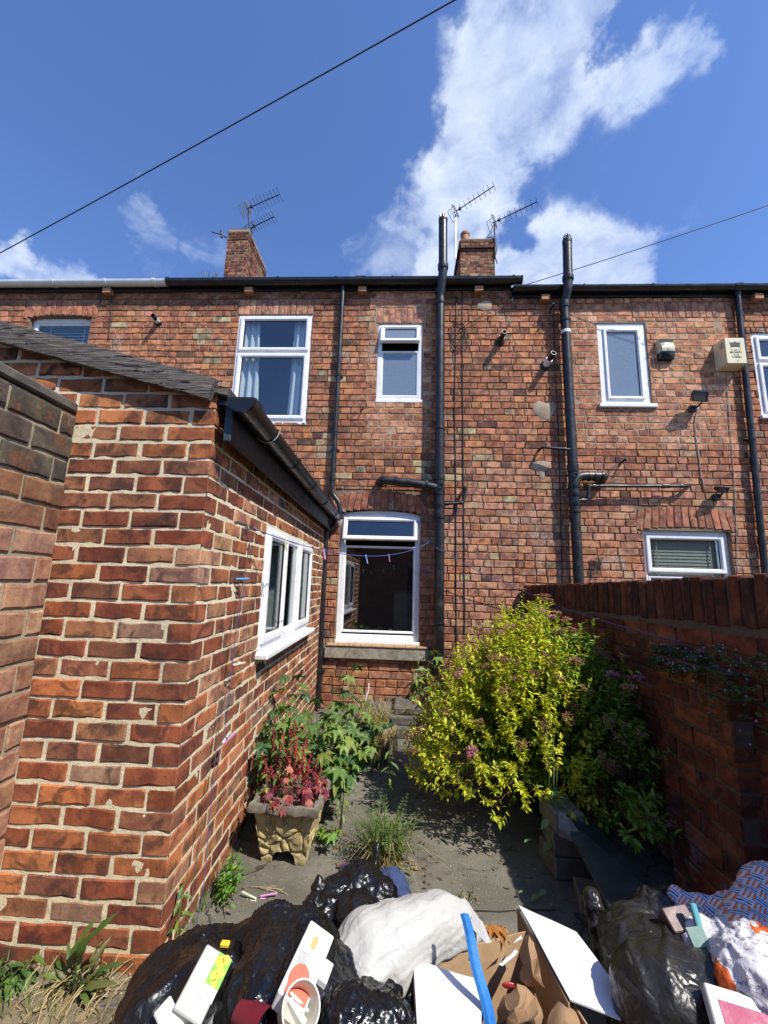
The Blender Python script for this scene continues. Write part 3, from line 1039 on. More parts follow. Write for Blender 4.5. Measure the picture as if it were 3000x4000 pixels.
chimney(house_left, -4.70, -4.15, 9.0, 10.35, 7.6, 10.40, [(10.10, 10.5, .012)], 3)
chr_ = chimney(house_mid, 1.30, 2.15, 9.0, 10.0, 7.6, 10.02, [(9.80, 10.1, .03), (9.72, 9.80, .05)], 4)
MB().lathe([(.13, 0), (.125, .05), (.115, .06), (.105, .30), (.12, .31), (.125, .36), (.10, .40), (.085, .40), (.085, .1)], 18, Matrix.Translation((1.46, 9.25, 10.03))).build('chimney_pot', TERRA, chr_, smooth=True)

# ------------------------------------------------------------------ outhouse
g = random.Random(21)
out = thing('outhouse', 'red brick outhouse with cream mortar, black eaves gutter and white side window', 'outhouse', (OX - .3, OY + 1.2, 0))
LS = YF - OY                                    # length of the side wall
MS = Matrix.Translation((OX, OY, 0)) @ Matrix.Rotation(OA, 4, 'Z')
OCH, OPT, OJT, OJH = .0767, .2155, .0155, .0122
NR = 29
WS = (.86, 2.335, .985, 1.742)                  # side window, along the wall
out_pal = [(0.287, 0.079, 0.037), (0.356, 0.106, 0.044), (0.253, 0.077, 0.040), (0.207, 0.079, 0.047), (0.437, 0.150, 0.058), (0.322, 0.106, 0.052), (0.241, 0.070, 0.037), (0.345, 0.138, 0.073)]


def out_col(z, gg, front):
    c = gg.choice(out_pal)
    if z > 1.85: c = gg.choice([(0.470, 0.171, 0.066), (0.426, 0.142, 0.055), (0.392, 0.153, 0.073)])
    if not front and gg.random() < .35: c = gg.choice([(0.440, 0.178, 0.090), (0.462, 0.224, 0.127), (0.418, 0.149, 0.064)])
    if gg.random() < .035: c = (.34, .19, .125)
    return jit(c, gg, .16)


# gable front: the bricks run up under the sloping barge board
ZB = 2.19
FW = 1.20
mb = MB()
v, f = rough_face(-FW, -.004, -.06, 2.75, [], .018)
f = [q for q in f if v[q[0]][2] < ZB + .02 - v[q[0]][0] * .27]
mb.add(v, f)
v, f = rough_face(.006, LS, -.06, 2.2, [(WS[0], WS[1], WS[2] - .03, WS[3])], .018)
mbs = MB().add(v, f, Matrix.Rotation(OA, 4, 'Z'))
mb2 = MB()
mb2.add(mb.v, mb.f)
mb2.add(mbs.v, mbs.f)
v, f = [], []
a, b, c_, d = WS[0], WS[1], WS[2] - .03, WS[3]
for (p0, p1), (p2, p3) in (((a, c_), (a, d)), ((b, d), (b, c_)), ((b, c_), (a, c_)), ((a, d), (b, d))):
    k = len(v)
    v += [(p0, .003, p1), (p2, .003, p3), (p2, .11, p3), (p0, .11, p1)]
    f.append((k, k + 1, k + 2, k + 3))
mb2.add(v, f, Matrix.Rotation(OA, 4, 'Z'))
for p in mb2.v:
    p.x += OX
    p.y += OY
# solid corner core so that no light leaks through
mb2.box(OX - .09, OX - .012, OY + .012, OY + .09, -.06, 2.2)
mb2.build('wall', MO_OUT, out, smooth='all')

# bond at the corner: full brick and half brick by turns
fr = []
for row in range(36):
    za = row * OCH
    x = 0.0 if row % 2 == 0 else -(.1 + OJT / 2)
    first = row % 2 == 0
    while x > -FW:
        L = OPT
        s = x - L / 2
        zc = za + (OCH - OJH) / 2
        if zc < ZB + .02 - s * .27:
            l_ = L - OJT if not first else L - OJT / 2
            so_ = s + (OJT / 4 if first else 0)
            fr.append(Course(so_, zc + g.uniform(-.002, .002), l_, OCH - OJH, g.uniform(-.001, .003), out_col(za, g, True), g.gauss(0, .006)))
        x -= L
        first = False
lay_bricks(out, fr, (OX, OY, 0), 0, NEAR, NEARH, BR_OUT, BR_OUT_M, 150, lambda p, q: p.x > LX - .02, g, .0018)
sd = []
for row in range(28):
    za = row * OCH
    start = (.104 + OJT * .6) if row % 2 == 0 else 0.0
    hs = WS[2] - .035 < za + OCH - OJH and WS[3] > za + .01
    segs = [(start, WS[0] - .002), (WS[1] + .002, LS)] if hs else [(start, LS)]
    for (p, q) in segs:
        x = start - (0 if row % 2 else 0.0)
        while x < q:
            a, b = max(x, p), min(x + OPT, q)
            if b - a > .04:
                a2 = a + (OJT / 2 if a > .02 else 0)
                b2 = b - OJT / 2
                bz = Course((a2 + b2) / 2, za + (OCH - OJH) / 2 + g.uniform(-.0015, .0015), b2 - a2, OCH - OJH, g.uniform(-.001, .003), out_col(za, g, False))
                sd.append(bz)
            x += OPT
lay_bricks(out, sd, (OX, OY, 0), OA, NEAR, NEARH, BR_OUT, BR_OUT_M, 300 - len(fr), None, g, .0018)

w_ = (WS[1] - WS[0])
l0, l1 = WS[0], WS[1]
sides = [(l0 + .03, l0 + .50, WS[2] + .03, WS[3] - .03, 0, GLASS, .05), (l0 + .52, l0 + .93, WS[2] + .045, WS[3] - .045, None, GLASS), (l0 + .95, l1 - .03, WS[2] + .03, WS[3] - .03, 0, GLASS, .05)]
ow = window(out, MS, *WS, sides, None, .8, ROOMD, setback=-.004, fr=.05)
MB().cbox(WS[0] - .03, WS[1] + .03, -.075, .05, WS[2] - .055, WS[2] - .022, .006, MS).build('sill', PVC, ow)
MB().box(WS[0] + .02, WS[1] - .02, .004, .10, WS[2] - .022, WS[2] + .002, MS).build('sill_upstand', PVC, ow)

# roof slab, barge board, eaves board
m, t = newmat('weathered_timber')
P = t.n('ShaderNodeTexCoord').outputs['Object']
gr = t.noise(t.scalev(P, (2.5, 40, 60)), 3.2, 6, .65, .8)
c = t.mix(t.rng(gr, .3, .7), (.030, .026, .023), (.23, .20, .175))
c = t.mix(t.rng(t.noise(t.scalev(P, (1, 3, 5)), 9, 5, .7), .55, .63), c, (.012, .011, .012))
c = t.mix(t.rng(t.noise(P, 14, 5, .7), .62, .72, 0, .7), c, (.34, .31, .28))
finish(t, c, .85, t.math('ADD', gr, t.math('MULTIPLY', t.noise(P, 60, 4, .6), .4)), 1.0, .008, spec=.2)
TIMBER = m
SL = math.atan(.27)
MBG = Matrix.Translation((OX - .005, OY - .050, 2.215)) @ Matrix.Rotation(SL, 4, 'Y')
mb = MB()
nx = 60
sec = []
for i in range(nx + 1):
    x = -1.5 + 1.5 * i / nx
    nz = mn.noise(Vector((x * 9, 0, 1))) * .004
    low = mn.noise(Vector((x * 14, 3, 1))) * .006
    sec.append([(x, .0 + mn.noise(Vector((x * 20, 1, 1))) * .002, -.046 + low), (x, -.004 + nz * .5, .0), (x, .0, .052 + nz), (x, .034, .056 + nz), (x, .034, -.046)])
for i in range(nx):
    for k in range(5):
        k2 = (k + 1) % 5
        mb.add([sec[i][k], sec[i + 1][k], sec[i + 1][k2], sec[i][k2]], [(0, 1, 2, 3)], MBG)
mb.add(sec[0], [(4, 3, 2, 1, 0)], MBG)
mb.add(sec[-1], [(0, 1, 2, 3, 4)], MBG)
mb.build('barge_board', TIMBER, out)
# roof of felted boards running back to the terrace
mb = MB()
MR = Matrix.Translation((OX + .055, OY - .02, 2.213)) @ Matrix.Rotation(SL, 4, 'Y')
mb.box(-2.0, 0, 0, LS + .01, -.012, .022, MR)
mb.build('roof', TIMBER, out)
MB().cbox(.0, LS - .02, -.075, -.052, 2.00, 2.165, .004, MS).build('fascia_board', FASC, out)
MB().box(.002, LS - .02, -.052, .02, 2.165, 2.185, MS).build('soffit_board', FASC, out)
MB().cbox(-.006, .003, -.080, -.046, 1.995, 2.168, .003, MS).build('fascia_end', plain('flaking_blue_paint', (.04, .075, .09), .7, .3, 25, .4, 60, dirt=(.01, .01, .012), dscale=10, dfac=.9), out)
mb = MB()
for i in range(120):
    s = g.uniform(0.02, LS * .75)
    p = MS @ Vector((s, -.03 + g.uniform(-.02, .02), 1.995))
    mb.tube([p, p + Vector((g.gauss(0, .006), g.gauss(0, .01), -g.uniform(.004, .03)))], [.0012, .0004], 4)
mb.build('moss', plain('dry_moss', (.06, .055, .02), .95, .3), out, kind='stuff')

# ------------------------------------------------------------------ left boundary wall
g = random.Random(33)
lw = thing('boundary_wall', 'rustic pink brick wall with darker top courses at the left edge', 'wall', (LX, 1.0, 0))
LCH, LPT = .1055, .235
mb = MB()
v, f = rough_face(.0, 1.6, -.05, 2.105, [], .02, y=.007, amp=.003)
MLW = Matrix.Translation((LX, OY - 1.6 - .002, 0)) @ Matrix.Rotation(R(90), 4, 'Z')
mb.add(v, f, MLW)
mb.box(0, 1.6, .02, .22, -.05, 2.10, MLW)
mb.build('wall', MO_LEFT, lw, smooth='all')
br = lay(0, 1.6, .0, 20, LCH, LPT, .014, (), 'stretch', g)
for b in br:
    top = b.z > 1.76
    c = g.choice([(.085, .068, .05), (.07, .06, .05), (.10, .075, .055)]) if top else g.choice([(.38, .195, .12), (.35, .175, .11), (.42, .22, .145), (.32, .15, .09), (.40, .185, .11)])
    if not top and b.z > 1.55: c = (.22, .10, .055)
    b.col = jit(c, g, .1)
    b.off = g.uniform(0, .004)
lay_bricks(lw, br, (LX, OY - 1.6 - .002, 0), R(90), NEAR, NEARH, BR_LEFT, BR_LEFT, 300, None, g, .003)
for i in range(6):
    MB().cbox(i * .4 - .8 + .003, i * .4 - .8 + .397, -.010, .24, 2.112, 2.160 + g.uniform(-.004, .004), .008, MLW, jit=.003).build('coping_stone', plain('coping_stone', (.12, .105, .085), .95, .25, 12, 1.0, 50, dirt=(.05, .045, .04), dscale=14, dfac=.8) if i == 0 else bpy.data.materials['coping_stone'], lw)

# ------------------------------------------------------------------ right yard wall
g = random.Random(44)
rw = thing('yard_wall', 'dark shaded red brick yard wall with brick-on-edge coping and a stepped pier', 'wall', (1.5, 3.2, 0))
RA = math.atan2(-1, 0) - math.atan2(.05, 3.25) * -1
# runs from the terrace (far) towards the camera; local x goes along -y
P0 = Vector((1.402, YF - .001, 0))
P1 = Vector((1.47, .5, 0))
dv = (P1 - P0)
RA = math.atan2(dv.y, dv.x)
RL = dv.length
MRW = Matrix.Translation(P0) @ Matrix.Rotation(RA, 4, 'Z')
yz = lambda s: 1.425 + .018 * s            # the top climbs a little towards the camera
v, f = rough_face(0, RL, -.05, 1.44, [], .03, y=.006, amp=.003)
mb = MB().add([(p[0], p[1], p[2] if p[2] < 1.2 else p[2] + .018 * p[0] - .03) for p in v], f, MRW)
mb.box(0, RL, .03, .215, -.05, 1.40, MRW)
mb.build('wall', MO_YARD, rw, smooth='all')
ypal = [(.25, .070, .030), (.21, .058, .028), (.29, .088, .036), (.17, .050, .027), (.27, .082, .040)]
br = lay(0, RL - .2, 0, 14, .0862, .245, .012, (), 'stretch', g)
for b in br:
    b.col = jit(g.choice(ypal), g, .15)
    b.off = g.uniform(-.001, .005)
    b.z += .010 * b.s * (b.z / 1.2)
cop = []
s = .04
while s < RL - .15:
    wd = g.uniform(.068, .080)
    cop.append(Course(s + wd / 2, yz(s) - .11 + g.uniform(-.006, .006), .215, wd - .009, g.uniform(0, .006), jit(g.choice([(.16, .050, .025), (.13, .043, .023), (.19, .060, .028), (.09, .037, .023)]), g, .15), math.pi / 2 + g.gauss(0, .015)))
    s += wd
hid = lambda p, q: True
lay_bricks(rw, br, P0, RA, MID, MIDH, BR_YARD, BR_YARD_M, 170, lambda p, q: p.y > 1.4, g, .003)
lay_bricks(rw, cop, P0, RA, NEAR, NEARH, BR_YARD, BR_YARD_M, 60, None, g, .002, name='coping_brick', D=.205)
# pier
px0, py0, py1 = 1.357, 1.847, 2.336
pier = MB().box(px0 + .008, 1.55, py0 + .008, py1 - .008, -.05, 1.055).build('pier', MO_YARD, rw)
pl = []
for row in range(12):
    za = row * .0885
    x = 0.0
    cells = [(0, .118), (.118, .362), (.362, .489)] if row % 2 else [(0, .245), (.245, .489)]
    for a, b in cells:
        pl.append(Course((a + b) / 2, za + .038, b - a - .012, .076, g.uniform(-.001, .004), jit(g.choice(ypal), g, .15)))
lay_bricks(pier, pl, (px0, py1, 0), R(-90), NEAR, NEARH, BR_YARD, BR_YARD_M, 60, None, g, .003)
pf = []
for row in range(12):
    za = row * .0885
    cells = [(.02, .20)] if row % 2 else [(.0, .112), (.112, .20)]
    for a, b in cells:
        pf.append(Course((a + b) / 2 + .108, za + .038, b - a - .012, .076, 0, jit(g.choice(ypal), g, .15)))
lay_bricks(pier, pf, (px0, py0, 0), 0, NEAR, NEARH, BR_YARD, BR_YARD_M, 60, None, g, .002)
MB().cbox(px0 - .004, 1.5, py0 - .005, py1 + .004, 1.056, 1.074, .006, jit=.004).build('ledge', MO_YARD, pier)
# ------------------------------------------------------------------ gutters
def gutter(name, label, mat, a, b, rad, M, joints, deep=1.0, cat='gutter', ends=(True, True), bracket_mat=None):
    """half-round gutter running along local x; centre line of its open top at the origin"""
    t_ = thing(name, label, cat, tuple(M @ Vector(((a + b) / 2, 0, 0))))
    N = 12
    mb = MB()
    prof = [(rad * math.cos(math.pi * k / N), -rad * deep * math.sin(math.pi * k / N)) for k in range(N + 1)]
    inn = [((rad - .004) * math.cos(math.pi * k / N), -(rad - .004) * deep * math.sin(math.pi * k / N)) for k in range(N + 1)]
    loop = prof + [(-rad, .006), (-rad + .008, .006)] + inn[::-1] + [(rad - .008, .006), (rad, .006)]
    n_ = len(loop)
    seg = max(2, int((b - a) / .5))
    v = [(a + (b - a) * i / seg, p[0], p[1] + mn.noise(Vector((i * 3.1 + a, 1, 1))) * .003) for i in range(seg + 1) for p in loop]
    f = [(i * n_ + k, i * n_ + (k + 1) % n_, (i + 1) * n_ + (k + 1) % n_, (i + 1) * n_ + k) for i in range(seg) for k in range(n_)]
    mb.add(v, f, M)
    for e, x in zip(ends, (a, b)):
        if e:
            sgn = -1 if x == a else 1
            pr = [(p[0] * 1.06, p[1] * 1.06) for p in prof] + [(-rad * 1.06, .008), (rad * 1.06, .008)][::1]
            k = len(pr)
            vv = [(x - sgn * .02, *p) for p in pr] + [(x + sgn * .006, *p) for p in pr]
            mb.add(vv, [tuple(range(k)), tuple(range(2 * k - 1, k - 1, -1))] + [(i, (i + 1) % k, (i + 1) % k + k, i + k) for i in range(k)], M)
    mb.build('channel', mat, t_, smooth=40)
    for x, wdt in joints:
        pr = [(p[0] * 1.09, p[1] * 1.09) for p in prof] + [(-rad * 1.1, .012), (rad * 1.1, .012)]
        k = len(pr)
        mb = MB()
        vv = [(x - wdt / 2, *p) for p in pr] + [(x + wdt / 2, *p) for p in pr]
        mb.add(vv, [tuple(range(k)), tuple(range(2 * k - 1, k - 1, -1))] + [(i, (i + 1) % k, (i + 1) % k + k, i + k) for i in range(k)], M)
        mb.build('union', bracket_mat or mat, t_, smooth=40)
    return t_


GY = YF - .085
gut_w = gutter('roof_gutter', 'weathered white plastic roof gutter along the leftmost eaves', WGUT, -7.4, -3.255, .058, Matrix.Translation((0, GY, 5.345)), [(-5.9, .05), (-4.85, .05), (-4.1, .03), (-3.42, .05)])
gut_m = gutter('roof_gutter', 'black plastic roof gutter above the bedroom window and the tall soil pipe', BLACKG, -3.25, 1.475, .062, Matrix.Translation((0, GY, 5.352)), [(-3.22, .03), (-2.6, .025), (-1.72, .03), (-.95, .025), (-.62, .13), (-.2, .025), (.78, .025), (1.36, .025)], 1.15)
gut_r = gutter('roof_gutter', 'thin dark green-black roof gutter above the alarm boxes', BLACKG, 1.37, 6.6, .055, Matrix.Translation((0, GY, 5.225)), [(2.25, .02), (3.1, .03), (4.15, .09), (5.4, .03)])
gut_o = gutter('eaves_gutter', 'black half-round eaves gutter on the outhouse roof edge', BLACKG, -.045, LS - .10, .056, MS @ Matrix.Translation((0, -.128, 2.172)), [(.015, .10), (.34, .012), (.86, .045), (1.45, .03), (2.1, .05), (2.75, .012)])
MB().tube([MS @ Vector((.335, -.128 + .063 * math.cos(a_), 2.174 - .063 * math.sin(a_))) for a_ in [math.pi * k / 14 for k in range(15)]], .0022, 5).build('joint_line', WGUT, gut_o)


# ------------------------------------------------------------------ pipes
def pipe(name, label, cat, pts, rad, mat, collars=(), cap=None, smooth_r=.06, segs=16, group=None, wobble=0):
    P_ = [Vector(p) for p in pts]
    t_ = thing(name, label, cat, tuple(P_[-1]), group)
    B_ = bend(P_, smooth_r) if len(P_) > 2 else P_
    MB().tube(B_, rad, segs).build('pipe', mat, t_, smooth=40)
    for (p, q, r_, L) in collars:
        p, q = Vector(p), Vector(q)
        d = (q - p).normalized()
        MB().lathe([(rad * .98, -L / 2 - .004), (r_, -L / 2), (r_, L / 2 - .006), (r_ * .97, L / 2), (rad * .98, L / 2 + .003)], segs, frame_to(p, p + d)).build('collar', mat, t_, smooth=40)
    return t_


def lerp(a, b, t):
    return Vector(a) * (1 - t) + Vector(b) * t


def seg_y(a, b, y):
    """point of the line a-b that is seen at height y"""
    lo, hi = 0.0, 1.0
    for _ in range(40):
        m_ = (lo + hi) / 2
        if proj(lerp(a, b, m_))[1] < y: lo = m_
        else: hi = m_
    return lerp(a, b, lo)


# rainwater pipe beside the kitchen window and down into the outhouse gutter
PY = YF - .055
a_ = at(742, 604, PY); b_ = at(719, 1035, PY); c_ = at(718, 1068, PY); d_ = at(733, 1085, PY - .01); e_ = at(735, 1118, PY - .01)
dp = pipe('downpipe', 'thin black rainwater downpipe between the two upper windows', 'downpipe', [a_, b_, c_, d_, e_], .030, BLACK,
          [(lerp(a_, b_, .01), b_, .036, .05), (lerp(a_, b_, .50), b_, .034, .05), (lerp(a_, b_, .86), b_, .034, .04), (b_, c_, .036, .04), (e_, d_, .036, .03)])
for q in (.5, .86):
    p = lerp(a_, b_, q)
    MB().box(p.x - .055, p.x + .055, YF - .012, YF, p.z - .012, p.z + .012).build('bracket', BLACK, dp)
o0 = MS @ Vector((LS - .16, -.128, 2.12)); o1 = at(704, 1150, YF - .085); o2 = at(686, 1530, YF - .085)
dp2 = pipe('downpipe', 'black rainwater downpipe in the corner below the outhouse gutter', 'downpipe', [o0, o0 + Vector((0.0, 0.01, -.06)), o1 + Vector((0, 0, .03)), o1 - Vector((0, 0, .08)), o2], .032, BLACK,
           [(o1 - Vector((0, 0, .03)), o2, .038, .06), (lerp(o1, o2, .80), o2, .038, .035)], smooth_r=.05)
p = lerp(o1, o2, .80)
MB().box(p.x - .06, p.x + .055, p.y - .01, p.y + .08, p.z - .016, p.z + .016).build('bracket', BLACK, dp2)


def cage(t_, p, r_):
    for k in range(8):
        a = 2 * math.pi * k / 8
        MB().tube([p + Vector((r_ * math.cos(a), r_ * math.sin(a), -.01)), p + Vector((r_ * math.cos(a) * .95, r_ * math.sin(a) * .95, .045)), p + Vector((r_ * math.cos(a) * .45, r_ * math.sin(a) * .45, .085))], .006, 5).build('vent_bar', ALU, t_)
    MB().lathe([(r_ * .5, .078), (r_ * .5, .090), (r_ * .1, .094)], 12, Matrix.Translation(p)).build('vent_cap', ALU, t_)


# tall soil pipe by the kitchen window
SY = YF - .105
GYP = YF - .19
s0, s1, s2, s3, s4 = at(957, 474, GYP), at(957, 585, GYP), at(955, 608, GYP + .02), at(951, 640, SY), at(948, 1560, SY)
sp = pipe('soil_pipe', 'tall black soil pipe right of the kitchen window, rising above the gutter', 'pipe', [s0, s1, s2 + Vector((0, 0, .04)), s3, s4], .057, BLACK,
          [(lerp(s0, s1, .03), s1, .060, .05), (lerp(s0, s1, .93), s1, .068, .07), (s3 + Vector((0, .0, .06)), s4, .068, .06)] +
          [(seg_y(s3, s4, q), s4, .0655, L) for q, L in ((655, .05), (928, .012), (1033, .05), (1062, .09), (1093, .04), (1117, .05), (1347, .012))], smooth_r=.04, segs=22)
cage(sp, s0, .05)
for q in (.10, .52):
    p = lerp(s3, s4, q)
    MB().box(p.x - .05, p.x + .05, SY + .03, YF, p.z - .02, p.z + .02).build('bracket', BLACK, sp)
br0 = seg_y(s3, s4, 1052)
e1 = at(822, 1037, YF - .10)
e0 = Vector((e1.x - .02, YF + .02, e1.z))
bp = MB().tube(bend([br0 + Vector((0, 0, -.02)), br0 + Vector((-.09, 0, .0)), lerp(br0, e1, .4) + Vector((0, 0, .008)), e1 + Vector((.02, 0, 0)), e0], .09), .052, 18).build('branch_pipe', IRON, sp, smooth=40)
for q in (.22, .52, .74):
    p = lerp(br0, e1, q) + Vector((0, 0, .012))
    MB().lathe([(.05, -.02), (.058, -.016), (.058, .016), (.05, .02)], 18, frame_to(p, e1)).build('collar', IRON, sp, smooth=40)
p = seg_y(s3, s4, 1052)
MB().lathe([(.034, -.01), (.034, .02), (.026, .02), (.026, .008), (.002, .008)], 16, frame_to(p + Vector((.005, -.055, 0)), p + Vector((.005, -1, 0)))).build('access_plug', IRON, sp, smooth=40)
w0 = seg_y(s3, s4, 1089); w1 = at(1000, 1086, SY + .02); w2 = at(1006, 1052, SY + .02)
pipe('waste_pipe', 'short thin waste pipe with an upturned end, right of the soil pipe', 'pipe', [w0, w1, w2, w2 + Vector((0, .12, .012))], .0185, BLACK, [(lerp(w0, w1, .3), w1, .024, .05), (lerp(w0, w1, .93), w1, .024, .03), (lerp(w1, w2, .9), w2, .024, .03)], smooth_r=.03, segs=12)

# iron soil pipe on the right-hand house
t0, t1, t2, t3, t4 = at(1225, 520, GYP), at(1227, 606, GYP), at(1226, 628, GYP + .02), at(1219, 655, SY), at(1251, 1275, SY)
ip = pipe('soil_pipe', 'old black iron soil pipe left of the frosted window, behind the yard wall', 'pipe', [t0, t1, t2 + Vector((0, 0, .02)), t3, t4], .056, IRON,
          [(lerp(t0, t1, .04), t1, .060, .05), (lerp(t0, t1, .95), t1, .068, .06), (t3 + Vector((0, 0, -.03)), t4, .066, .09)] +
          [(seg_y(t3, t4, q), t4, .065, L) for q, L in ((693, .03), (1012, .09), (1050, .05), (1068, .04), (1088, .05), (1106, .03))], smooth_r=.04, segs=22)
cage(ip, t0, .05)
p = seg_y(t3, t4, 718)
MB().lathe([(.0565, -.022), (.0585, -.02), (.0585, .02), (.0565, .022)], 20, frame_to(p, t4)).build('painted_band', PVC, ip, label='white painted band on the pipe')
br1 = seg_y(t3, t4, 1046)
f1 = at(1308, 1029, YF - .10)
MB().tube(bend([br1 + Vector((0, 0, -.03)), Vector((br1.x + .045, br1.y, f1.z - .02)), Vector((br1.x + .12, f1.y, f1.z)), f1 + Vector((-.02, 0, 0)), Vector((f1.x + .02, YF + .02, f1.z))], .08), .052, 18).build('branch_pipe', IRON, ip, smooth=40)
for x in (1272, 1284, 1300):
    p = at(x, 1029, YF - .10)
    MB().lathe([(.05, -.012), (.059, -.010), (.059, .010), (.05, .012)], 18, frame_to(p, p + Vector((1, 0, 0)))).build('collar', IRON, ip, smooth=40)
p = at(1242, 1026, SY - .055)
MB().lathe([(.03, -.01), (.03, .02), (.022, .02), (.022, .006), (.002, .006)], 16, frame_to(p, p + Vector((.1, -1, 0)))).build('access_plug', IRON, ip, smooth=40)
g0, g1, g2, g3, g4 = seg_y(t3, t4, 1082), at(1270, 1080, SY + .01), at(1272, 1050, SY + .01), at(1480, 1050, SY + .03), at(1488, 1050, YF + .02)
pipe('waste_pipe', 'long thin black waste pipe running level above the small lower window', 'pipe', [g0, g1, g2, g3, g4], .0195, IRON, [(lerp(g0, g1, .6), g1, .026, .04), (lerp(g1, g2, .2), g2, .026, .03), (lerp(g2, g3, .05), g3, .026, .03), (lerp(g2, g3, .80), g3, .026, .09), (lerp(g2, g3, .96), g3, .025, .03)], smooth_r=.03, segs=12)
h0, h1 = at(1172, 966, SY), at(1231, 971, SY - .03)
pipe('overflow_pipe', 'thin overflow pipe strapped to the old iron soil pipe, pointing left', 'pipe', [Vector((h0.x - .02, YF + .02, h0.z - .01)), h0, h1], .0155, IRON, [(lerp(h0, h1, .8), h1, .021, .04)], smooth_r=.03, segs=12)
k0, k1 = at(1592, 624, PY), at(1654, 1250, PY)
rp = pipe('downpipe', 'dark green-black rainwater downpipe beside the numbered alarm box', 'downpipe', [k0, k1], .034, BLACK, [(lerp(k0, k1, q), k1, .039, .03) for q in (.02, .19, .55)])
for q in (.19, .55):
    p = lerp(k0, k1, q)
    MB().box(p.x - .06, p.x + .06, YF - .014, YF, p.z - .012, p.z + .012).build('bracket', BLACK, rp)


# overflow spouts that stick out of the brickwork
def spout(label, p, q, rad, mat):
    t_ = thing('overflow_spout', label, 'pipe', tuple(p))
    p, q = Vector(p), Vector(q)
    MB().tube([p, q], rad, 10).build('pipe', mat, t_, smooth=40)
    MB().lathe([(rad * 1.5, 0), (rad * 1.5, .008), (rad, .012)], 10, frame_to(p, q)).build('collar', mat, t_)


spout('short thin spout sticking out under the small vent window', at(1424, 883, YF) if False else at(783, 884, YF), at(786, 880, YF - .07), .008, IRON)
spout('thin rusty spout near the eaves, left of the iron soil pipe', at(1187, 676, YF), at(1196, 655, YF - .16), .011, STEELD)
spout('thin spout above the long waste pipe, pointing up', at(1338, 1004, YF), at(1353, 990, YF - .10), .011, IRON)


# ------------------------------------------------------------------ boiler flues
def flue(label, base, tip, white, rad=.03):
    p, q = Vector(base), Vector(tip)
    t_ = thing('boiler_flue', label, 'flue', tuple(p), 'boiler flues on the house backs')
    d = (q - p)
    MB().lathe([(rad * 1.9, 0), (rad * 1.9, .012), (rad * 1.35, .03)], 18, frame_to(p, p + Vector((0, -1, 0)))).build('wall_collar', DKPL, t_, smooth=40)
    MB().tube([p, lerp(p, q, .5)], rad * 1.22, 18).build('pipe', PVC if white else DKPL, t_, smooth=40)
    mb = MB()
    mb.lathe([(rad, 0), (rad, d.length * .52), (rad * .8, d.length * .52), (rad * .8, d.length * .3), (.001, d.length * .3)], 18, frame_to(lerp(p, q, .48), q), caps=False)
    mb.build('terminal', DKPL, t_, smooth=40)


flue('small black boiler flue between the left windows', at(342, 697, YF), at(330, 681, YF - .15), True, .028)
flue('small black boiler flue on the bare wall right of the hanging cables', at(1080, 738, YF), at(1090, 716, YF - .17), False, .032)
flue('black boiler flue with a wide white band beside the iron soil pipe', at(1178, 790, YF), at(1196, 762, YF - .19), True, .034)


# ------------------------------------------------------------------ alarm boxes and lights
def text(name, s, size, M, mat, parent, align='CENTER'):
    cu = bpy.data.curves.new(name, 'FONT')
    cu.body = s
    cu.size = size
    cu.align_x = align
    cu.extrude = .0006
    tmp = bpy.data.objects.new(name, cu)
    me = evaluated_mesh(tmp)
    me.materials.clear()
    me.materials.append(mat)
    me.name = name
    o = bpy.data.objects.new(name, me)
    o.matrix_basis = M
    link(o)
    return setparent(o, parent)


ax0, az1 = at(1573, 728, YF - .17), None
c_ = at(1589, 757, YF - .17)
ab = thing('alarm_box', 'square yellowed alarm box with a black crown and a phone number', 'alarm box', (c_.x, YF, c_.z))
hw, hh = .112, .165
MA = Matrix.Translation((c_.x, YF - .172, c_.z))
mb = MB()
v = [(-hw, 0, -hh), (hw, 0, -hh), (hw, 0, hh), (-hw, 0, hh), (-hw - .012, .172, -hh - .012), (hw + .012, .172, -hh - .012), (hw + .012, .172, hh + .012), (-hw - .012, .172, hh + .012)]
mb.add(v, [(0, 1, 2, 3), (0, 4, 5, 1), (1, 5, 6, 2), (2, 6, 7, 3), (3, 7, 4, 0)], MA)
mb.build('cover', CREAM, ab)
for k in range(6):
    MB().box(-hw - .008, -hw + .002, .03, .085, .055 + k * .012, .060 + k * .012, MA).build('louvre', CREAMD, ab)
mb = MB()
mb.prism([(-.055, .058), (.055, .058), (.065, .115), (.045, .095), (.035, .112), (.025, .100), (0, .122), (-.02, .100), (-.033, .112), (-.045, .095), (-.065, .115)], (-.0015, .001), MA)
mb.box(-.056, .056, -.0015, .001, .044, .056, MA)
mb.box(-.056, -.052, -.0015, .001, .008, .042, MA)
mb.box(.052, .056, -.0015, .001, .008, .042, MA)
mb.prism([(-.056, .008), (.056, .008), (.052, .004), (.02, .004), (0, -.006), (-.02, .004), (-.052, .004)], (-.0015, .001), MA)
mb.build('crown_logo', INK, ab)
MT = lambda x, z: MA @ Matrix.Translation((x, -.002, z)) @ Matrix.Rotation(math.pi / 2, 4, 'X')
text('lettering', 'SECURITY', .033, MT(0, -.036), INK, ab)
text('lettering', 'TEL  0388', .016, MT(0, -.062), INK, ab)
text('lettering', '718451', .040, MT(.004, -.100), INK, ab)
MB().lathe([(.006, 0), (.006, .003), (.001, .003)], 10, MA @ Matrix.Translation((.01, 0, -.138)) @ Matrix.Rotation(math.pi / 2, 4, 'X')).build('screw', INK, ab)

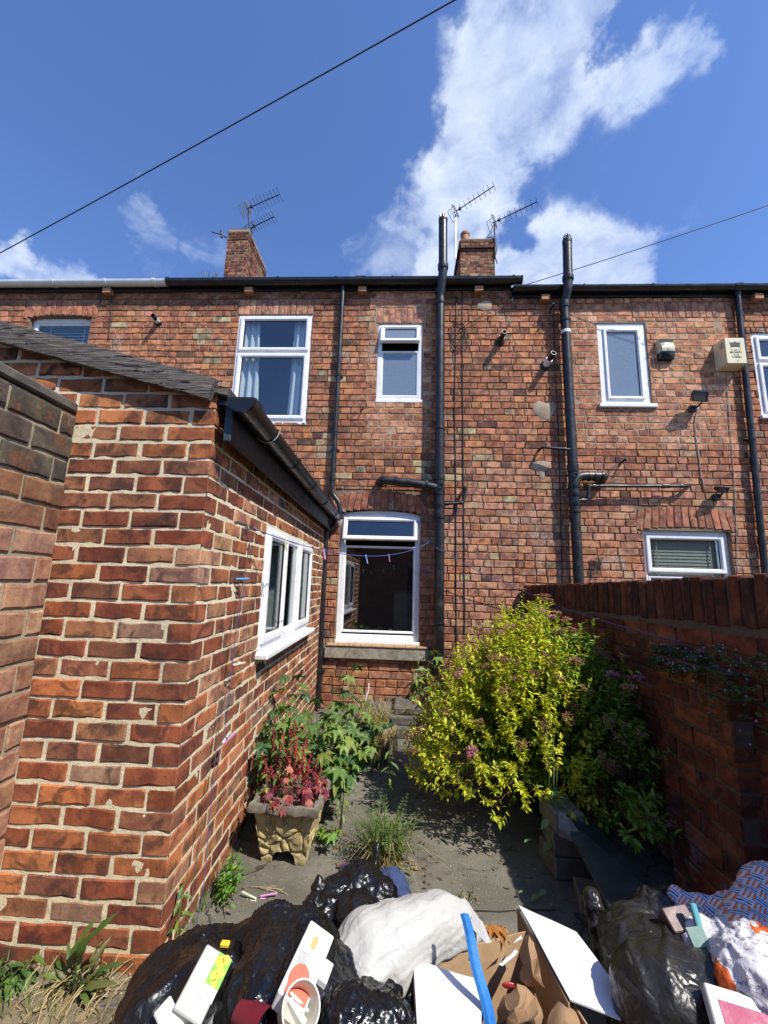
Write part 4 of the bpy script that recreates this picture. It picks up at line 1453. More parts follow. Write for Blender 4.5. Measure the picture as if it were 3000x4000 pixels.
c_ = at(1441, 754, YF - .06)
a2 = thing('alarm_box', 'rounded cream alarm box with a dark lower lip beside the frosted window', 'alarm box', (c_.x, YF, c_.z))
MA = Matrix.Translation((c_.x, YF, c_.z))
side = [(-.112 + .0, 0)]
mb = MB()
rows = []
for k in range(13):
    z = -.125 + .25 * k / 12
    q = k / 12
    dep = .055 + .035 * math.sin(math.pi * min(1, q * 1.1)) ** .8 if q < .95 else .07
    hw = .088 + .012 * q
    rows.append([(-hw, 0, z), (-hw, -dep * .7, z), (-hw * .82, -dep, z), (0, -dep - .006, z), (hw * .82, -dep, z), (hw, -dep * .7, z), (hw, 0, z)])
fl = [p for r_ in rows for p in r_]
fcs = [(i * 7 + k, i * 7 + k + 1, (i + 1) * 7 + k + 1, (i + 1) * 7 + k) for i in range(12) for k in range(6)]
top = [f for f in fcs if f[0] >= 28]
low = [f for f in fcs if f[0] < 28]
MB().add(fl[28:], [tuple(i - 28 for i in q) for q in top], MA).add([rows[-1][k] for k in range(7)], [tuple(range(7))], MA).build('cover', CREAMD, a2, smooth=50)
MB().add(fl[:35], low, MA).add([rows[0][k] for k in range(7)], [tuple(range(6, -1, -1))], MA).build('lower_lip', plain('dark_teal_lens', (.012, .018, .02), .25, .05), a2, smooth=50)
MB().cbox(-.102, .102, -.092, -.02, .122, .132, .004, MA).build('lid', CREAM, a2)
MB().lathe([(.022, 0), (.022, .003), (.018, .004), (.001, .004)], 16, MA @ Matrix.Translation((.0, -.094, -.01)) @ Matrix.Rotation(math.pi / 2, 4, 'X')).build('badge', CREAMD, a2)


def floodlight(label, c_, w_, h_, d, tilt, yaw):
    t_ = thing('floodlight', label, 'floodlight', (c_.x, YF, c_.z), 'floodlights on the right house')
    ML = Matrix.Translation((c_.x, YF - d, c_.z)) @ Matrix.Rotation(yaw, 4, 'Z') @ Matrix.Rotation(tilt, 4, 'X')
    mb = MB()
    v = [(-w_, 0, -h_), (w_, 0, -h_), (w_, 0, h_), (-w_, 0, h_), (-w_ * .6, .075, -h_ * .6), (w_ * .6, .075, -h_ * .6), (w_ * .6, .075, h_ * .6), (-w_ * .6, .075, h_ * .6)]
    mb.add(v, [(4, 7, 6, 5), (0, 4, 5, 1), (1, 5, 6, 2), (2, 6, 7, 3), (3, 7, 4, 0)], ML)
    mb.ring(-w_, w_, -h_, h_, [(0, 0), (0, -.012), (.010, -.014), (.012, -.002)], ML)
    mb.build('housing', DKPL, t_)
    MB().box(-w_ + .01, w_ - .01, -.004, 0, -h_ + .01, h_ - .01, ML).build('lens', LENS, t_)
    p = ML @ Vector((0, .06, -h_ * .7))
    MB().tube(bend([ML @ Vector((w_ * .7, .03, -h_)), Vector((c_.x, YF - d * .5, c_.z - h_ - .05)), Vector((c_.x - .01, YF - .03, c_.z - h_ - .03))], .05), .010, 8).build('bracket', DKPL, t_)
    MB().cbox(c_.x - .045, c_.x + .035, YF - .055, YF - .004, c_.z - h_ - .08, c_.z - h_ + .0, .008).build('junction_box', DKPL, t_)
    return t_


floodlight('black floodlight with a square glass below the cream alarm box', at(1512, 856, YF - .16), .095, .062, .16, R(18), R(8))
floodlight('small black floodlight at the end of the long waste pipe', at(1562, 1057, YF - .13), .070, .032, .13, R(25), R(14))


# ------------------------------------------------------------------ cables and wires
def wire(name, label, cat, pts, rad, mat, group=None, n_=6):
    mb = MB().tube(pts, rad, n_)
    o = mb.build(name, mat, None, smooth='all')
    return tag(o, label, cat, group)


def sag(a, b, s, n_=24):
    a, b = Vector(a), Vector(b)
    return [a.lerp(b, i / n_) - Vector((0, 0, s * 4 * (i / n_) * (1 - i / n_))) for i in range(n_ + 1)]


def onface(pts, y, wob=.004, sub=5):
    P_ = [at(x, yy, y) for x, yy in pts]
    out_ = []
    for i in range(len(P_) - 1):
        for k in range(sub):
            p = P_[i].lerp(P_[i + 1], k / sub)
            out_.append(p + Vector((mn.noise(p * 7) * wob, 0, 0)))
    return out_ + [P_[-1]]


wire('hanging_cable', 'thin black cable down the wall, nearer the soil pipe', 'cable', onface([(986, 640), (984, 760), (982, 900), (985, 1060), (985, 1200), (986, 1400)], YF - .008), .0055, CABLE)
wire('hanging_cable', 'thin black cable down the wall, nearer the small flue', 'cable', onface([(999, 622), (999, 760), (1000, 900), (1001, 1060), (1003, 1200), (1004, 1400)], YF - .008), .0055, CABLE)
wire('coiled_cable', 'loose coil of thin cable below the gutter beside the soil pipe', 'cable', [at(985 + 16 * math.cos(q * .55) + q * .35, 712 + 28 * math.sin(q * .55) + q * .5, YF - .02 - .01 * math.sin(q)) for q in range(40)], .0035, CABLE)
wire('slack_cable', 'cable climbing slackly to the end of the black roof gutter', 'cable', [at(x, y, YF - .03) for x, y in ((990, 715), (1010, 700), (1040, 685), (1075, 668), (1105, 640), (1112, 612))], .004, CABLE)
wire('slack_cable', 'thin cable down the left house from the white gutter', 'cable', onface([(243, 604), (241, 640), (238, 690), (234, 735)], YF - .012), .0045, CABLE)
wire('hanging_cable', 'thin black cable left of the iron soil pipe', 'cable', onface([(1196, 655), (1196, 700), (1199, 800), (1205, 900), (1208, 1000), (1212, 1140), (1215, 1262)], YF - .008), .005, CABLE)
wire('light_cable', 'pale cable running down from the square floodlight', 'cable', onface([(1508, 880), (1502, 905), (1503, 940), (1510, 985), (1515, 1030), (1524, 1060)], YF - .010), .0055, CABLEG)
wire('light_cable', 'thin pale cable hanging below the numbered alarm box', 'cable', onface([(1571, 800), (1572, 850), (1578, 930), (1586, 1040), (1592, 1180), (1594, 1240)], YF - .008), .004, CABLEG)
wire('light_cable', 'short pale cable running right from the small floodlight', 'cable', onface([(1578, 1057), (1605, 1056), (1640, 1059), (1680, 1060)], YF - .008), .004, CABLEG)
wire('tangled_wire', 'tangle of thin green and dark wire on the wall beside the iron soil pipe', 'wire', [at(1291 + 14 * math.sin(q * 1.3) - q * .25, 1205 + q * .9 + 10 * math.cos(q * 1.7), YF - .015 - .01 * math.sin(q * .7)) for q in range(46)], .002, CABLE)
wire('overhead_cable', 'thick black overhead cable crossing the whole sky on the left', 'cable', sag(at(-140, 622, 9.0), at(1120, -78, 5.0), .06, 30), .012, CABLE)
wire('phone_wire', 'thin phone wire rising right from the end of the roof gutter', 'wire', sag(at(1126, 618, YF - .05), at(1830, 383, 4.0), .03, 24), .0048, CABLE)
mb = MB()
P_ = [at(x, y, YF - .012) for x, y in ((1122, 606), (1116, 622), (1110, 636), (1106, 650))]
for i in range(3):
    d = P_[i + 1] - P_[i]
    mb.cbox(-.012, .012, -.004, .006, -d.length / 2 - .004, d.length / 2 + .004, .002, Matrix.Translation((P_[i] + P_[i + 1]) / 2) @ Matrix.Rotation(math.atan2(d.x, d.z), 4, 'Y'))
tag(mb.build('lead_strip', plain('grey_lead', (.32, .31, .29), .6, .2, 20), None), 'crooked grey lead strip hanging at the end of the gutter', 'strip')
# patches of render left on the brickwork
for lab, pts in (('pale render patch on the bricks left of the iron soil pipe', [(1150, 872), (1165, 866), (1180, 871), (1196, 868), (1200, 884), (1190, 903), (1176, 909), (1164, 900), (1152, 890)]),
                 ('small render patch below the thin overflow pipe', [(1150, 1000), (1166, 994), (1190, 998), (1188, 1010), (1178, 1016), (1176, 1036), (1166, 1034), (1162, 1018), (1150, 1014)]),
                 ('grey render smear on the wall above the black boiler flue', [(1032, 655), (1050, 649), (1064, 655), (1060, 668), (1044, 672), (1030, 665)])):
    P_ = [at(x, y, YF) for x, y in pts]
    k = len(P_)
    ctr = sum((p for p in P_), Vector()) / k
    v = [p + Vector((0, -.001, 0)) for p in P_] + [ctr.lerp(p, .8) + Vector((0, -.009, 0)) for p in P_] + [ctr + Vector((0, -.011, 0))]
    tag(MB().add(v, [(i, (i + 1) % k, (i + 1) % k + k, i + k) for i in range(k)][::1] + [(i + k, (i + 1) % k + k, 2 * k) for i in range(k)]).build('render_patch', LIMEP, None, smooth='all'), lab, 'patch')


# ------------------------------------------------------------------ aerials
def aerial(label, foot, head, tip, nel, grid, mat, el=.12, gw=.16, tilt=.5):
    foot, head, tip = Vector(foot), Vector(head), Vector(tip)
    t_ = thing('tv_aerial', label, 'aerial', tuple(foot), 'television aerials on the chimneys')
    MB().tube([foot, head], .016, 8).build('mast', STEELD if mat is STEELD else ALU, t_, smooth=40)
    d = (tip - head).normalized()
    MB().tube([head - d * .05, tip], .012, 7).build('boom', STEELD, t_, smooth=40)
    up = Vector((0, 0, 1))
    wd = d.cross(up).normalized()
    xd = (wd * math.cos(tilt) + d.cross(wd) * math.sin(tilt) * -1).normalized()
    L = (tip - head).length
    for i in range(nel):
        q = head + d * (L * (.14 + .86 * i / (nel - 1)))
        MB().tube([q - xd * el, q + xd * el], .0055, 5).build('element', STEELD, t_)
    for sg in (1, -1):
        nn = d.cross(xd)
        q0 = head + d * .02
        if grid == 'plate':
            for k in range(4):
                off = d * (-.03) + nn * sg * (.05 + .035 * k) - d * .05 * k
                MB().tube([q0 + off - xd * gw, q0 + off + xd * gw], .010, 5).build('reflector_bar', ALU if k else ALU, t_)
        else:
            a0, a1 = q0 + nn * sg * .03, q0 + nn * sg * .22 - d * .12
            for p, q in ((a0 - xd * gw, a1 - xd * gw), (a0 + xd * gw, a1 + xd * gw), (a1 - xd * gw, a1 + xd * gw), (a0 - xd * gw, a0 + xd * gw), ((a0 + a1) / 2 - xd * gw, (a0 + a1) / 2 + xd * gw)):
                MB().tube([p, q], .006, 5).build('reflector_bar', STEELD, t_)
    MB().cbox(-.03, .03, -.03, .03, -.03, .03, .008, Matrix.Translation(head + d * .12)).build('dipole_box', DKPL, t_)


CY = 9.1
aerial('upper aerial on the left chimney with a bright white reflector', at(538, 500, CY), at(536, 450, CY), at(604, 420, CY - .5), 9, 'plate', STEELD, .16, .16)
aerial('lower aerial on the left chimney, pointing right just above the bricks', at(542, 505, CY + .1), at(543, 492, CY + .1), at(592, 468, CY - .4), 9, 'none', STEELD, .13, .10)
aerial('aerial on the thin pale mast beside the orange chimney pot', at(984, 560, CY - .13), at(984, 457, CY - .13), at(1067, 402, CY - .75), 8, 'open', ALU, .10, .14)
aerial('aerial at the right edge of the right chimney, above the dark wires', at(1070, 560, CY - .13), at(1068, 480, CY - .13), at(1160, 436, CY - .75), 8, 'open', STEELD, .10, .14)
wire('aerial_lead', 'dark aerial lead looping down the right side of the right chimney', 'cable', [at(x, y, 8.97) for x, y in ((1066, 486), (1060, 500), (1052, 513), (1062, 512), (1071, 520), (1073, 540), (1070, 556), (1074, 570))], .012, CABLE)
br_ = thing('old_bracket', 'small rusty bracket sticking out left of the left chimney', 'bracket', tuple(at(486, 510, 9.2)))
MB().tube([at(490, 514, 9.15), at(478, 507, 9.1), at(460, 502, 9.05)], .014, 6).build('arm', STEELD, br_)
MB().tube([at(478, 498, 9.1), at(479, 513, 9.1)], .03, 6).build('clamp', STEELD, br_)
MB().tube([at(460, 502, 9.05), at(457, 500, 9.05), at(458, 504, 9.05)], .010, 5).build('hook', STEELD, br_)


# ------------------------------------------------------------------ curtains and blinds
def curtain(label, x0, x1, x0b, x1b, z0, z1, y, folds, cat='curtain'):
    n_ = folds * 6
    v, f = [], []
    for k in range(9):
        q = k / 8
        for i in range(n_ + 1):
            u = i / n_
            a = x0 + (x1 - x0) * u
            b = x0b + (x1b - x0b) * u
            v.append((a + (b - a) * q, y + .022 * math.sin(u * folds * 2 * math.pi + q * 1.2) + .01 * math.sin(u * 17 + q * 3), z1 + (z0 - z1) * q))
    for k in range(8):
        for i in range(n_):
            a = k * (n_ + 1) + i
            f.append((a, a + 1, a + n_ + 2, a + n_ + 1))
    o = MB().add(v, f).build('curtain', CURT, None, smooth='all')
    return tag(o, label, cat, 'curtains in the bedroom window')


curtain('white curtain drawn to the left side of the bedroom window', -2.24, -2.0, -2.24, -1.93, 3.42, 4.88, YF + .105, 3)
curtain('white curtain drawn to the right side of the bedroom window', -1.52, -1.28, -1.55, -1.27, 3.42, 4.88, YF + .105, 3)


def blind(label, x0, x1, z0, z1, y, n_, tiltd, mat=BLIND):
    t_ = thing('slatted_blind', label, 'blind', ((x0 + x1) / 2, y, z1))
    dz = (z1 - z0) / n_
    me = None
    for i in range(n_):
        if me is None:
            o = MB().box(x0, x1, -.022, .022, -.0012, .0012, Matrix.Rotation(R(tiltd), 4, 'X')).build('slat', mat, None)
            me = o.data
        else:
            o = bpy.data.objects.new('slat', me)
            link(o)
        o.location = (0, y, z0 + dz * (i + .5))
        setparent(o, t_)
    for x in (x0 + .12, x1 - .12):
        MB().box(x - .008, x + .008, y - .028, y - .026, z0, z1).build('tape', mat, t_)


blind('cream slatted blind inside the left house window', -5.12, -4.39, 3.8, 4.86, YF + .175, 24, 50)
blind('pale grey blind inside the small lower window behind the yard wall', 2.87, 3.72, 1.2, 2.06, YF + .112, 22, 76)
# a cabinet and bottle seen through the kitchen glass
kc = thing('kitchen_cabinet', 'pale cabinet seen dimly through the kitchen window', 'cabinet', (0.05, YF + .9, .8))
MB().cbox(-.10, .20, YF + .70, YF + 1.1, .76, 1.28, .008).build('body', plain('pale_cabinet_paint', (.25, .25, .24), .6), kc)
MB().cbox(-.12, .22, YF + .68, YF + 1.1, 1.281, 1.31, .006).build('worktop', plain('grey_worktop', (.1, .1, .11), .4), kc)

# striped net hanging inside the outhouse window
v, f = [], []
for i in range(121):
    s_ = WS[0] + .02 + (WS[1] - WS[0] - .04) * i / 120
    y_ = .22 + .016 * math.sin(i * 1.05)
    v += [MS @ Vector((s_, y_, WS[2])), MS @ Vector((s_, y_, WS[3]))]
f = [(2 * i, 2 * i + 2, 2 * i + 3, 2 * i + 1) for i in range(120) if (i // 8) % 3 != 2]
tag(MB().add(v, f).build('curtain', plain('grey_net', (.34, .35, .35), .9), None, smooth='all'), 'grey striped net curtain inside the outhouse window', 'curtain', None, 'stuff')
# ------------------------------------------------------------------ plants
LEAFC = leaf_mat('leaf_joined', 'col', .38)
LEAFO = leaf_mat('leaf_single', 'obj', .34)
PETAL = leaf_mat('petal', 'obj', .2, .6)
PETALC = leaf_mat('petal_joined', 'col', .2, .6)
STEM = plain('green_stem', (.10, .13, .04), .6, .15)
WOODY = plain('brown_stem', (.09, .055, .03), .8, .2)
STRAW = plain('dry_straw', (.46, .36, .19), .8, .2, 20)
g = random.Random(77)


def lance(L, W, fold=.25, droop=.2, seg=2):
    """pointed leaf along +x, upper side +z"""
    v, f = [(0, 0, 0)], []
    st = [(.30, .85), (.62, .9)] if seg == 2 else [(.18, .6), (.4, 1.0), (.65, .85), (.85, .45)]
    for u, wd in st:
        z = -droop * L * u * u
        v += [(L * u, 0, z - fold * W * .2), (L * u, W * wd, z + fold * W), (L * u, -W * wd, z + fold * W)]
    v.append((L, 0, -droop * L))
    f += [(0, 1, 2), (0, 3, 1)]
    for i in range(len(st) - 1):
        a = 1 + i * 3
        f += [(a, a + 3, a + 4, a + 1), (a, a + 2, a + 5, a + 3)]
    a = 1 + (len(st) - 1) * 3
    t_ = len(v) - 1
    f += [(a, t_, a + 1), (a, a + 2, t_)]
    return v, f


def lobed(rad, lobes, depth, gg, teeth=.06, droop=.25, spread=2.4):
    """palmate leaf: stalk joins at the origin, blade towards +x"""
    pts = []
    n_ = lobes * 6
    for i in range(n_ + 1):
        th = -spread + 2 * spread * i / n_
        ph = (i / 6.0) % 1.0
        lobe = 1 - depth * abs(math.cos(math.pi * ph)) ** .8
        size = (.62 + .38 * math.cos(th * .62))
        r_ = rad * lobe * size * (1 + gg.uniform(-teeth, teeth))
        x, y = .10 * rad + r_ * math.cos(th), r_ * math.sin(th)
        pts.append((x, y, -droop * (x * x + y * y) / rad + .10 * rad * math.cos(2 * math.pi * ph) + gg.uniform(-.02, .02) * rad))
    v = [(0.06 * rad, 0, .03 * rad)] + pts + [(0, 0, 0)]
    f = [(0, i, i + 1) for i in range(1, len(pts))]
    return v, f


def leafmeshes(gen, k, mat, nm='leaf'):
    out_ = []
    for _ in range(k):
        v, f = gen()
        me = bpy.data.meshes.new(nm)
        me.from_pydata(v, [], f)
        me.materials.append(mat)
        me.polygons.foreach_set('use_smooth', [True] * len(me.polygons))
        me.update()
        out_.append(me)
    return out_


def orient(p, d, up=(0, 0, 1), roll=0.0, sc=1.0):
    """matrix: +x along d, +z towards up"""
    x = Vector(d).normalized()
    u = Vector(up)
    y = u.cross(x)
    y = y.normalized() if y.length > 1e-4 else x.orthogonal().normalized()
    z = x.cross(y)
    return basis(Vector(p), x, y, z) @ Matrix.Rotation(roll, 4, 'X') @ Matrix.Scale(sc, 4)


def put(me, parent, M, col=None, nm=None):
    o = bpy.data.objects.new(nm or me.name.split('.')[0], me)
    o.matrix_basis = M
    if col: o.color = (*col, 1)
    link(o)
    return setparent(o, parent)


LAN = [lance(1, .19, .35, .15), lance(1, .22, .25, .3), lance(1, .17, .45, .05)]


# --- the golden shrub
def shrub():
    c0 = Vector((.92, 2.95, 0))
    sh = thing('golden_shrub', 'large yellow-green leafy shrub with pink and brown flower heads', 'shrub', tuple(c0))
    fol, stems = MB(), MB()
    heads = []
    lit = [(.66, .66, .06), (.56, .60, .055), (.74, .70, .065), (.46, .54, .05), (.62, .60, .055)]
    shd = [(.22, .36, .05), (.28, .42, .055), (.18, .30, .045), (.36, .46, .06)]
    def envelope(th, ph):
        # radius of the crown in direction (th azimuth, ph elevation 0..1)
        return None
    N = 1050
    for i in range(N):
        th = g.uniform(0, 2 * math.pi)
        q = g.random() ** .6
        inner = g.random()
        hgt = (1.17 - .22 * q ** 2) * g.uniform(.80, 1.03)
        rx, ry = .79, .58
        reach = q
        end = Vector((c0.x - .02 + rx * reach * math.cos(th), c0.y + ry * reach * math.sin(th), 0))
        drop = reach ** 3.4
        end.z = hgt * (1 - .72 * drop) * (.55 + .45 * inner ** .35)
        if end.x > 1.40 : end.x = 1.40 - g.random() * .12
        if end.y > 4.5: end.y = 4.5
        if end.z < .14: end.z = .14 + g.random() * .1
        base = c0 + Vector((g.gauss(0, .07), g.gauss(0, .06), 0))
        mid_ = Vector(((base.x * .62 + end.x * .38), (base.y * .62 + end.y * .38), max(end.z * .75, .35) + .12 * reach))
        pts = arc3(base, mid_, end, 9)
        tipd = (pts[-1] - pts[-2]).normalized()
        up_ = Vector((0, 0, 1))
        tipd = (tipd * .6 + up_ * .65).normalized()
        sl_ = g.uniform(.08, .20)
        shoot = [pts[-1] + tipd * sl_ * k / 4 for k in range(1, 5)]
        if i % 3 == 0:
            stems.tube(pts[::2] + [pts[-1], shoot[-1]], [.0035, .003, .003, .0025, .002, .0018, .0012][:len(pts[::2]) + 2], 4, False)
        else:
            stems.tube([pts[-4], pts[-1], shoot[-1]], [.0022, .0018, .001], 3, False)
        full = pts[4:] + shoot
        tone = g.uniform(.8, 1.12)
        for k in range(len(full) - 1):
            p, q2 = full[k], full[k + 1]
            ax = (q2 - p).normalized()
            for _ in range(5):
                t0_ = g.random()
                ang = g.uniform(0, 2 * math.pi)
                side_ = ax.orthogonal().normalized()
                side_ = (Matrix.Rotation(ang, 3, ax) @ side_)
                d = (side_ * g.uniform(.7, 1.1) + ax * g.uniform(.3, .9) + Vector((0, 0, .1)))
                L = g.uniform(.026, .048) * (1.0 if k < len(full) - 3 else .75)
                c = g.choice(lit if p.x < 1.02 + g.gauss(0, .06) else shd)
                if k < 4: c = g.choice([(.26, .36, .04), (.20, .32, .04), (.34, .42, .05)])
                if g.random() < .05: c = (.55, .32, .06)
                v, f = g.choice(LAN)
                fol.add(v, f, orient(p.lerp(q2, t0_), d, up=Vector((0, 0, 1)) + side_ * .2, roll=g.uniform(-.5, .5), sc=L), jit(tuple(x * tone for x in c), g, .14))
        if end.z > .35 and g.random() < .62:
            heads.append((shoot[-1], tipd))
    # a tall spray against the far wall corner, and a thinner one along the wall
    for (bx, by, hx, hy, hz, cnt) in ((1.10, 3.25, 1.10, 3.30, 1.30, 7), (1.20, 2.6, 1.30, 2.55, .98, 6), (1.18, 2.45, 1.28, 2.35, .75, 6), (1.1, 2.3, 1.2, 2.2, .42, 8), (.3, 2.8, .18, 2.75, .42, 6)):
        for _ in range(cnt):
            e = Vector((hx + g.gauss(0, .06), hy + g.gauss(0, .07), hz + g.uniform(-.16, .04)))
            b = Vector((bx, by, .45 * hz))
            pts = arc3(b, (b + e) / 2 + Vector((0, 0, .08)), e, 9)
            stems.tube(pts, .0022, 4, False)
            for k in range(3, 9):
                ax = (pts[k + 1] - pts[k]).normalized()
                for _2 in range(4):
                    side_ = Matrix.Rotation(g.uniform(0, 6.28), 3, ax) @ ax.orthogonal().normalized()
                    v, f = g.choice(LAN)
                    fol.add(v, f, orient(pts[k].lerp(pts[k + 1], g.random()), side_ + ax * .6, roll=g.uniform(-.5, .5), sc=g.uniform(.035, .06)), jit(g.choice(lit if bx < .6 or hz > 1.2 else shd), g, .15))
            if g.random() < .7: heads.append((e, Vector((0, 0, 1))))
    stems.build('stem', WOODY, sh, kind='stuff')
    fol.build('foliage', LEAFC, sh, smooth='all', kind='stuff')
    # flower heads: flat clusters of tiny blooms
    def head(pink):
        mb = MB()
        for _ in range(34):
            a, r_ = g.uniform(0, 6.28), .024 * math.sqrt(g.random())
            p = Vector((r_ * math.cos(a), r_ * math.sin(a), .004 - r_ * r_ * 9 + g.uniform(-.003, .004)))
            s_ = g.uniform(.0028, .0045)
            mb.add([(p.x - s_, p.y, p.z), (p.x, p.y - s_, p.z), (p.x + s_, p.y, p.z), (p.x, p.y + s_, p.z), (p.x, p.y, p.z + s_), (p.x, p.y, p.z - s_)],
                   [(0, 1, 4), (1, 2, 4), (2, 3, 4), (3, 0, 4), (1, 0, 5), (2, 1, 5), (3, 2, 5), (0, 3, 5)])
        for _ in range(7):
            a = g.uniform(0, 6.28)
            mb.tube([(0, 0, -.02), (.016 * math.cos(a), .016 * math.sin(a), 0)], .0007, 3, False)
        return mb.mesh('flower_head', PETAL)
    hm_ = [head(0) for _ in range(5)]
    g.shuffle(heads)
    for i, (p, d) in enumerate(heads[:260]):
        pink = i % 21 == 0
        c = jit((.52, .15, .28), g, .15) if pink else jit(g.choice([(.24, .11, .055), (.30, .15, .075), (.34, .19, .11), (.26, .11, .07)]), g, .2)
        put(hm_[i % 5], sh, frame_to(p, p + d) @ Matrix.Scale(g.uniform(1.1, 1.8), 4), c, 'flower_head')
    return sh


shrub()


# --- plants with single leaves
def leafy(name, label, cat, base, stems, meshes_, pal, size, group=None, leaf_n=10, stem_mat=STEM, petiole=.05, up_first=.2, flat=.35, opp=False, stem_r=.004, mid=0.0):
    """stems: list of end points (absolute); leaves along each stem"""
    t_ = thing(name, label, cat, tuple(base), group)
    for e in stems:
        b = Vector(base) + Vector((g.gauss(0, .012), g.gauss(0, .012), 0))
        e = Vector(e)
        m_ = (b + e) / 2 + Vector((g.gauss(0, .02) - mid * (e.x - b.x), g.gauss(0, .02), .05 * (e - b).length))
        pts = arc3(b, m_, e, 8)
        mb = MB().tube(pts, [stem_r * (1 - .6 * k / 8) for k in range(9)], 5)
        a0 = g.uniform(0, 6.28)
        for k in range(leaf_n):
            u = up_first + (1 - up_first) * (k + g.uniform(-.2, .2)) / leaf_n
            u = min(max(u, 0), 1)
            i = min(int(u * 8), 7)
            p = pts[i].lerp(pts[i + 1], u * 8 - i)
            ax = (pts[i + 1] - pts[i]).normalized()
            for o_ in ((0, math.pi) if opp else (0,)):
                a = a0 + (k * math.pi / 2 if opp else k * 2.4) + o_ + g.gauss(0, .2)
                d = Vector((math.cos(a), math.sin(a), g.uniform(.0, .6)))
                pl_ = petiole * g.uniform(.6, 1.3)
                q = p + d.normalized() * pl_
                if pl_ > .008:
                    mb.tube([p, (p + q) / 2 + Vector((0, 0, pl_ * .15)), q], stem_r * .35, 3, False)
                dd = Vector((d.x, d.y, -flat * g.uniform(.3, 1.5)))
                s_ = size * g.uniform(.7, 1.2) * (1 - .35 * u)
                put(g.choice(meshes_), t_, orient(q, dd, roll=g.gauss(0, .3), sc=s_), jit(g.choice(pal), g, .16), 'leaf')
        mb.build('stem', stem_mat, t_)
    return t_


SYC = leafmeshes(lambda: lobed(1, 5, .45, g, .07, .25), 5, LEAFO)
OVAL = leafmeshes(lambda: lance(1, .26, .3, .3, 4), 4, LEAFO)
HEUC = leafmeshes(lambda: lobed(1, 7, .28, g, .08, .5, 2.9), 5, LEAFO)
NAR = leafmeshes(lambda: lance(1, .15, .3, .3, 4), 4, LEAFO)
spal = [(.12, .20, .045), (.09, .17, .05), (.18, .26, .06), (.07, .14, .055), (.22, .28, .06)]
FB = YF - .25
bx = lambda x, y, Y: at(x, y, Y)
leafy('sycamore_sapling', 'young sycamore with a single tall shoot against the outhouse wall', 'sapling', (-.74, 2.95, 0), [bx(640, 1445, 2.95), bx(615, 1500, 2.85), bx(598, 1560, 2.75)], SYC, spal, .105, 'sycamore saplings behind the planter', 13, WOODY, .07, .30)
leafy('sycamore_sapling', 'broad young sycamore right behind the red-leaved planter', 'sapling', (-.52, 2.75, 0), [bx(700, 1560, 2.7), bx(735, 1530, 2.75), bx(670, 1540, 2.8), bx(716, 1600, 2.6), bx(650, 1590, 2.65), bx(725, 1580, 2.7), bx(690, 1510, 2.85), bx(745, 1650, 2.6)], SYC, spal, .112, 'sycamore saplings behind the planter', 14, WOODY, .08, .30)
leafy('sycamore_sapling', 'young sycamore with thin tall stems in front of the stone sill', 'sapling', (-.45, 3.35, 0), [bx(762, 1440, 3.4), bx(745, 1490, 3.35), bx(790, 1530, 3.3), bx(770, 1570, 3.2), bx(815, 1560, 3.3), bx(735, 1560, 3.2), bx(800, 1600, 3.2), bx(760, 1620, 3.1)], SYC, spal, .112, 'sycamore saplings behind the planter', 13, WOODY, .08, .30)
leafy('sycamore_sapling', 'young sycamore crowded between the planter and the outhouse wall', 'sapling', (-.72, 2.62, 0), [bx(600, 1530, 2.6), bx(625, 1500, 2.65), bx(585, 1600, 2.55), bx(650, 1540, 2.6)], SYC, spal, .095, 'sycamore saplings behind the planter', 11, WOODY, .07, .35)
leafy('sycamore_seedling', 'low sycamore seedling right of the stone planter', 'seedling', tuple(atz(707, 1800, 0)), [atz(700, 1800, .10) , atz(722, 1795, .14), atz(712, 1815, .06)], SYC, [(.20, .32, .05), (.14, .24, .04)], .055, None, 4, WOODY, .03, .4)
leafy('leafy_weed', 'upright weed with pale narrow leaves beside the planter rim', 'weed', tuple(atz(737, 1800, 0)), [bx(742, 1690, 2.35), bx(733, 1720, 2.33)], NAR, [(.22, .30, .06), (.16, .25, .05)], .065, None, 8, WOODY, .01, .35)
leafy('leafy_weed', 'slender weed with pale leaves on the dark path by the shrub', 'weed', tuple(atz(842, 1745, 0)), [bx(843, 1612, 2.75), bx(850, 1625, 2.78)], NAR, [(.24, .32, .08), (.16, .24, .06)], .07, None, 8, STEM, .012, .25)
leafy('climbing_sycamore', 'sycamore shoot with large leaves climbing beside the soil pipe foot', 'sapling', (.13, YF - .35, -.0), [bx(938, 1400, YF - .25), bx(916, 1440, YF - .3), bx(900, 1500, YF - .35), bx(925, 1470, YF - .3), bx(890, 1530, YF - .4)], SYC, [(.10, .19, .05), (.16, .25, .06), (.26, .32, .08)], .12, None, 9, WOODY, .07, .40)
leafy('willowherb_weed', 'single upright weed with paired leaves at the outhouse corner', 'weed', tuple(atz(378, 2085, 0.01)), [at(397, 1897, 1.78), ], NAR, [(.17, .28, .045), (.22, .32, .05), (.12, .22, .04)], .062, None, 9, STEM, .004, .06, opp=True)
def bushy(name, label, base, pts, ml, pal, size, n_, lf, r_=.03, pet=.01, **k):
    ends = []
    for _ in range(n_):
        p = g.choice(pts)
        ends.append(Vector(p) + Vector((g.gauss(0, r_), g.gauss(0, r_), g.gauss(0, r_))))
    return leafy(name, label, 'weed', base, ends, ml, pal, size, None, lf, STEM, pet, .15, **k)


bushy('bushy_weed', 'bushy fresh green weed growing against the foot of the outhouse wall', (-.79, 2.10, 0), [at(505, 1850, 2.08), at(530, 1830, 2.15), at(495, 1890, 2.0), at(490, 1925, 1.96), at(515, 1880, 2.0)], OVAL, [(.15, .30, .035), (.20, .36, .045), (.10, .22, .03)], .040, 20, 9, .02, .008)
# red-leaved heuchera in its trough
pc = Vector((-.56, 2.40, 0))
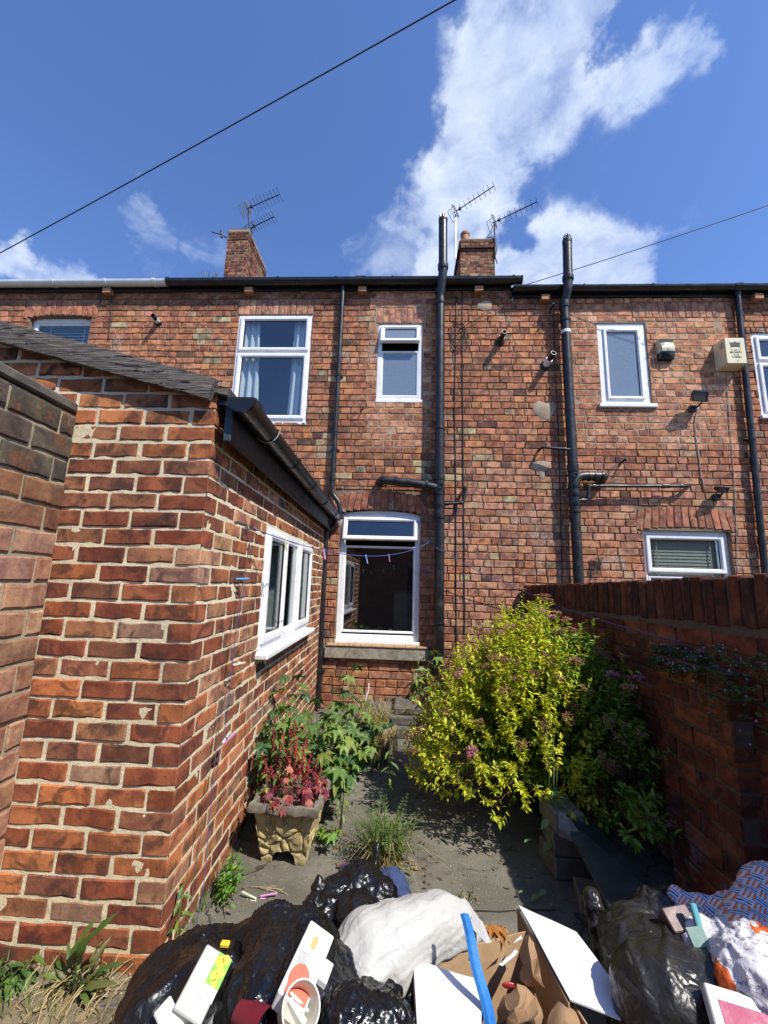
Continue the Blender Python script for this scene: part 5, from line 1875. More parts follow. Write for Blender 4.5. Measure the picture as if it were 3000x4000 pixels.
# --- stone-effect planter
trough = thing('stone_planter', 'square stone-effect planter with a wavy rim and arched foot', 'planter', tuple(pc))
m, t = newmat('stone_effect')
P = pos(t)
c = t.mix(t.rng(t.noise(P, 14, 5, .65), .35, .65), (.36, .285, .13), (.50, .41, .21))
zc = t.n('ShaderNodeSeparateXYZ', {0: P}).outputs[2]
c = t.mix(t.rng(t.noise(P, 20, 5, .7), .5, .7, 0, .7), c, (.13, .11, .07))
finish(t, c, .9, t.noise(P, 55, 5, .65), .9, .006, spec=.2)
SFX = m
RIMM = plain('weathered_rim', (.20, .175, .13), .95, .2, 25, .9, 50, dirt=(.09, .08, .065), dscale=12, dfac=.7, attr='world')
wb, wt, hz = .108, .155, .27


def trough_face(M):
    """one sloping side made of irregular raised stones with recessed joints and an arch at the foot"""
    n_, k_ = 60, 56
    sites = [(g.uniform(-.16, .16), g.uniform(.0, hz)) for _ in range(15)]
    v, f = [], []
    for j in range(k_ + 1):
        z = (hz - .02) * j / k_
        hw = wb + (wt - wb) * z / hz
        for i in range(n_ + 1):
            x = -hw + 2 * hw * i / n_
            wx, wz = x + mn.noise(Vector((x * 18, z * 18, 5))) * .014, z + mn.noise(Vector((x * 18, z * 18, 9))) * .014
            ds = sorted(((wx - a) ** 2 + ((wz - b) * 1.15) ** 2) ** .5 for a, b in sites)
            e = ds[1] - ds[0]
            h_ = .012 * min(1, e / .016) ** .6 + .006 * mn.noise(Vector((x * 30, z * 30, 2)))
            v.append((x, -hw - h_ + .010, z))
    for j in range(k_):
        for i in range(n_):
            a = j * (n_ + 1) + i
            x, z = v[a][0], v[a][2]
            if z < .062 * max(0, 1 - (x / .062) ** 4) ** .5 and abs(x) < .062:
                continue
            f.append((a, a + 1, a + n_ + 2, a + n_ + 1))
    mb_ = MB().add(v, f, M)
    # inside of the arch
    arc_ = [(-.062, 0)] + [(.062 * math.copysign(abs(math.sin(q)) ** .5, math.sin(q)), .062 * abs(math.cos(q)) ** .5) for q in [(-1.5 + 3.0 * i / 12) for i in range(13)]] + [(.062, 0)]
    for i in range(len(arc_) - 1):
        (x0_, z0_), (x1_, z1_) = arc_[i], arc_[i + 1]
        mb_.add([(x0_, -wb - .006, z0_), (x1_, -wb - .006, z1_), (x1_, -wb + .03, z1_), (x0_, -wb + .03, z0_)], [(0, 1, 2, 3)], M)
    return mb_


MPL = Matrix.Translation(pc) @ Matrix.Rotation(R(-3), 4, 'Z')
for k, nm in enumerate(('front', 'side', 'back', 'side')):
    trough_face(MPL @ Matrix.Rotation(k * math.pi / 2, 4, 'Z')).build('stone_side', SFX, trough, smooth=45)
mb = MB()
ringp = []
for i in range(64):
    s_ = i / 64 * 4
    sd_, u = int(s_), (s_ % 1) * 2 - 1
    wv = .006 * math.sin(i * 1.3) + .004 * math.sin(i * 2.9)
    hw = .178 + wv
    x, y = ((u * hw, -hw), (hw, u * hw), (-u * hw, hw), (-hw, -u * hw))[sd_]
    ringp.append((x, y))
v, f = [], []
for (x, y) in ringp:
    sc_ = 1
    dz = mn.noise(Vector((x * 22, y * 22, 1))) * .007
    for (q, z) in ((.80, .262), (.86, .262), (1.0, .258 + dz), (1.015, .275 + dz * .4), (.98, .292), (.84, .292), (.82, .24)):
        v.append((x * q, y * q, z))
for i in range(64):
    for k in range(6):
        a, b = i * 7 + k, ((i + 1) % 64) * 7 + k
        f.append((a, b, b + 1, a + 1))
mb.add(v, f, MPL)
mb.build('rim', RIMM, trough, smooth=50)
MB().box(-.138, .138, -.138, .138, .225, .245, MPL).build('soil', SOIL, trough)
MB().box(-.10, .10, -.10, .10, .066, .08, MPL).build('base', SFX, trough)

heu = thing('heuchera_plant', 'red-purple leafy plant with red flower spikes in the stone planter', 'plant', (pc.x, pc.y, .245))
hp = [(.30, .055, .05), (.22, .03, .04), (.40, .12, .08), (.17, .025, .045), (.45, .17, .10), (.28, .06, .06)]
for i in range(95):
    a, r_ = g.uniform(0, 6.28), .15 * math.sqrt(g.random())
    b = Vector((pc.x + r_ * math.cos(a), pc.y + r_ * math.sin(a), .245))
    h_ = g.uniform(.05, .17) * (1.15 - r_ / .2)
    p = b + Vector((math.cos(a) * .03, math.sin(a) * .03, h_))
    d = Vector((math.cos(a) * .8, math.sin(a) * .8 - .5, -.35))
    put(g.choice(HEUC), heu, orient(p, d, roll=g.gauss(0, .35), sc=g.uniform(.022, .036)), jit(g.choice(hp), g, .18), 'leaf')
tips = [(590, 1575), (612, 1585), (628, 1570), (640, 1590), (655, 1610), (662, 1595), (672, 1625), (683, 1640), (600, 1610), (574, 1640), (620, 1620), (645, 1630), (694, 1660), (585, 1655), (635, 1555), (665, 1650)]
for (x, y) in tips:
    e = at(x, y, pc.y + g.uniform(-.1, .08))
    b = Vector((pc.x + (e.x - pc.x) * .7, pc.y + g.uniform(-.08, .08), .25))
    mb = MB().tube([b, (b + e) / 2 + Vector((g.gauss(0, .005), 0, 0)), e], .0016, 4)
    for _ in range(46):
        u = .5 + .5 * g.random()
        q = b.lerp(e, u) + Vector((g.gauss(0, .009), g.gauss(0, .009), g.gauss(0, .004))) * (1.25 - u * .6)
        mb.ell(tuple(q), g.uniform(.0028, .0048), n=3)
    o = mb.build('flower_spike', PETAL, heu)
    o.color = (*jit(g.choice([(.36, .035, .045), (.42, .06, .06), (.30, .04, .05)]), g, .2), 1)
leafy('leafy_weed', 'yellow-green weed growing out of the front left of the planter', 'weed', (pc.x - .09, pc.y - .12, .25), [Vector((pc.x - .105, pc.y - .17, .33)), Vector((pc.x - .06, pc.y - .16, .31)), Vector((pc.x - .11, pc.y - .10, .42))], OVAL, [(.28, .40, .05), (.22, .34, .05)], .05, None, 4, STEM, .008, .4)
leafy('leafy_weed', 'green weed with narrow leaves among the red flower spikes', 'weed', (pc.x - .05, pc.y + .05, .25), [at(596, 1555, pc.y + .1), at(585, 1590, pc.y + .05), at(604, 1600, pc.y)], NAR, [(.15, .24, .06), (.12, .2, .05)], .07, None, 7, STEM, .008, .35)


# --- grass and dry weeds
def blades(mb, base, n_, rad, h0, h1, lean, wdt, pal, curve=.5):
    for _ in range(n_):
        a, r_ = g.uniform(0, 6.28), rad * math.sqrt(g.random())
        b = Vector(base) + Vector((r_ * math.cos(a), r_ * math.sin(a), 0))
        h_ = g.uniform(h0, h1)
        aa = g.uniform(0, 6.28)
        ln = lean * g.uniform(.2, 1.2)
        d = Vector((math.cos(aa), math.sin(aa), 0))
        sd_ = Vector((-math.sin(aa), math.cos(aa), 0)) * wdt * g.uniform(.6, 1.3)
        pts = [b, b + d * ln * h_ * .25 + Vector((0, 0, h_ * .45)), b + d * ln * h_ * .6 + Vector((0, 0, h_ * .8)), b + d * ln * h_ * (1 + curve * .3) + Vector((0, 0, h_ * (1 - curve * ln * .4)))]
        v = []
        for k, p in enumerate(pts[:-1]):
            w_ = (1, .85, .55)[k]
            v += [p - sd_ * w_, p + sd_ * w_]
        v.append(pts[-1])
        mb.add(v, [(0, 1, 3, 2), (2, 3, 5, 4), (4, 5, 6)], None, jit(g.choice(pal), g, .2))
    return mb


gp = [(.16, .22, .06), (.22, .28, .07), (.11, .17, .05), (.30, .30, .11)]
dp_ = [(.46, .36, .18), (.38, .28, .13), (.52, .43, .24)]
gb = atz(835, 1860, 0)
tuft = thing('grass_tuft', 'feathery clump of weeds and dry grass in the middle of the concrete', 'weed', tuple(gb))
mb = MB()
blades(mb, gb, 190, .060, .06, .22, .95, .0034, gp)
blades(mb, gb, 110, .075, .06, .22, 1.5, .0022, dp_, .9)
mb.build('blades', LEAFC, tuft, kind='stuff')
mb = MB()
for _ in range(60):                     # feathery fronds
    a = g.uniform(0, 6.28)
    b = gb + Vector((g.gauss(0, .03), g.gauss(0, .03), 0))
    e = b + Vector((math.cos(a) * g.uniform(.03, .24), math.sin(a) * g.uniform(.02, .16), g.uniform(.08, .28)))
    pts = arc3(b, (b + e) / 2 + Vector((0, 0, .05)), e, 12)
    mb.tube(pts, .0012, 3, False, (.14, .18, .06))
    for k in range(3, 13):
        ax = (pts[min(k + 1, 12)] - pts[k - 1]).normalized()
        for sg in (-1, 1):
            sd_ = ax.cross(Vector((0, 0, 1))).normalized() * sg
            v, f = LAN[0]
            mb.add(v, f, orient(pts[k], sd_ + ax * .7, sc=.030 * (1.2 - k / 14)), jit((.15, .22, .07), g, .2))
mb.build('fronds', LEAFC, tuft, smooth='all', kind='stuff')
for i in range(26):
    a, r_ = g.uniform(0, 6.28), g.uniform(.02, .16)
    put(g.choice(OVAL), tuft, orient(gb + Vector((r_ * math.cos(a), r_ * math.sin(a) - .03, g.uniform(.006, .03))), Vector((math.cos(a), math.sin(a), g.uniform(-.1, .5))), roll=g.gauss(0, .6), sc=g.uniform(.025, .05)), jit(g.choice([(.42, .27, .10), (.5, .36, .16), (.30, .16, .07), (.18, .26, .06)]), g, .2), 'dry_leaf')

# dock, nettle and dry stalks on the soil in the near left corner
DOCK = leafmeshes(lambda: (lambda vf: ([(x, y * (1 + .25 * math.sin(x * 24)), z + .09 * math.sin(x * 15 + y * 11) - .40 * x ** 3) for x, y, z in vf[0]], vf[1]))(lance(1, .13, .25, .40, 4)), 5, LEAFO, 'leaf')
db = atz(165, 2150, .0)
dock = thing('dock_plant', 'large dock plant with wavy curling leaves in front of the outhouse', 'weed', tuple(db))
for (x, y, L, tilt) in ((205, 2035, .17, .4), (230, 2090, .16, .2), (120, 2065, .16, .3), (140, 2045, .1, .1), (215, 2065, .1, .1), (160, 2080, .1, .1), (195, 2095, .1, .1), (130, 2100, .1, .1), (240, 2110, .1, .1), (178, 2040, .1, .1), (172, 2010, .17, .9), (150, 2020, .15, 1.0), (190, 2060, .14, .8), (225, 2030, .16, .6), (100, 2095, .13, .3), (205, 2125, .14, .1), (180, 2150, .13, .2), (135, 2130, .13, .2), (235, 2060, .13, .3)):
    e = at(x, y, db.y + g.uniform(-.10, .08))
    b = db + Vector((g.gauss(0, .012), g.gauss(0, .012), 0))
    d = e - b
    st_e = b + d * .55
    MB().tube([b, b + d * .25 + Vector((0, 0, .015)), st_e], .0035, 5).build('stalk', STEM, dock)
    put(g.choice(DOCK), dock, orient(st_e - d * .05, d + Vector((0, 0, .02)), up=Vector((0, -.4, 1)), roll=g.gauss(0, .3), sc=max(.06, d.length * .48) * g.uniform(.8, 1.1)), jit(g.choice([(.10, .16, .04), (.14, .20, .05), (.08, .13, .035), (.15, .15, .05)]), g, .15), 'leaf')
for i in range(14):
    a = g.uniform(0, 6.28)
    put(g.choice(DOCK), dock, orient(db + Vector((.03 * math.cos(a), .03 * math.sin(a), g.uniform(.005, .03))), Vector((math.cos(a), math.sin(a) - .4, g.uniform(-.05, .25))), roll=g.gauss(0, .5), sc=g.uniform(.07, .12)), jit(g.choice([(.30, .20, .08), (.16, .15, .05), (.24, .13, .06)]), g, .2), 'dry_leaf')
bushy('nettle_clump', 'low dark nettle clump at the left edge by the outhouse foot', tuple(atz(25, 2130, .005)), [atz(20, 2060, .10), atz(60, 2075, .09), atz(-20, 2075, .12), atz(40, 2110, .05), atz(0, 2100, .10), atz(65, 2105, .04)], OVAL, [(.08, .15, .035), (.12, .20, .045), (.06, .12, .03)], .058, 16, 6, .02, .012)
mb = MB()
for _ in range(34):
    p = atz(g.uniform(20, 250), g.uniform(2120, 2230), .01)
    a = g.uniform(.6, 1.6)
    L = g.uniform(.08, .22)
    q = p + Vector((math.cos(a) * L * .8, math.sin(a) * L * .5, g.uniform(.01, .09)))
    mb.tube([p, p.lerp(q, .5) + Vector((0, 0, .015)), q], g.uniform(.0012, .0026), 4)
tag(mb.build('dry_stalks', STRAW, None), 'scattered dry straw stalks on the soil below the dock plant', None, None, 'stuff')
mb = MB()
for _ in range(90):
    p = atz(g.uniform(0, 300), g.uniform(2110, 2230), .012)
    blades(mb, p, 1, .01, .02, .09, 1.2, .0018, gp + dp_)
tag(mb.build('short_grass', LEAFC, None), 'thin short grass growing on the soil patch', None, None, 'stuff')
# tall sow-thistle in front of the shrub
sb = atz(1192, 1880, 0)
th_ = thing('sow_thistle', 'tall thin sow-thistle stem standing in front of the shrub', 'weed', tuple(sb))
tips = [at(1180, 1560, sb.y + .02), at(1196, 1590, sb.y), at(1204, 1640, sb.y - .02)]
for e in tips:
    MB().tube(arc3(sb, (sb + e) / 2 + Vector((.01, 0, .03)), e, 8), [.0048 - .0004 * k for k in range(9)], 6).build('stem', plain('pale_stem', (.20, .26, .11), .6) if e is tips[0] else bpy.data.materials['pale_stem'], th_)
    MB().ell(tuple(e), (.006, .006, .009), n=5).build('bud', STEM, th_)
for (x, y, s_) in ((1212, 1712, .08), (1175, 1700, .05), (1185, 1770, .07), (1170, 1790, .06), (1150, 1815, .06), (1195, 1820, .08), (1178, 1850, .05), (1165, 1935, .06), (1180, 1925, .055), (1130, 1925, .03), (1205, 1740, .05)):
    p = at(x, y, sb.y - .03)
    if p.z < .01: p = atz(x, y, .03)
    d = Vector((g.choice((-1, 1)) * g.uniform(.4, 1), -.5, g.uniform(-.3, .4)))
    put(g.choice(OVAL), th_, orient(p, d, roll=g.gauss(0, .3), sc=s_ * .9), jit((.20, .30, .11), g, .15), 'leaf')
leafy('leafy_weed', 'tiny seedling on the bare concrete above the white bag', 'seedling', tuple(atz(1003, 1945, 0)), [atz(1000, 1925, .03), atz(1022, 1915, .03), atz(985, 1932, .02)], OVAL, [(.14, .24, .04), (.2, .3, .06)], .028, None, 3, WOODY, .006, .4)
# trailing plant on the pier ledge
tp = thing('trailing_plant', 'trailing plant with tiny mauve flowers spilling over the pier ledge', 'plant', (1.42, 2.05, 1.07))
mb, fl_ = MB(), MB()
IVY = lobed(1, 5, .22, g, .05, .2, 2.8)
for _ in range(620):
    y = 1.62 + .72 * (1 - g.random() ** 1.4)
    hang = max(0, g.gauss(.02, .07)) * (1.5 if y < 2.0 else .5)
    x = 1.352 - g.uniform(0, .03) if hang > .02 else g.uniform(1.34, 1.45)
    z = 1.08 - hang + g.uniform(0, .05) * (hang < .02) + (.06 * g.random() if y < 2.0 else 0)
    mb.add(*IVY, orient((x, y, z), (-1 + g.gauss(0, .4), -.6 + g.gauss(0, .5), g.uniform(-.5, .3)), roll=g.gauss(0, .4), sc=g.uniform(.009, .019)), jit(g.choice([(.09, .15, .04), (.13, .19, .05), (.10, .10, .05)]), g, .2))
    if g.random() < .14:
        fl_.ell((x - .014, y - .012, z + .008), g.uniform(.003, .005), n=3, col=jit((.46, .34, .56), g, .1))
for _ in range(26):
    y = g.uniform(1.65, 2.3)
    p = Vector((1.36, y, 1.08))
    q = p + Vector((-.01, g.gauss(0, .04), -g.uniform(.03, .2)))
    mb.tube([p, p + Vector((-.02, 0, 0)), q], .001, 3, False, (.10, .06, .04))
mb.build('foliage', LEAFC, tp, smooth='all', kind='stuff')
fl_.build('blossom', PETALC, tp, kind='stuff')
# weeds in the roof gutter
gwd = thing('gutter_weed', 'small dry weeds sprouting from the gutter left of the left chimney', 'weed', tuple(at(455, 590, GY)))
mb = MB()
for (x, n_) in ((436, 10), (448, 8), (466, 12)):
    blades(mb, at(x, 596, GY), n_, .03, .03, .10, .8, .004, [(.30, .24, .12), (.25, .12, .07), (.22, .24, .10)])
mb.build('blades', LEAFC, gwd, kind='stuff')

# teal pot with dead stalks, and stone slabs under the window
pp = Vector((-.20, 3.55, 0))
pot = thing('plant_pot', 'dark teal plastic pot overgrown with dry stalks', 'pot', tuple(pp))
mb = MB()
mb.lathe([(.115, 0), (.15, .27), (.165, .275), (.165, .30), (.145, .30), (.135, .24)], 24, Matrix.Translation(pp), caps=False)
mb.build('body', plain('teal_plastic', (.012, .06, .05), .45, .1), pot, smooth=40)
MB().lathe([(.001, .245), (.14, .245)], 20, Matrix.Translation(pp), caps=False).build('soil', SOIL, pot)
deadp = thing('dead_plant', 'straw-coloured dead plant spilling over the teal pot', 'plant', (pp.x, pp.y, .245))
mb = MB()
blades(mb, pp + Vector((0, 0, .24)), 200, .13, .06, .26, 1.3, .003, dp_, .9)
blades(mb, pp + Vector((.08, -.12, .20)), 130, .09, .05, .12, 1.8, .003, dp_, 1.5)
for _ in range(150):
    a = g.uniform(-2.6, .4)
    p = pp + Vector((.16 * math.cos(a), .16 * math.sin(a), .29))
    mb.tube([p, p + Vector((.02 * math.cos(a), .02 * math.sin(a), -.03)), p + Vector((.02 * math.cos(a) + g.gauss(0, .01), .02 * math.sin(a), -g.uniform(.08, .28)))], .0012, 3, False, jit(g.choice(dp_), g))
blades(mb, pp + Vector((0, 0, .24)), 40, .10, .1, .25, .8, .003, gp)
mb.build('blades', LEAFC, deadp, kind='stuff')
SLABM = plain('grey_flagstone', (.12, .11, .092), .9, .2, 14, .6, 50, dirt=(.07, .065, .055), dscale=7, dfac=.7, attr='world')
for i, (x0, x1, y0, y1, z0, z1, lab) in enumerate(((-.42, .52, 4.05, 4.60, 0.0, .09, 'lowest grey stone slab stacked under the kitchen window'), (-.38, .44, 4.12, 4.62, .092, .17, 'middle grey stone slab stacked under the kitchen window'), (-.05, .36, 4.16, 4.58, .172, .235, 'topmost grey stone slab stacked under the kitchen window'))):
    tag(MB().cbox(x0, x1, y0, y1, z0, z1, .012, jit=.004).build('stone_slab', SLABM, None), lab, 'slab', 'stone slabs under the window')
nest = thing('twig_pile', 'small heap of dry twigs and a bleached stick below the stone sill', 'twigs', (-.30, 4.35, .17))
mb = MB()
for _ in range(90):
    p = Vector((-.42 + g.gauss(0, .06), 4.35 + g.gauss(0, .05), .19 + abs(g.gauss(0, .03))))
    mb.tube([p, p + Vector((g.gauss(0, .05), g.gauss(0, .05), g.gauss(0, .015)))], .0018, 3)
mb.build('twigs', WOODY, nest, kind='stuff')
MB().tube([at(783, 1530, 4.3), at(790, 1508, 4.3), at(796, 1490, 4.32), at(797, 1475, 4.33)], [.016, .014, .010, .006], 7).build('stick', plain('bleached_wood', (.50, .46, .40), .9, .15), nest, smooth='all')

# leaf litter in the corners and under the plants
mb = MB()
for _ in range(520):
    r_ = g.random()
    if r_ < .35: p = Vector((-.80 + abs(g.gauss(0, .05)), g.uniform(1.75, 4.6), .006))
    elif r_ < .6: p = Vector((.9 + g.gauss(0, .35), 2.6 + g.gauss(0, .35), .006))
    elif r_ < .8: p = gb + Vector((g.gauss(0, .14), g.gauss(0, .12), .006))
    else: p = Vector((g.uniform(-.7, .7), g.uniform(2.0, 3.6), .006))
    v, f = g.choice(LAN)
    a = g.uniform(0, 6.28)
    mb.add(v, f, orient(p, (math.cos(a), math.sin(a), g.uniform(0, .25)), roll=g.gauss(0, .5), sc=g.uniform(.012, .032)), jit(g.choice([(.24, .15, .07), (.32, .22, .10), (.16, .09, .05), (.20, .20, .07), (.40, .30, .14)]), g, .2))
tag(mb.build('leaf_litter', LEAFC, None), 'small dry leaves scattered on the concrete', None, None, 'stuff')
mb = MB()
for _ in range(46):
    y = g.uniform(1.8, 4.5)
    blades(mb, (-.845 - (y - 1.67) * .026 + .02 + abs(g.gauss(0, .012)), y, .002), g.randrange(3, 9), .012, .02, .075, 1.0, .002, gp)
tag(mb.build('wall_foot_grass', LEAFC, None), 'tiny grass tufts along the foot of the outhouse wall', None, None, 'stuff')
# ------------------------------------------------------------------ clothes line and pegs
LINE = plain('blue_line', (.05, .075, .22), .6, .1)
STRING = plain('brown_string', (.12, .07, .06), .8, .1)
def hook(label, p, d):
    t_ = thing('line_hook', label, 'hook', tuple(p))
    p, d = Vector(p), Vector(d)
    MB().lathe([(.022, 0), (.022, .006), (.012, .010)], 14, frame_to(p, p + d)).build('plate', ALU, t_, smooth=40)
    MB().tube([p, p + d * .03, p + d * .045 + Vector((0, 0, .012)), p + d * .06, p + d * .05 - Vector((0, 0, .012))], .0035, 6).build('hook', ALU, t_)
    return p + d * .055


hk0 = MS @ Vector(((at(531, 1143, 2.15).y - OY), 0, 0))
ra = ray(531, 1143)
nS = MS.to_3x3() @ Vector((0, -1, 0))
k_ = (Vector((OX, OY, 1.4)) - EYE).dot(nS) / ra.dot(nS)
HA = EYE + ra * k_
qa = hook('grey hook plate holding the blue line on the outhouse wall', HA, nS)
qb = hook('small dark hook between the kitchen window and the soil pipe', at(927, 1172, YF), Vector((0, -1, 0)))
qc = at(1131, 1276, YF - .12)
qd = atx(1470, 1386, 1.335)
wire('clothes_line', 'blue clothes line sagging across the kitchen window with pegs', 'line', sag(qa, qb, .155, 30), .0032, LINE)
wire('clothes_line', 'blue clothes line running from the soil pipe down along the yard wall', 'line', [qb, at(946, 1186, YF - .17)] + sag(at(960, 1192, YF - .17), qc, .03, 10) + sag(qc, qd, .035, 20), .0032, LINE)
c0 = HA + nS * .03
c1 = atz(415, 2045, .02)
wire('hanging_string', 'thin blue string hanging down the outhouse wall with pegs', 'string', [c0.lerp(c1, i / 20) + Vector((.012 * math.sin(i * .8) * (i / 20), .0, -.06 * math.sin(math.pi * i / 20))) for i in range(21)], .0014, LINE)
wire('hanging_string', 'thin brown string hanging loosely beside the blue one', 'string', [c0.lerp(c1 + Vector((-.015, -.06, 0)), i / 20) + Vector((.006 * math.sin(i * 1.1), .0, -.10 * math.sin(math.pi * i / 20))) for i in range(21)], .0016, STRING)
p_ = [atz(x, y, .012) for x, y in ((215, 2175), (250, 2172), (285, 2166), (320, 2158), (350, 2140))]
wire('ground_line', 'dark blue cord lying on the soil beside the black bag', 'cord', p_, .003, LINE)


def peg(label, p, d, col, col2=None, sc=1.0, up=(0, -1, 0)):
    """two jaws and a spring; d points from the jaw tips to the handles"""
    t_ = thing('clothes_peg', label, 'peg', tuple(p), 'clothes pegs')
    M = orient(p, d, up, 0, sc)
    for sg, c_ in ((1, col), (-1, col2 or col)):
        mb = MB()
        mb.cbox(0, .075, -.004, .004, .0, .006, .0015, M @ Matrix.Translation((-.012, 0, sg * .001 if sg > 0 else -.007)) @ Matrix.Rotation(-sg * .13, 4, 'Y'))
        o = mb.build('jaw', PEGM, t_)
        o.color = (*c_, 1)
    MB().tube([M @ Vector((.02, -.006, -.004)), M @ Vector((.02, .006, -.004))], .004 * sc, 7).build('spring', ALU, t_)
    return t_


PEGM = plain('peg_plastic', (.5, .5, .5), .4, .05, attr='obj')
PK, BL, WH, PU, YE = (.60, .26, .50), (.12, .34, .66), (.66, .64, .52), (.42, .18, .44), (.62, .60, .36)
ln = sag(qa, qb, .155, 200)


def on_line(x):
    return min(ln, key=lambda p: abs(proj(p)[0] - x))


peg('pink pair of pegs on the line in front of the corner pipe', on_line(700), (.15, 0, -1), PK)
peg('blue and pink peg on the line in front of the kitchen window', on_line(790), (.25, 0, -1), BL, PK)
peg('mauve peg on the line at the right of the kitchen window', on_line(840), (.2, .1, -1), PU, WH)
peg('pale yellow peg on the line in front of the outhouse window', on_line(617), (.1, 0, -1), YE)
dn = lambda t_: c0.lerp(c1, t_) + nS * .012 + Vector((0, 0, -.06 * math.sin(math.pi * t_)))
ydir = Vector((0, 1, .1))
peg('bright blue peg on the string nearest the hook plate', dn(.145), Vector((-.4, -1, -.05)), BL, up=nS)
peg('cream peg halfway down the hanging string', dn(.375), Vector((.2, 1, 0)), WH, up=nS)
peg('purple and cream peg low on the hanging string', dn(.565), Vector((.2, .9, .35)), PU, WH, up=nS)
q0 = atz(548, 1942, .008)
peg('pale green peg lying on the concrete', q0, (-1, .25, .02), (.62, .64, .46), up=(0, 0, 1))
peg('lilac peg lying on the concrete beside the pale green one', atz(568, 1938, .008), (1, .1, .02), PK, up=(0, 0, 1))
mb = MB()
for (x0, y0, x1, y1) in ((540, 1915, 610, 1922), (556, 1917, 600, 1928), (590, 1918, 623, 1934), (575, 1918, 596, 1914), (720, 1800, 755, 1822), (700, 1788, 730, 1805), (760, 1868, 735, 1876), (740, 1855, 790, 1838)):
    mb.tube([atz(x0, y0, .006), atz((x0 + x1) / 2, (y0 + y1) / 2 - 2, .016), atz(x1, y1, .006)], .0016, 4)
for _ in range(26):
    p = atz(g.uniform(500, 1000), g.uniform(1780, 1960), .005)
    a = g.uniform(0, 6.28)
    mb.tube([p, p + Vector((math.cos(a), math.sin(a), 0)) * g.uniform(.01, .05)], .0009, 3)
tag(mb.build('dry_twigs', STRAW, None), 'dry twigs and straws scattered on the concrete', None, None, 'stuff')
mb = MB()
for _ in range(700):
    zone = g.random()
    p = atz(g.uniform(440, 1150), g.uniform(1640, 2000), .003) if zone < .5 else atz(g.uniform(0, 330), g.uniform(2100, 2225), .012)
    s_ = g.uniform(.0015, .005)
    mb.cbox(-s_, s_, -s_ * .8, s_ * .8, -s_ * .3, s_ * .6, s_ * .4, Matrix.Translation(p) @ Euler((g.random(), g.random(), g.random() * 6)).to_matrix().to_4x4(), jit(g.choice([(.30, .27, .22), (.2, .18, .14), (.45, .40, .30), (.12, .10, .08)]), g))
tag(mb.build('grit', plain('grit', (.3, .3, .3), .95, .1, attr='col'), None), 'loose grit and crumbs on the ground', None, None, 'stuff')
for lab, (x, y), c in (('curled dark red leaf on the concrete below the weeds', (727, 1873), (.10, .03, .03)), ('yellowed leaf at the foot of the bushy weed', (478, 1940), (.5, .36, .05))):
    me = g.choice(OVAL)
    o = put(me, None, orient(atz(x, y, .012), (1, .5, .3), roll=.6, sc=.05), c, 'fallen_leaf')
    tag(o, lab, 'leaf')
# orange scraps behind the cardboard box
for i, (x, y) in enumerate(((1040, 2002), (1062, 2000), (1088, 2006), (1072, 2012))):
    o = put(HEUC[i % 5], None, orient(at(x, y, 1.50), (g.gauss(0, 1), -.6, .3), sc=.035), jit((.44, .20, .05), g, .3), 'fallen_leaf')
    tag(o, ['withered orange leaf nearest the white bag tag', 'withered amber leaf between bag and box', 'withered orange leaf behind the brown box corner', 'withered leaf touching the box edge'][i], 'leaf', 'withered leaves behind the box')

# blocks and the dark sheet leaning on them
BLOCK = plain('grey_concrete_block', (.20, .185, .15), .95, .2, 14, .7, 60, dirt=(.08, .075, .06), dscale=8, dfac=.6, attr='world')
bp_ = atz(1232, 1905, 0)
for i in range(3):
    M = Matrix.Translation((bp_.x + .005 * i, bp_.y + .05, .10 * i)) @ Matrix.Rotation(R((4, -3, 6)[i]), 4, 'Z')
    tag(MB().cbox(-.075, .075, -.05, .15, .001, .098, .008, M, jit=.003).build('concrete_block', BLOCK, None), ('lowest grey block in the small stack below the shrub', 'middle grey block in the small stack below the shrub', 'topmost grey block in the small stack below the shrub')[i], 'block', 'stacked grey blocks')
M = Matrix.Translation(atz(1277, 1968, 0)) @ Matrix.Rotation(R(-12), 4, 'Z')
tag(MB().cbox(-.052, .052, -.05, .105, .0, .066, .006, M, jit=.002).build('loose_brick', BLOCK, None), 'loose grey brick on the ground left of the torn black bag', 'brick')
SHEET = plain('dark_blue_sheet', (.022, .030, .040), .4, .3, 8, .25, 30, dirt=(.06, .07, .08), dscale=3, dfac=.5)
s_pts = [at(1212, 1758, 2.30), at(1330, 1985, 1.62), at(1470, 1975, 1.66), at(1292, 1790, 2.28)]
n_ = ((s_pts[1] - s_pts[0]).cross(s_pts[3] - s_pts[0])).normalized() * .010
v = [p for p in s_pts] + [p - n_ for p in s_pts]
tag(MB().add(v, [(0, 1, 2, 3), (7, 6, 5, 4), (0, 4, 5, 1), (1, 5, 6, 2), (2, 6, 7, 3), (3, 7, 4, 0)]).build('dark_board', SHEET, None), 'dark blue-grey board leaning over the grey blocks in the shade', 'board')
v2 = [at(1206, 1752, 2.26), at(1232, 1768, 2.22), at(1262, 1815, 2.10), at(1206, 1790, 2.16)]
tag(MB().add(v2 + [p - Vector((0, 0, .03)) for p in v2], [(0, 1, 2, 3), (7, 6, 5, 4), (0, 4, 5, 1), (1, 5, 6, 2), (2, 6, 7, 3), (3, 7, 4, 0)]).build('stone_slab', BLOCK, None), 'pale broken slab wedged between the shrub and the dark board', 'slab')


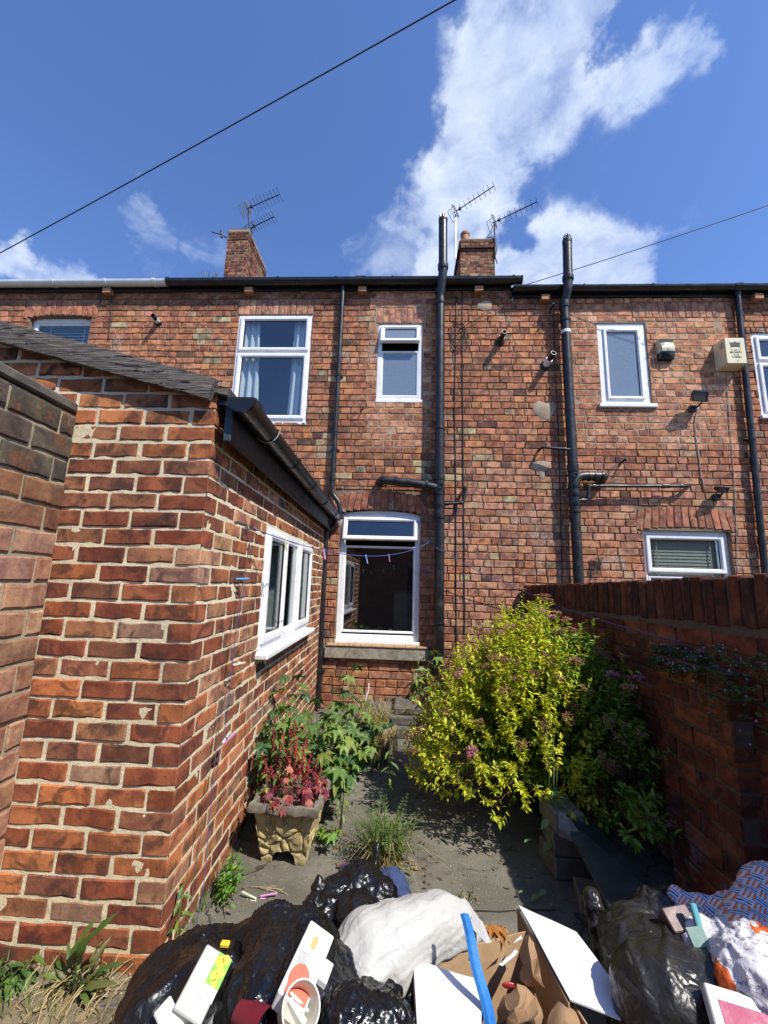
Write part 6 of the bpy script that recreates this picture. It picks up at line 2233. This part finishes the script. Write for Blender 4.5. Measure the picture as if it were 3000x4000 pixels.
# ------------------------------------------------------------------ the rubbish heap
def bag_mat(name, col, rough, transl=0.0, spec=.6, bstr=.34):
    m, t = newmat(name)
    P = pos(t)
    a = t.noise(P, 34, 4, .6, 1.2)
    b = t.n('ShaderNodeTexVoronoi', {'Vector': t.vm('ADD', P, t.vm('MULTIPLY', t.n('ShaderNodeTexNoise', {'Vector': P, 'Scale': 24.0}).outputs['Color'], (.05, .05, .05))), 'Scale': 26.0}, feature='DISTANCE_TO_EDGE').outputs['Distance']
    h = t.math('ADD', t.math('MULTIPLY', a, 1.0), t.math('MULTIPLY', t.rng(b, 0, .25), .5))
    bs = finish(t, col, t.rng(t.noise(P, 9, 3, .5), .35, .65, rough * .7, rough * 1.7), h, bstr, .010, spec=spec)
    return m


BAG = bag_mat('black_refuse_sack', (.006, .006, .0065), .22, spec=.6)
BAGT = bag_mat('thin_black_sack', (.022, .021, .020), .26, spec=.5)
WBAG = bag_mat('white_polythene', (.43, .42, .39), .42, spec=.4, bstr=.2)
NAVY = plain('navy_cloth', (.035, .055, .14), .9, .15, 40, .5, 300)


def remesh(mb, voxel, sm_it=24):
    me = mb.mesh('tmp')
    o = bpy.data.objects.new('tmp', me)
    md = o.modifiers.new('r', 'REMESH')
    md.mode = 'VOXEL'
    md.voxel_size = voxel
    sm = o.modifiers.new('s', 'SMOOTH')
    sm.iterations = sm_it
    sm.factor = .6
    return evaluated_mesh(o)


from mathutils.bvhtree import BVHTree
HEAP = []


def sack(name, label, cat, balls, mat, voxel=.008, crumple=1.0, group=None, seed=1, folds=None, ground=True, gather=None):
    """balls: (x, y, Y, radius) seen position, distance and size; joined and smoothed, then creased"""
    mb = MB()
    for b in balls:
        c_ = at(*b[:3])
        mb.ell(tuple(c_), b[3], n=9)
        if ground and c_.z > b[3]:
            k = int(c_.z / (b[3] * .8)) + 1
            for i in range(k):
                mb.ell((c_.x, c_.y + .012 * i, max(b[3] * .75, c_.z * (i / k))), (b[3] * .95, b[3] * .9, b[3]), n=8)
    me = remesh(mb, voxel)
    so_ = Vector((seed * 7.3, seed * 3.1, seed))
    cos_ = [v_.co.copy() for v_ in me.vertices]
    nrm_ = [v_.normal.copy() for v_ in me.vertices]
    gp_ = at(*gather) if gather else sum(cos_, Vector()) / len(cos_) + Vector((0, 0, .2))
    rd = lambda p_, s_: max(0, 1 - abs(mn.noise(p_)) * s_) ** 1.6
    flat = []
    for p, n_ in zip(cos_, nrm_):
        q = p + so_
        w_ = Vector((mn.noise(q * 5), mn.noise(q * 5 + Vector((9, 0, 0))), mn.noise(q * 5 + Vector((0, 9, 0))))) * .05
        if folds:
            ax, amp, fr_ = folds
            r_ = q - ax * q.dot(ax) * .93
            d = rd((r_ + w_ * .25) * fr_, 2.2) * amp + rd((r_ + w_ * .3) * fr_ * 2.2, 2.2) * amp * .5 + mn.noise(q * 6) * .008 - amp * .4
        else:
            rel = p - gp_
            ax = rel.normalized()
            ang_ = ax * .20 + so_ + Vector((0, 0, rel.length * .06))      # runs out from where the sack is gathered
            a1 = max(0, .30 + 1.3 * mn.noise(q * 4.5))
            d = rd(ang_ * 22 + w_ * 9, 2.4) * .011 * min(1, rel.length / .08) + rd((q + w_) * 12, 3.0) * .0075 * a1 + rd((q + w_ * 1.4) * 27, 2.8) * .0032 * a1 + mn.noise(q * 6) * .010 - .006
        r_ = p + n_ * d * crumple
        if r_.z < .004: r_.z = .004
        flat.extend(r_)
    me.vertices.foreach_set('co', flat)
    me.update()
    me.materials.clear()
    me.materials.append(mat)
    me.polygons.foreach_set('use_smooth', [True] * len(me.polygons))
    me.name = name
    o = bpy.data.objects.new(name, me)
    link(o)
    HEAP.append(BVHTree.FromPolygons([v_.co for v_ in me.vertices], [tuple(p_.vertices) for p_ in me.polygons]))
    return tag(o, label, cat, group)


def lying(x, y, lift=.012):
    """the point of the heap seen at x, y, lifted a little towards the eye"""
    d = ray(x, y).normalized()
    best = None
    for b_ in HEAP:
        h_ = b_.ray_cast(EYE, d)
        if h_[0] is not None and (best is None or h_[3] < best[1]):
            best = (h_[0], h_[3])
    p = best[0] if best else atz(x, y, .05)
    return p - d * lift


GB = 'black refuse sacks in the heap'
sack('refuse_sack', 'black refuse sack at the left of the heap, split open on a green carton', 'sack',
     [(365, 2155, 1.30, .115), (430, 2092, 1.36, .098), (482, 2060, 1.40, .075), (420, 2185, 1.25, .135), (470, 2130, 1.30, .10), (345, 2230, 1.2, .12)], BAG, .0075, 1.0, GB, 1, gather=(500, 2020, 1.42))
sack('refuse_sack', 'black refuse sack in the middle of the heap, full of cups and trays', 'sack',
     [(590, 2042, 1.40, .105), (655, 2035, 1.41, .090), (662, 1985, 1.44, .028), (660, 2000, 1.43, .045), (540, 2066, 1.38, .085), (690, 2075, 1.36, .080), (700, 2130, 1.29, .10), (722, 2180, 1.23, .085), (600, 2120, 1.31, .125), (560, 2180, 1.23, .115), (650, 2190, 1.21, .11)], BAG, .0075, 1.0, GB, 2, gather=(662, 1975, 1.45))
sack('refuse_sack', 'black refuse sack at the back of the heap beneath the navy cloth', 'sack',
     [(720, 1967, 1.66, .095), (780, 1938, 1.70, .105), (806, 1892, 1.71, .024), (803, 1905, 1.71, .045), (820, 1948, 1.67, .075), (690, 1988, 1.58, .075), (770, 2000, 1.56, .09)], BAG, .008, 1.0, GB, 3, gather=(806, 1885, 1.72))
sack('refuse_sack', 'black refuse sack in front of the white bag, at the bottom edge', 'sack',
     [(785, 2195, 1.20, .070), (760, 2245, 1.13, .09), (835, 2185, 1.22, .05), (830, 2245, 1.13, .08)], BAG, .008, 1.0, GB, 4)
sack('navy_cloth', 'navy blue cloth bundled behind the rear black sack', 'cloth',
     [(755, 1908, 1.79, .060), (800, 1906, 1.80, .050), (848, 1916, 1.78, .058), (868, 1950, 1.72, .042), (872, 1970, 1.68, .022)], NAVY, .008, .9, None, 5)
ax_ = (at(1000, 1965, 1.5) - at(800, 2140, 1.3)).normalized()
sack('white_bag', 'bulging white plastic bag lying across the middle of the heap', 'bag',
     [(772, 2088, 1.36, .088), (800, 2062, 1.39, .105), (850, 2036, 1.42, .100), (900, 2016, 1.45, .092), (950, 2000, 1.48, .084), (990, 1997, 1.49, .066), (1012, 2000, 1.49, .046), (790, 2112, 1.33, .075), (840, 2082, 1.37, .075)], WBAG, .007, 1.0, None, 6, (ax_, .0070, 17.0), ground=False)
fp = [at(1022, 1976, 1.46), at(1042, 1990, 1.44), at(1062, 2036, 1.40), at(1050, 2038, 1.40), at(1012, 1996, 1.44)]
v = fp + [p + Vector((0, .004, -.003)) for p in fp]
k = 5
wf = thing('bag_flap', 'torn white corner flap at the right end of the white bag', 'bag flap', tuple(fp[2]))
MB().add(v, [(0, 1, 2, 3, 4), (9, 8, 7, 6, 5)] + [(i, i + 5, (i + 1) % 5 + 5, (i + 1) % 5) for i in range(5)]).build('flap', WBAG, wf)
# right-hand end: thin dark sack, patterned and orange bags
sack('refuse_sack', 'thin dark refuse sack torn open at the right of the heap', 'sack',
     [(1370, 2020, 1.50, .085), (1430, 1995, 1.54, .095), (1478, 1968, 1.55, .055), (1400, 2085, 1.40, .115), (1470, 2095, 1.36, .105), (1440, 2165, 1.25, .125), (1500, 2145, 1.25, .10), (1325, 2000, 1.55, .035)], BAGT, .008, 1.0, GB, 7, gather=(1450, 1985, 1.5))
m, t = newmat('blue_orange_weave_print')
P = t.n('ShaderNodeTexCoord').outputs['Object']
s3 = t.n('ShaderNodeSeparateXYZ', {0: P})
vv_ = t.math('MULTIPLY', t.math('ADD', s3.outputs[1], s3.outputs[2]), .72)
pa = t.math('MULTIPLY', t.math('ADD', t.math('MULTIPLY', s3.outputs[0], .8), t.math('MULTIPLY', vv_, .6)), 40.0)
pb_ = t.math('MULTIPLY', t.math('SUBTRACT', t.math('MULTIPLY', vv_, .8), t.math('MULTIPLY', s3.outputs[0], .6)), 40.0)
par = t.math('MODULO', t.math('ABSOLUTE', t.math('ADD', t.math('FLOOR', pa), t.math('FLOOR', pb_))), 2.0)
sa = t.math('LESS_THAN', t.math('FRACT', t.math('MULTIPLY', pa, 3.0)), .5)
sb_ = t.math('LESS_THAN', t.math('FRACT', t.math('MULTIPLY', pb_, 3.0)), .5)
mid_ = t.math('LESS_THAN', t.math('ABSOLUTE', t.math('SUBTRACT', t.math('FRACT', pa), .5)), .17)
colr = t.mix(par, t.mix(mid_, (.05, .30, .60), (.02, .03, .16)), (.72, .20, .08))
cc = t.mix(t.math('ADD', t.math('MULTIPLY', par, sb_), t.math('MULTIPLY', t.math('SUBTRACT', 1.0, par), sa)), (.68, .68, .70), colr)
finish(t, cc, .55, t.noise(P, 14, 3, .5), .2, .01, spec=.4)
PATT = m
sack('patterned_bag', 'bag printed with a blue and orange woven stripe pattern, right edge', 'bag',
     [(1590, 2015, 1.36, .050), (1640, 1992, 1.38, .080), (1690, 1965, 1.42, .11), (1560, 2028, 1.34, .035), (1650, 2060, 1.3, .09)], PATT, .008, .3, None, 8)
carr = sack('carrier_bag', 'crumpled orange and white carrier bag at the right edge', 'bag',
     [(1592, 2078, 1.22, .055), (1640, 2075, 1.22, .075), (1645, 2125, 1.17, .08), (1600, 2125, 1.18, .055), (1690, 2100, 1.2, .09)], WBAG, .007, .75, None, 9)
m, t = newmat('orange_white_carrier')
P = t.n('ShaderNodeTexCoord').outputs['Object']
s3 = t.n('ShaderNodeSeparateXYZ', {0: P})
nz = t.math('ADD', s3.outputs[0], t.math('MULTIPLY', t.noise(P, 7, 3, .5), .06))
eg = t.math('MAXIMUM', t.math('LESS_THAN', nz, lying(1574, 2085).x + .03), t.math('GREATER_THAN', t.math('ADD', s3.outputs[2], t.math('MULTIPLY', t.noise(P, 6, 3, .5), .05)), lying(1625, 2032).z + .022))
c = t.mix(eg, (.66, .64, .66), (.70, .13, .022))
lines = t.math('LESS_THAN', t.math('FRACT', t.math('MULTIPLY', t.math('ADD', s3.outputs[1], s3.outputs[0]), 30.0)), .14)
lines = t.math('MULTIPLY', lines, t.math('GREATER_THAN', t.noise(P, 160, 1, .5), .5))
c = t.mix(t.math('MULTIPLY', lines, t.math('SUBTRACT', 1.0, eg)), c, (.25, .25, .32))
finish(t, c, .4, t.noise(P, 22, 5, .6, 1.0), .7, .012, spec=.4)
CARR = m
carr.data.materials.clear()
carr.data.materials.append(CARR)



# ------------------------------------------------------------------ cardboard box and loose packaging
m, t = newmat('brown_card')
P = t.n('ShaderNodeTexCoord').outputs['Object']
fl2 = t.n('ShaderNodeTexWave', {'Vector': P, 'Scale': 60.0, 'Distortion': .3}).outputs['Fac']
c = t.mix(t.rng(t.noise(P, 20, 4, .6), .3, .7), (.36, .23, .125), (.43, .29, .165))
finish(t, c, .85, t.math('ADD', t.math('MULTIPLY', fl2, .25), t.noise(P, 40, 3, .5)), .25, .003, spec=.2)
CARD = m
WCARD = plain('white_coated_card', (.72, .73, .76), .45, .04, 12, .15, 20, dirt=(.48, .46, .42), dscale=7, dfac=.35)
KRAFT = plain('kraft_paper', (.31, .19, .10), .8, .10, 14, .4, 35)
BLUEP = plain('blue_strap_plastic', (.035, .22, .62), .45, .12, 60, .2, 200)


def panel(mb, pts, th, bow=0.0, nu=8, nv=8):
    """four corners -> a slightly bowed sheet with thickness"""
    a, b, c_, d = [Vector(p) for p in pts]
    nn = (b - a).cross(d - a).normalized()
    top_, bot = [], []
    for j in range(nv + 1):
        for i in range(nu + 1):
            u, v2_ = i / nu, j / nv
            p = a.lerp(b, u).lerp(d.lerp(c_, u), v2_)
            w_ = mn.noise(p * 9) * .004
            p = p + nn * (bow * math.sin(math.pi * u) * math.sin(math.pi * v2_) + w_ * (1 if bow else 0))
            top_.append(p)
            bot.append(p - nn * th)
    n1 = len(top_)
    f = []
    W_ = nu + 1
    for j in range(nv):
        for i in range(nu):
            q = j * W_ + i
            f.append((q, q + 1, q + W_ + 1, q + W_))
            f.append((n1 + q, n1 + q + W_, n1 + q + W_ + 1, n1 + q + 1))
    for i in range(nu):
        f.append((i, n1 + i, n1 + i + 1, i + 1))
        q = nv * W_ + i
        f.append((q, q + 1, n1 + q + 1, n1 + q))
    for j in range(nv):
        q = j * W_
        f.append((q, q + W_, n1 + q + W_, n1 + q))
        q += nu
        f.append((q, n1 + q, n1 + q + W_, q + W_))
    return mb.add(top_ + bot, f)


zt = .335
BLc, BRc = atz(893, 2077, zt), atz(1138, 2012, zt)
FLc, FRc = atz(905, 2262, zt), atz(1292, 2250, zt)
box_ = thing('cardboard_box', 'open cardboard box with white outside flaps in the heap', 'box', ((BLc.x + FRc.x) / 2, 1.2, .02))
dn_ = lambda p, z=.03: Vector((p.x, p.y, z))
for nm, a, b in (('side', BLc, BRc), ('side', FLc, BLc), ('side', BRc, FRc), ('side', FRc, FLc)):
    panel(MB(), [dn_(a), dn_(b), b, a], .004, .006).build('side', CARD, box_, smooth=40)
panel(MB(), [dn_(FLc, .034), dn_(FRc, .034), dn_(BRc, .034), dn_(BLc, .034)], .004).build('bottom', CARD, box_)
# inner fold line strip, white flap over the left, long white flap on the right
fa, fb = BLc + Vector((0, 0, .006)), atz(1040, 2117, zt + .004)
fc, fd = atz(1040, 2290, zt + .004), atz(905, 2290, zt + .006)
panel(MB(), [fd, fc, fb, fa], .004, .006).build('flap', WCARD, box_, smooth=40, label='white flap folded over the left of the box')
P1, P2, P3, P4 = atz(1120, 1954, zt + .02), atz(1245, 2014, zt + .015), atz(1396, 2222, zt + .02), atz(1232, 2161, zt + .02)
PM1, PM2 = P1.lerp(P4, .45) + Vector((0, 0, .004)), P2.lerp(P3, .40) + Vector((0, 0, .004))
mb = MB()
panel(mb, [P4, P3, PM2, PM1], .004, .004)
panel(mb, [PM1, PM2, P2, P1], .004, .006)
mb.build('flap', WCARD, box_, smooth=40, label='long white flap folded out at the right of the box')
G1, G4 = P1 + Vector((-.006, .0, -.012)), P4 + Vector((-.004, .0, -.006))
panel(MB(), [dn_(G1, .18), dn_(G4, .18), G4, G1], .004, .004).build('flap_liner', CARD, box_)
# blue strap standing in the box
s0, s1 = atz(1003, 1974, zt + .17), atz(1062, 2222, zt - .02)
wv = (_r * .017)
pts = [s0.lerp(s1, i / 10) + Vector((.002 * math.sin(i), .004 * math.sin(i * .7), 0)) for i in range(11)]
v, f = [], []
for i, p in enumerate(pts):
    w2_ = wv * (.72 + .2 * i / 10)
    v += [p - w2_, p - w2_ * .2 + Vector((0, -.004, 0)), p + w2_, p + Vector((0, .004, 0))]
for i in range(10):
    for k in range(4):
        f.append((i * 4 + k, i * 4 + (k + 1) % 4, (i + 1) * 4 + (k + 1) % 4, (i + 1) * 4 + k))
f += [(0, 1, 2, 3), (43, 42, 41, 40)]
tag(MB().add(v, f).build('blue_strap', BLUEP, None), 'flat blue plastic strap sticking up out of the cardboard box', 'strap')


def crumpled(name, label, cat, pts, mat, amp, th=.0018, n_=26, seed=0, freq=9):
    a, b, c_, d = [Vector(p) for p in pts]
    nn = (b - a).cross(d - a).normalized()
    v, f = [], []
    for j in range(n_ + 1):
        for i in range(n_ + 1):
            u, w_ = i / n_, j / n_
            p = a.lerp(b, u).lerp(d.lerp(c_, u), w_)
            q = p + Vector((seed * 3.7, seed, 0))
            h_ = ((1 - abs(mn.noise(q * freq)) * 2.4) * 1.1 + (1 - abs(mn.noise(q * freq * 2.3)) * 2.4) * .45 - .6) * amp
            h_ += amp * 1.2 * math.sin(math.pi * u) * math.sin(math.pi * w_)
            ed = 1 + .08 * mn.noise(q * 30) if i in (0, n_) or j in (0, n_) else 1
            v.append(p + nn * h_ * ed)
    for j in range(n_):
        for i in range(n_):
            q = j * (n_ + 1) + i
            f.append((q, q + 1, q + n_ + 2, q + n_ + 1))
    mb_ = MB().add(v, f)
    mb_.add([p - nn * th for p in v], [q[::-1] for q in f])
    o = mb_.build(name, mat, None, smooth=30)
    return tag(o, label, cat)




def z2(x, y):                     # closer view of the box -> photograph grid
    return (1250 + x / 1.659) / 1.80832, (3400 + y / 1.659) / 1.80832


def facets(name, label, cat, P_, F_, mat, zb, th=.0016):
    """folded sheet: corner points (view x, view y, height) and flat facets"""
    ks = list(P_)
    v = [atz(*z2(*P_[k][:2]), zb + P_[k][2]) for k in ks]
    ix = {k: i for i, k in enumerate(ks)}
    f = [tuple(ix[c_] for c_ in q) for q in F_]
    import bmesh
    bm = bmesh.new()
    bm.from_mesh(MB().add(v, f).mesh('tmp'))
    bmesh.ops.subdivide_edges(bm, edges=bm.edges[:], cuts=3, smooth=.35, use_grid_fill=True)
    for q in bm.verts:
        q.co += Vector((mn.noise(q.co * 40), mn.noise(q.co * 40 + Vector((5, 0, 0))), mn.noise(q.co * 40 + Vector((0, 5, 0))))) * .0022
    v3, f3 = [q.co.copy() for q in bm.verts], [tuple(w_.index for w_ in q.verts) for q in bm.faces]
    bm.free()
    me = MB().add(v3, f3).add([p - (EYE - p).normalized() * th for p in v3], [q[::-1] for q in f3])
    o = me.build(name, mat, None, smooth=28)
    return tag(o, label, cat)


facets('kraft_paper', 'crumpled brown paper bunched at the front of the box', 'paper',
       dict(a=(1275, 735, .05), b=(1345, 755, .035), c=(1395, 800, .02), d=(1440, 905, .02), e=(1450, 1010, .0), f=(1440, 1120, -.03), g=(1300, 1120, -.02), h=(1200, 1120, -.03),
            i=(1150, 995, -.01), j=(1145, 900, .0), k=(1185, 815, .02), l=(1260, 900, .055), m=(1330, 900, .03), n=(1385, 960, .045), o=(1290, 1000, .02), p=(1215, 960, .03)),
       ['abl', 'akl', 'bcm', 'blm', 'cdn', 'cmn', 'den', 'efn', 'nfo', 'fgo', 'mno', 'lmo', 'lop', 'klp', 'kjp', 'jip', 'iph', 'pho', 'hgo'], KRAFT, zt - .05)
facets('kraft_paper', 'torn brown paper standing up at the back of the box', 'paper',
       dict(a=(1355, 415, .05), b=(1385, 470, .03), c=(1410, 560, .035), d=(1430, 660, .03), e=(1455, 765, .0), f=(1380, 690, .02), g=(1372, 580, .05), h=(1345, 480, .045), i=(1325, 430, .03), j=(1290, 520, .0), k=(1310, 610, .02), l=(1290, 700, -.02), m=(1330, 740, -.01), n=(1400, 760, -.02)),
       ['abg', 'bcg', 'cdf', 'cgf', 'def', 'hag', 'iha', 'ihj', 'hjk', 'hkg', 'gkf', 'klm', 'kmf', 'mnf', 'nef'], KRAFT, zt + .005)
facets('paper_strip', 'torn white printed paper strip on the brown paper', 'paper',
       dict(a=(1155, 605, .03), b=(1180, 618, .03), c=(1250, 560, .035), d=(1285, 530, .04), e=(1270, 510, .04), f=(1215, 560, .03), g=(1255, 470, .05), h=(1310, 440, .05), i=(1300, 420, .05)),
       ['abcf', 'fcde', 'ghi'], WCARD, zt)
facets('brown_paper', 'brown paper sheet lying in the front corner of the box', 'paper',
       dict(a=(1500, 900, .01), b=(1560, 840, .012), c=(1660, 880, .01), d=(1720, 1000, .0), e=(1700, 1140, -.02), f=(1480, 1140, -.02), g=(1470, 990, .0), h=(1580, 960, .03)),
       ['abh', 'bch', 'cdh', 'deh', 'efh', 'fgh', 'gah'], KRAFT, zt - .02)
tag(MB().ell(tuple(atz(*z2(1225, 745), zt - .03)), (.020, .004, .008), n=8).build('red_wrapper', plain('red_wrapper_foil', (.34, .03, .03), .4), None, smooth='all'), 'scrap of red wrapper beside the crumpled brown paper', 'wrapper')

# packaging in the black sacks
PRINT = {}
def pmat(nm, c, r_=.45):
    if nm not in PRINT: PRINT[nm] = plain(nm, c, r_, .07, 30, .3, 35, dirt=tuple(x * .5 for x in c), dscale=14, dfac=.4)
    return PRINT[nm]


def slab(p, q, wid, thick, up):
    """box matrix: +x from p to q, +z towards up"""
    p, q = Vector(p), Vector(q)
    return orient(p, q - p, up), (q - p).length, wid / 2, thick


up_c = (EYE - at(450, 2120, 1.3)).normalized() * .5 + Vector((.25, 0, .6))
carton = thing('food_carton', 'white carton with a green and yellow printed side in the left sack', 'carton', tuple(lying(440, 2130)))
MC, L, hw, th = slab(lying(400, 2205, .03), lying(472, 2060, .035), .075, .03, up_c)
MB().cbox(0, L, -hw, hw, -.04, .012, .003, MC).build('body', plain('grubby_white_board', (.50, .50, .47), .5, .12, 25, .5, 30, dirt=(.3, .29, .25), dscale=9, dfac=.5), carton)
MB().box(L * .30, L * .985, -hw - .0012, -hw + .036, .0125, .0135, MC).build('white_band', pmat('bright_white', (.78, .78, .76)), carton)
mb = MB()
mb.box(L * .50, L * .98, -hw - .002, -hw + .036, .0136, .0142, MC)
mb.build('green_print', pmat('lime_green', (.20, .46, .04)), carton)
mb = MB()
for (u, w_, r_) in ((.56, .014, .008), (.64, .022, .010), (.73, .012, .011), (.86, .024, .012), (.93, .012, .010)):
    mb.lathe([(r_, .0143), (r_, .0147), (.0001, .0147)], 9, MC @ Matrix.Translation((L * u, -hw + w_, 0)))
mb.build('yellow_print', pmat('warm_yellow', (.75, .55, .04)), carton)
tag(MB().cbox(-.012, .012, -.008, .008, -.004, .006, .002, Matrix.Translation(lying(486, 2040, .02))).build('yellow_cap', pmat('warm_yellow', (.75, .55, .04)), None), 'small yellow cap at the top end of the green carton', 'cap')
up_t = (EYE - at(650, 2100, 1.3)).normalized() * .8 + Vector((.2, 0, .5))
tray = thing('food_tray', 'long white food carton with coral print standing in the middle sack', 'carton', tuple(lying(650, 2100)))
MT_, L, hw, th = slab(lying(618, 2190, .035), lying(688, 2026, .03), .074, .02, up_t)
MB().cbox(0, L, -hw, hw, -.014, .030, .003, MT_).build('body', pmat('bright_white', (.78, .78, .76)), tray)
MB().prism([(0, 0)], (0, 0)) if False else None
mb = MB()
mb.lathe([(.030, .0303), (.030, .0312), (.0001, .0312)], 18, MT_ @ Matrix.Translation((L * .24, .004, 0)) @ Matrix.Diagonal((1.25, .85, 1, 1)))
mb.box(L * .02, L * .2, -hw + .004, hw - .012, .0303, .0310, MT_)
mb.build('coral_print', pmat('coral', (.75, .17, .11)), tray)
mb = MB()
mb.lathe([(.012, .0303), (.012, .0312), (.0001, .0312)], 14, MT_ @ Matrix.Translation((L * .74, .004, 0)) @ Matrix.Diagonal((1.6, .7, 1, 1)))
mb.build('golden_print', pmat('golden', (.62, .42, .16)), tray)
mb = MB()
for k in range(5):
    mb.box(L * .40 + k * .007, L * .40 + k * .007 + .0028, hw - .030 - .004 * (k % 3), hw - .006, .0303, .0309, MT_)
mb.build('print_line', pmat('grey_print', (.35, .35, .36)), tray, kind='stuff')
MB().cbox(L * .45, L * .72, -hw - .024, -hw + .0, -.01, .022, .002, MT_).build('tab', pmat('bright_white', (.78, .78, .76)), tray)


def cup(label, p, d, r0, r1, L, col, inner, lip=True):
    t_ = thing('paper_cup', label, 'cup', tuple(p))
    M = frame_to(p, Vector(p) + Vector(d))
    MB().lathe([(r0, -L), (r1, 0), (r1 + .002, .001), (r1 + .002, .004), (r1 - .001, .004), (r1 - .003, -.002), (r0 - .002, -L + .008), (.0001, -L + .008)], 28, M).build('body', col, t_, smooth=40)
    return t_, M


cdir = (EYE - at(648, 2178, 1.15)).normalized() * .75 + Vector((.3, 0, .1))
ct, MCU = cup('cream paper cup facing up in the middle sack', lying(650, 2178, .07), cdir, .030, .043, .08, pmat('cream_paper', (.66, .62, .50)), None)
MB().cbox(-.006, .006, -.03, .025, -.03, -.025, .001, MCU @ Matrix.Rotation(.5, 4, 'Z')).build('paper_scrap', pmat('bright_white', (.78, .78, .76)), ct)
MB().cbox(.008, .014, -.025, .03, -.026, -.022, .001, MCU @ Matrix.Rotation(.7, 4, 'Z')).build('paper_scrap', pmat('pale_mint', (.55, .66, .60)), ct)
cup('maroon paper cup at the bottom edge of the middle sack', lying(572, 2228, .03), Vector((.75, -.45, .1)), .028, .040, .085, pmat('maroon_paper', (.16, .010, .024)), None)
tag(MB().cbox(-.02, .02, -.036, .036, -.012, .004, .003, orient(lying(366, 2205, .02), (.5, .7, .3), (EYE - at(365, 2205, 1.16)))).build('clear_tub', pmat('dull_white', (.60, .60, .58)), None), 'dull white plastic tub lid in the left sack', 'lid')
# in the torn right-hand sack
pb = lying(1468, 1985, .03)
tag(MB().cbox(-.035, .038, -.026, .028, -.05, .004, .003, orient(pb, (1, .1, .15), (EYE - pb).normalized() + Vector((0, 0, .4)))).build('brown_carton', pmat('mauve_brown_card', (.13, .07, .068)), None), 'mauve-brown carton poking out of the torn dark sack', 'carton')
pb = lying(1506, 1990, .02)
tag(MB().cbox(-.006, .012, -.036, .036, -.01, .004, .003, orient(pb, (1, .2, -.2), (EYE - pb))).build('teal_packet', pmat('teal_print', (.10, .34, .38)), None), 'teal and white packet behind the mauve-brown carton', 'packet')
pb = lying(1508, 2025, .03)
tag(MB().cbox(-.022, .022, -.020, .020, -.01, .004, .003, orient(pb, (1, -.2, .3), (EYE - pb))).build('green_sleeve', pmat('pale_teal_print', (.30, .42, .36)), None), 'pale green card sleeve below the mauve-brown carton', 'sleeve')
pb = at(1630, 2215, 1.10)
lab = thing('printed_carton', 'white carton with a magenta print at the bottom right corner', 'carton', tuple(pb))
ML_ = orient(pb, (1, -.25, -.05), (EYE - pb).normalized() + Vector((0, 0, .5)))
MB().cbox(-.08, .13, -.05, .045, -.03, .006, .003, ML_).build('body', pmat('bright_white', (.78, .78, .76)), lab)
MB().box(-.06, .10, -.05, .022, .0065, .0075, ML_).build('magenta_print', pmat('magenta', (.36, .015, .10)), lab)

# ------------------------------------------------------------------ what the windows face: the yard's back wall and gate, behind the camera
bk = thing('back_wall', 'plain brick wall closing the yard behind the viewer', 'wall', (0, -1.2, 0))
MB().box(-1.478, .15, -1.42, -1.2, -.05, 1.9).build('wall', MO_YARD, bk)
MB().box(1.05, 1.47, -1.42, -1.2, -.05, 1.9).build('wall', MO_YARD, bk)
gt = thing('yard_gate', 'dark blue boarded gate in the wall behind the viewer', 'gate', (.6, -1.3, 0))
for i in range(7):
    MB().cbox(.155 + i * .127, .155 + i * .127 + .122, -1.34, -1.30, .06, 1.85, .004).build('board', plain('dark_blue_paint', (.015, .03, .06), .5, .1) if i == 0 else bpy.data.materials['dark_blue_paint'], gt)
opp = thing('opposite_terrace', 'plain brick terrace across the back lane, behind the viewer', 'house', (0, -9, 0))
MB().box(-14, 14, -15, -9, 0, 4.6).build('wall', plain('far_brick', (.19, .085, .055), .9, .2, 6), opp)
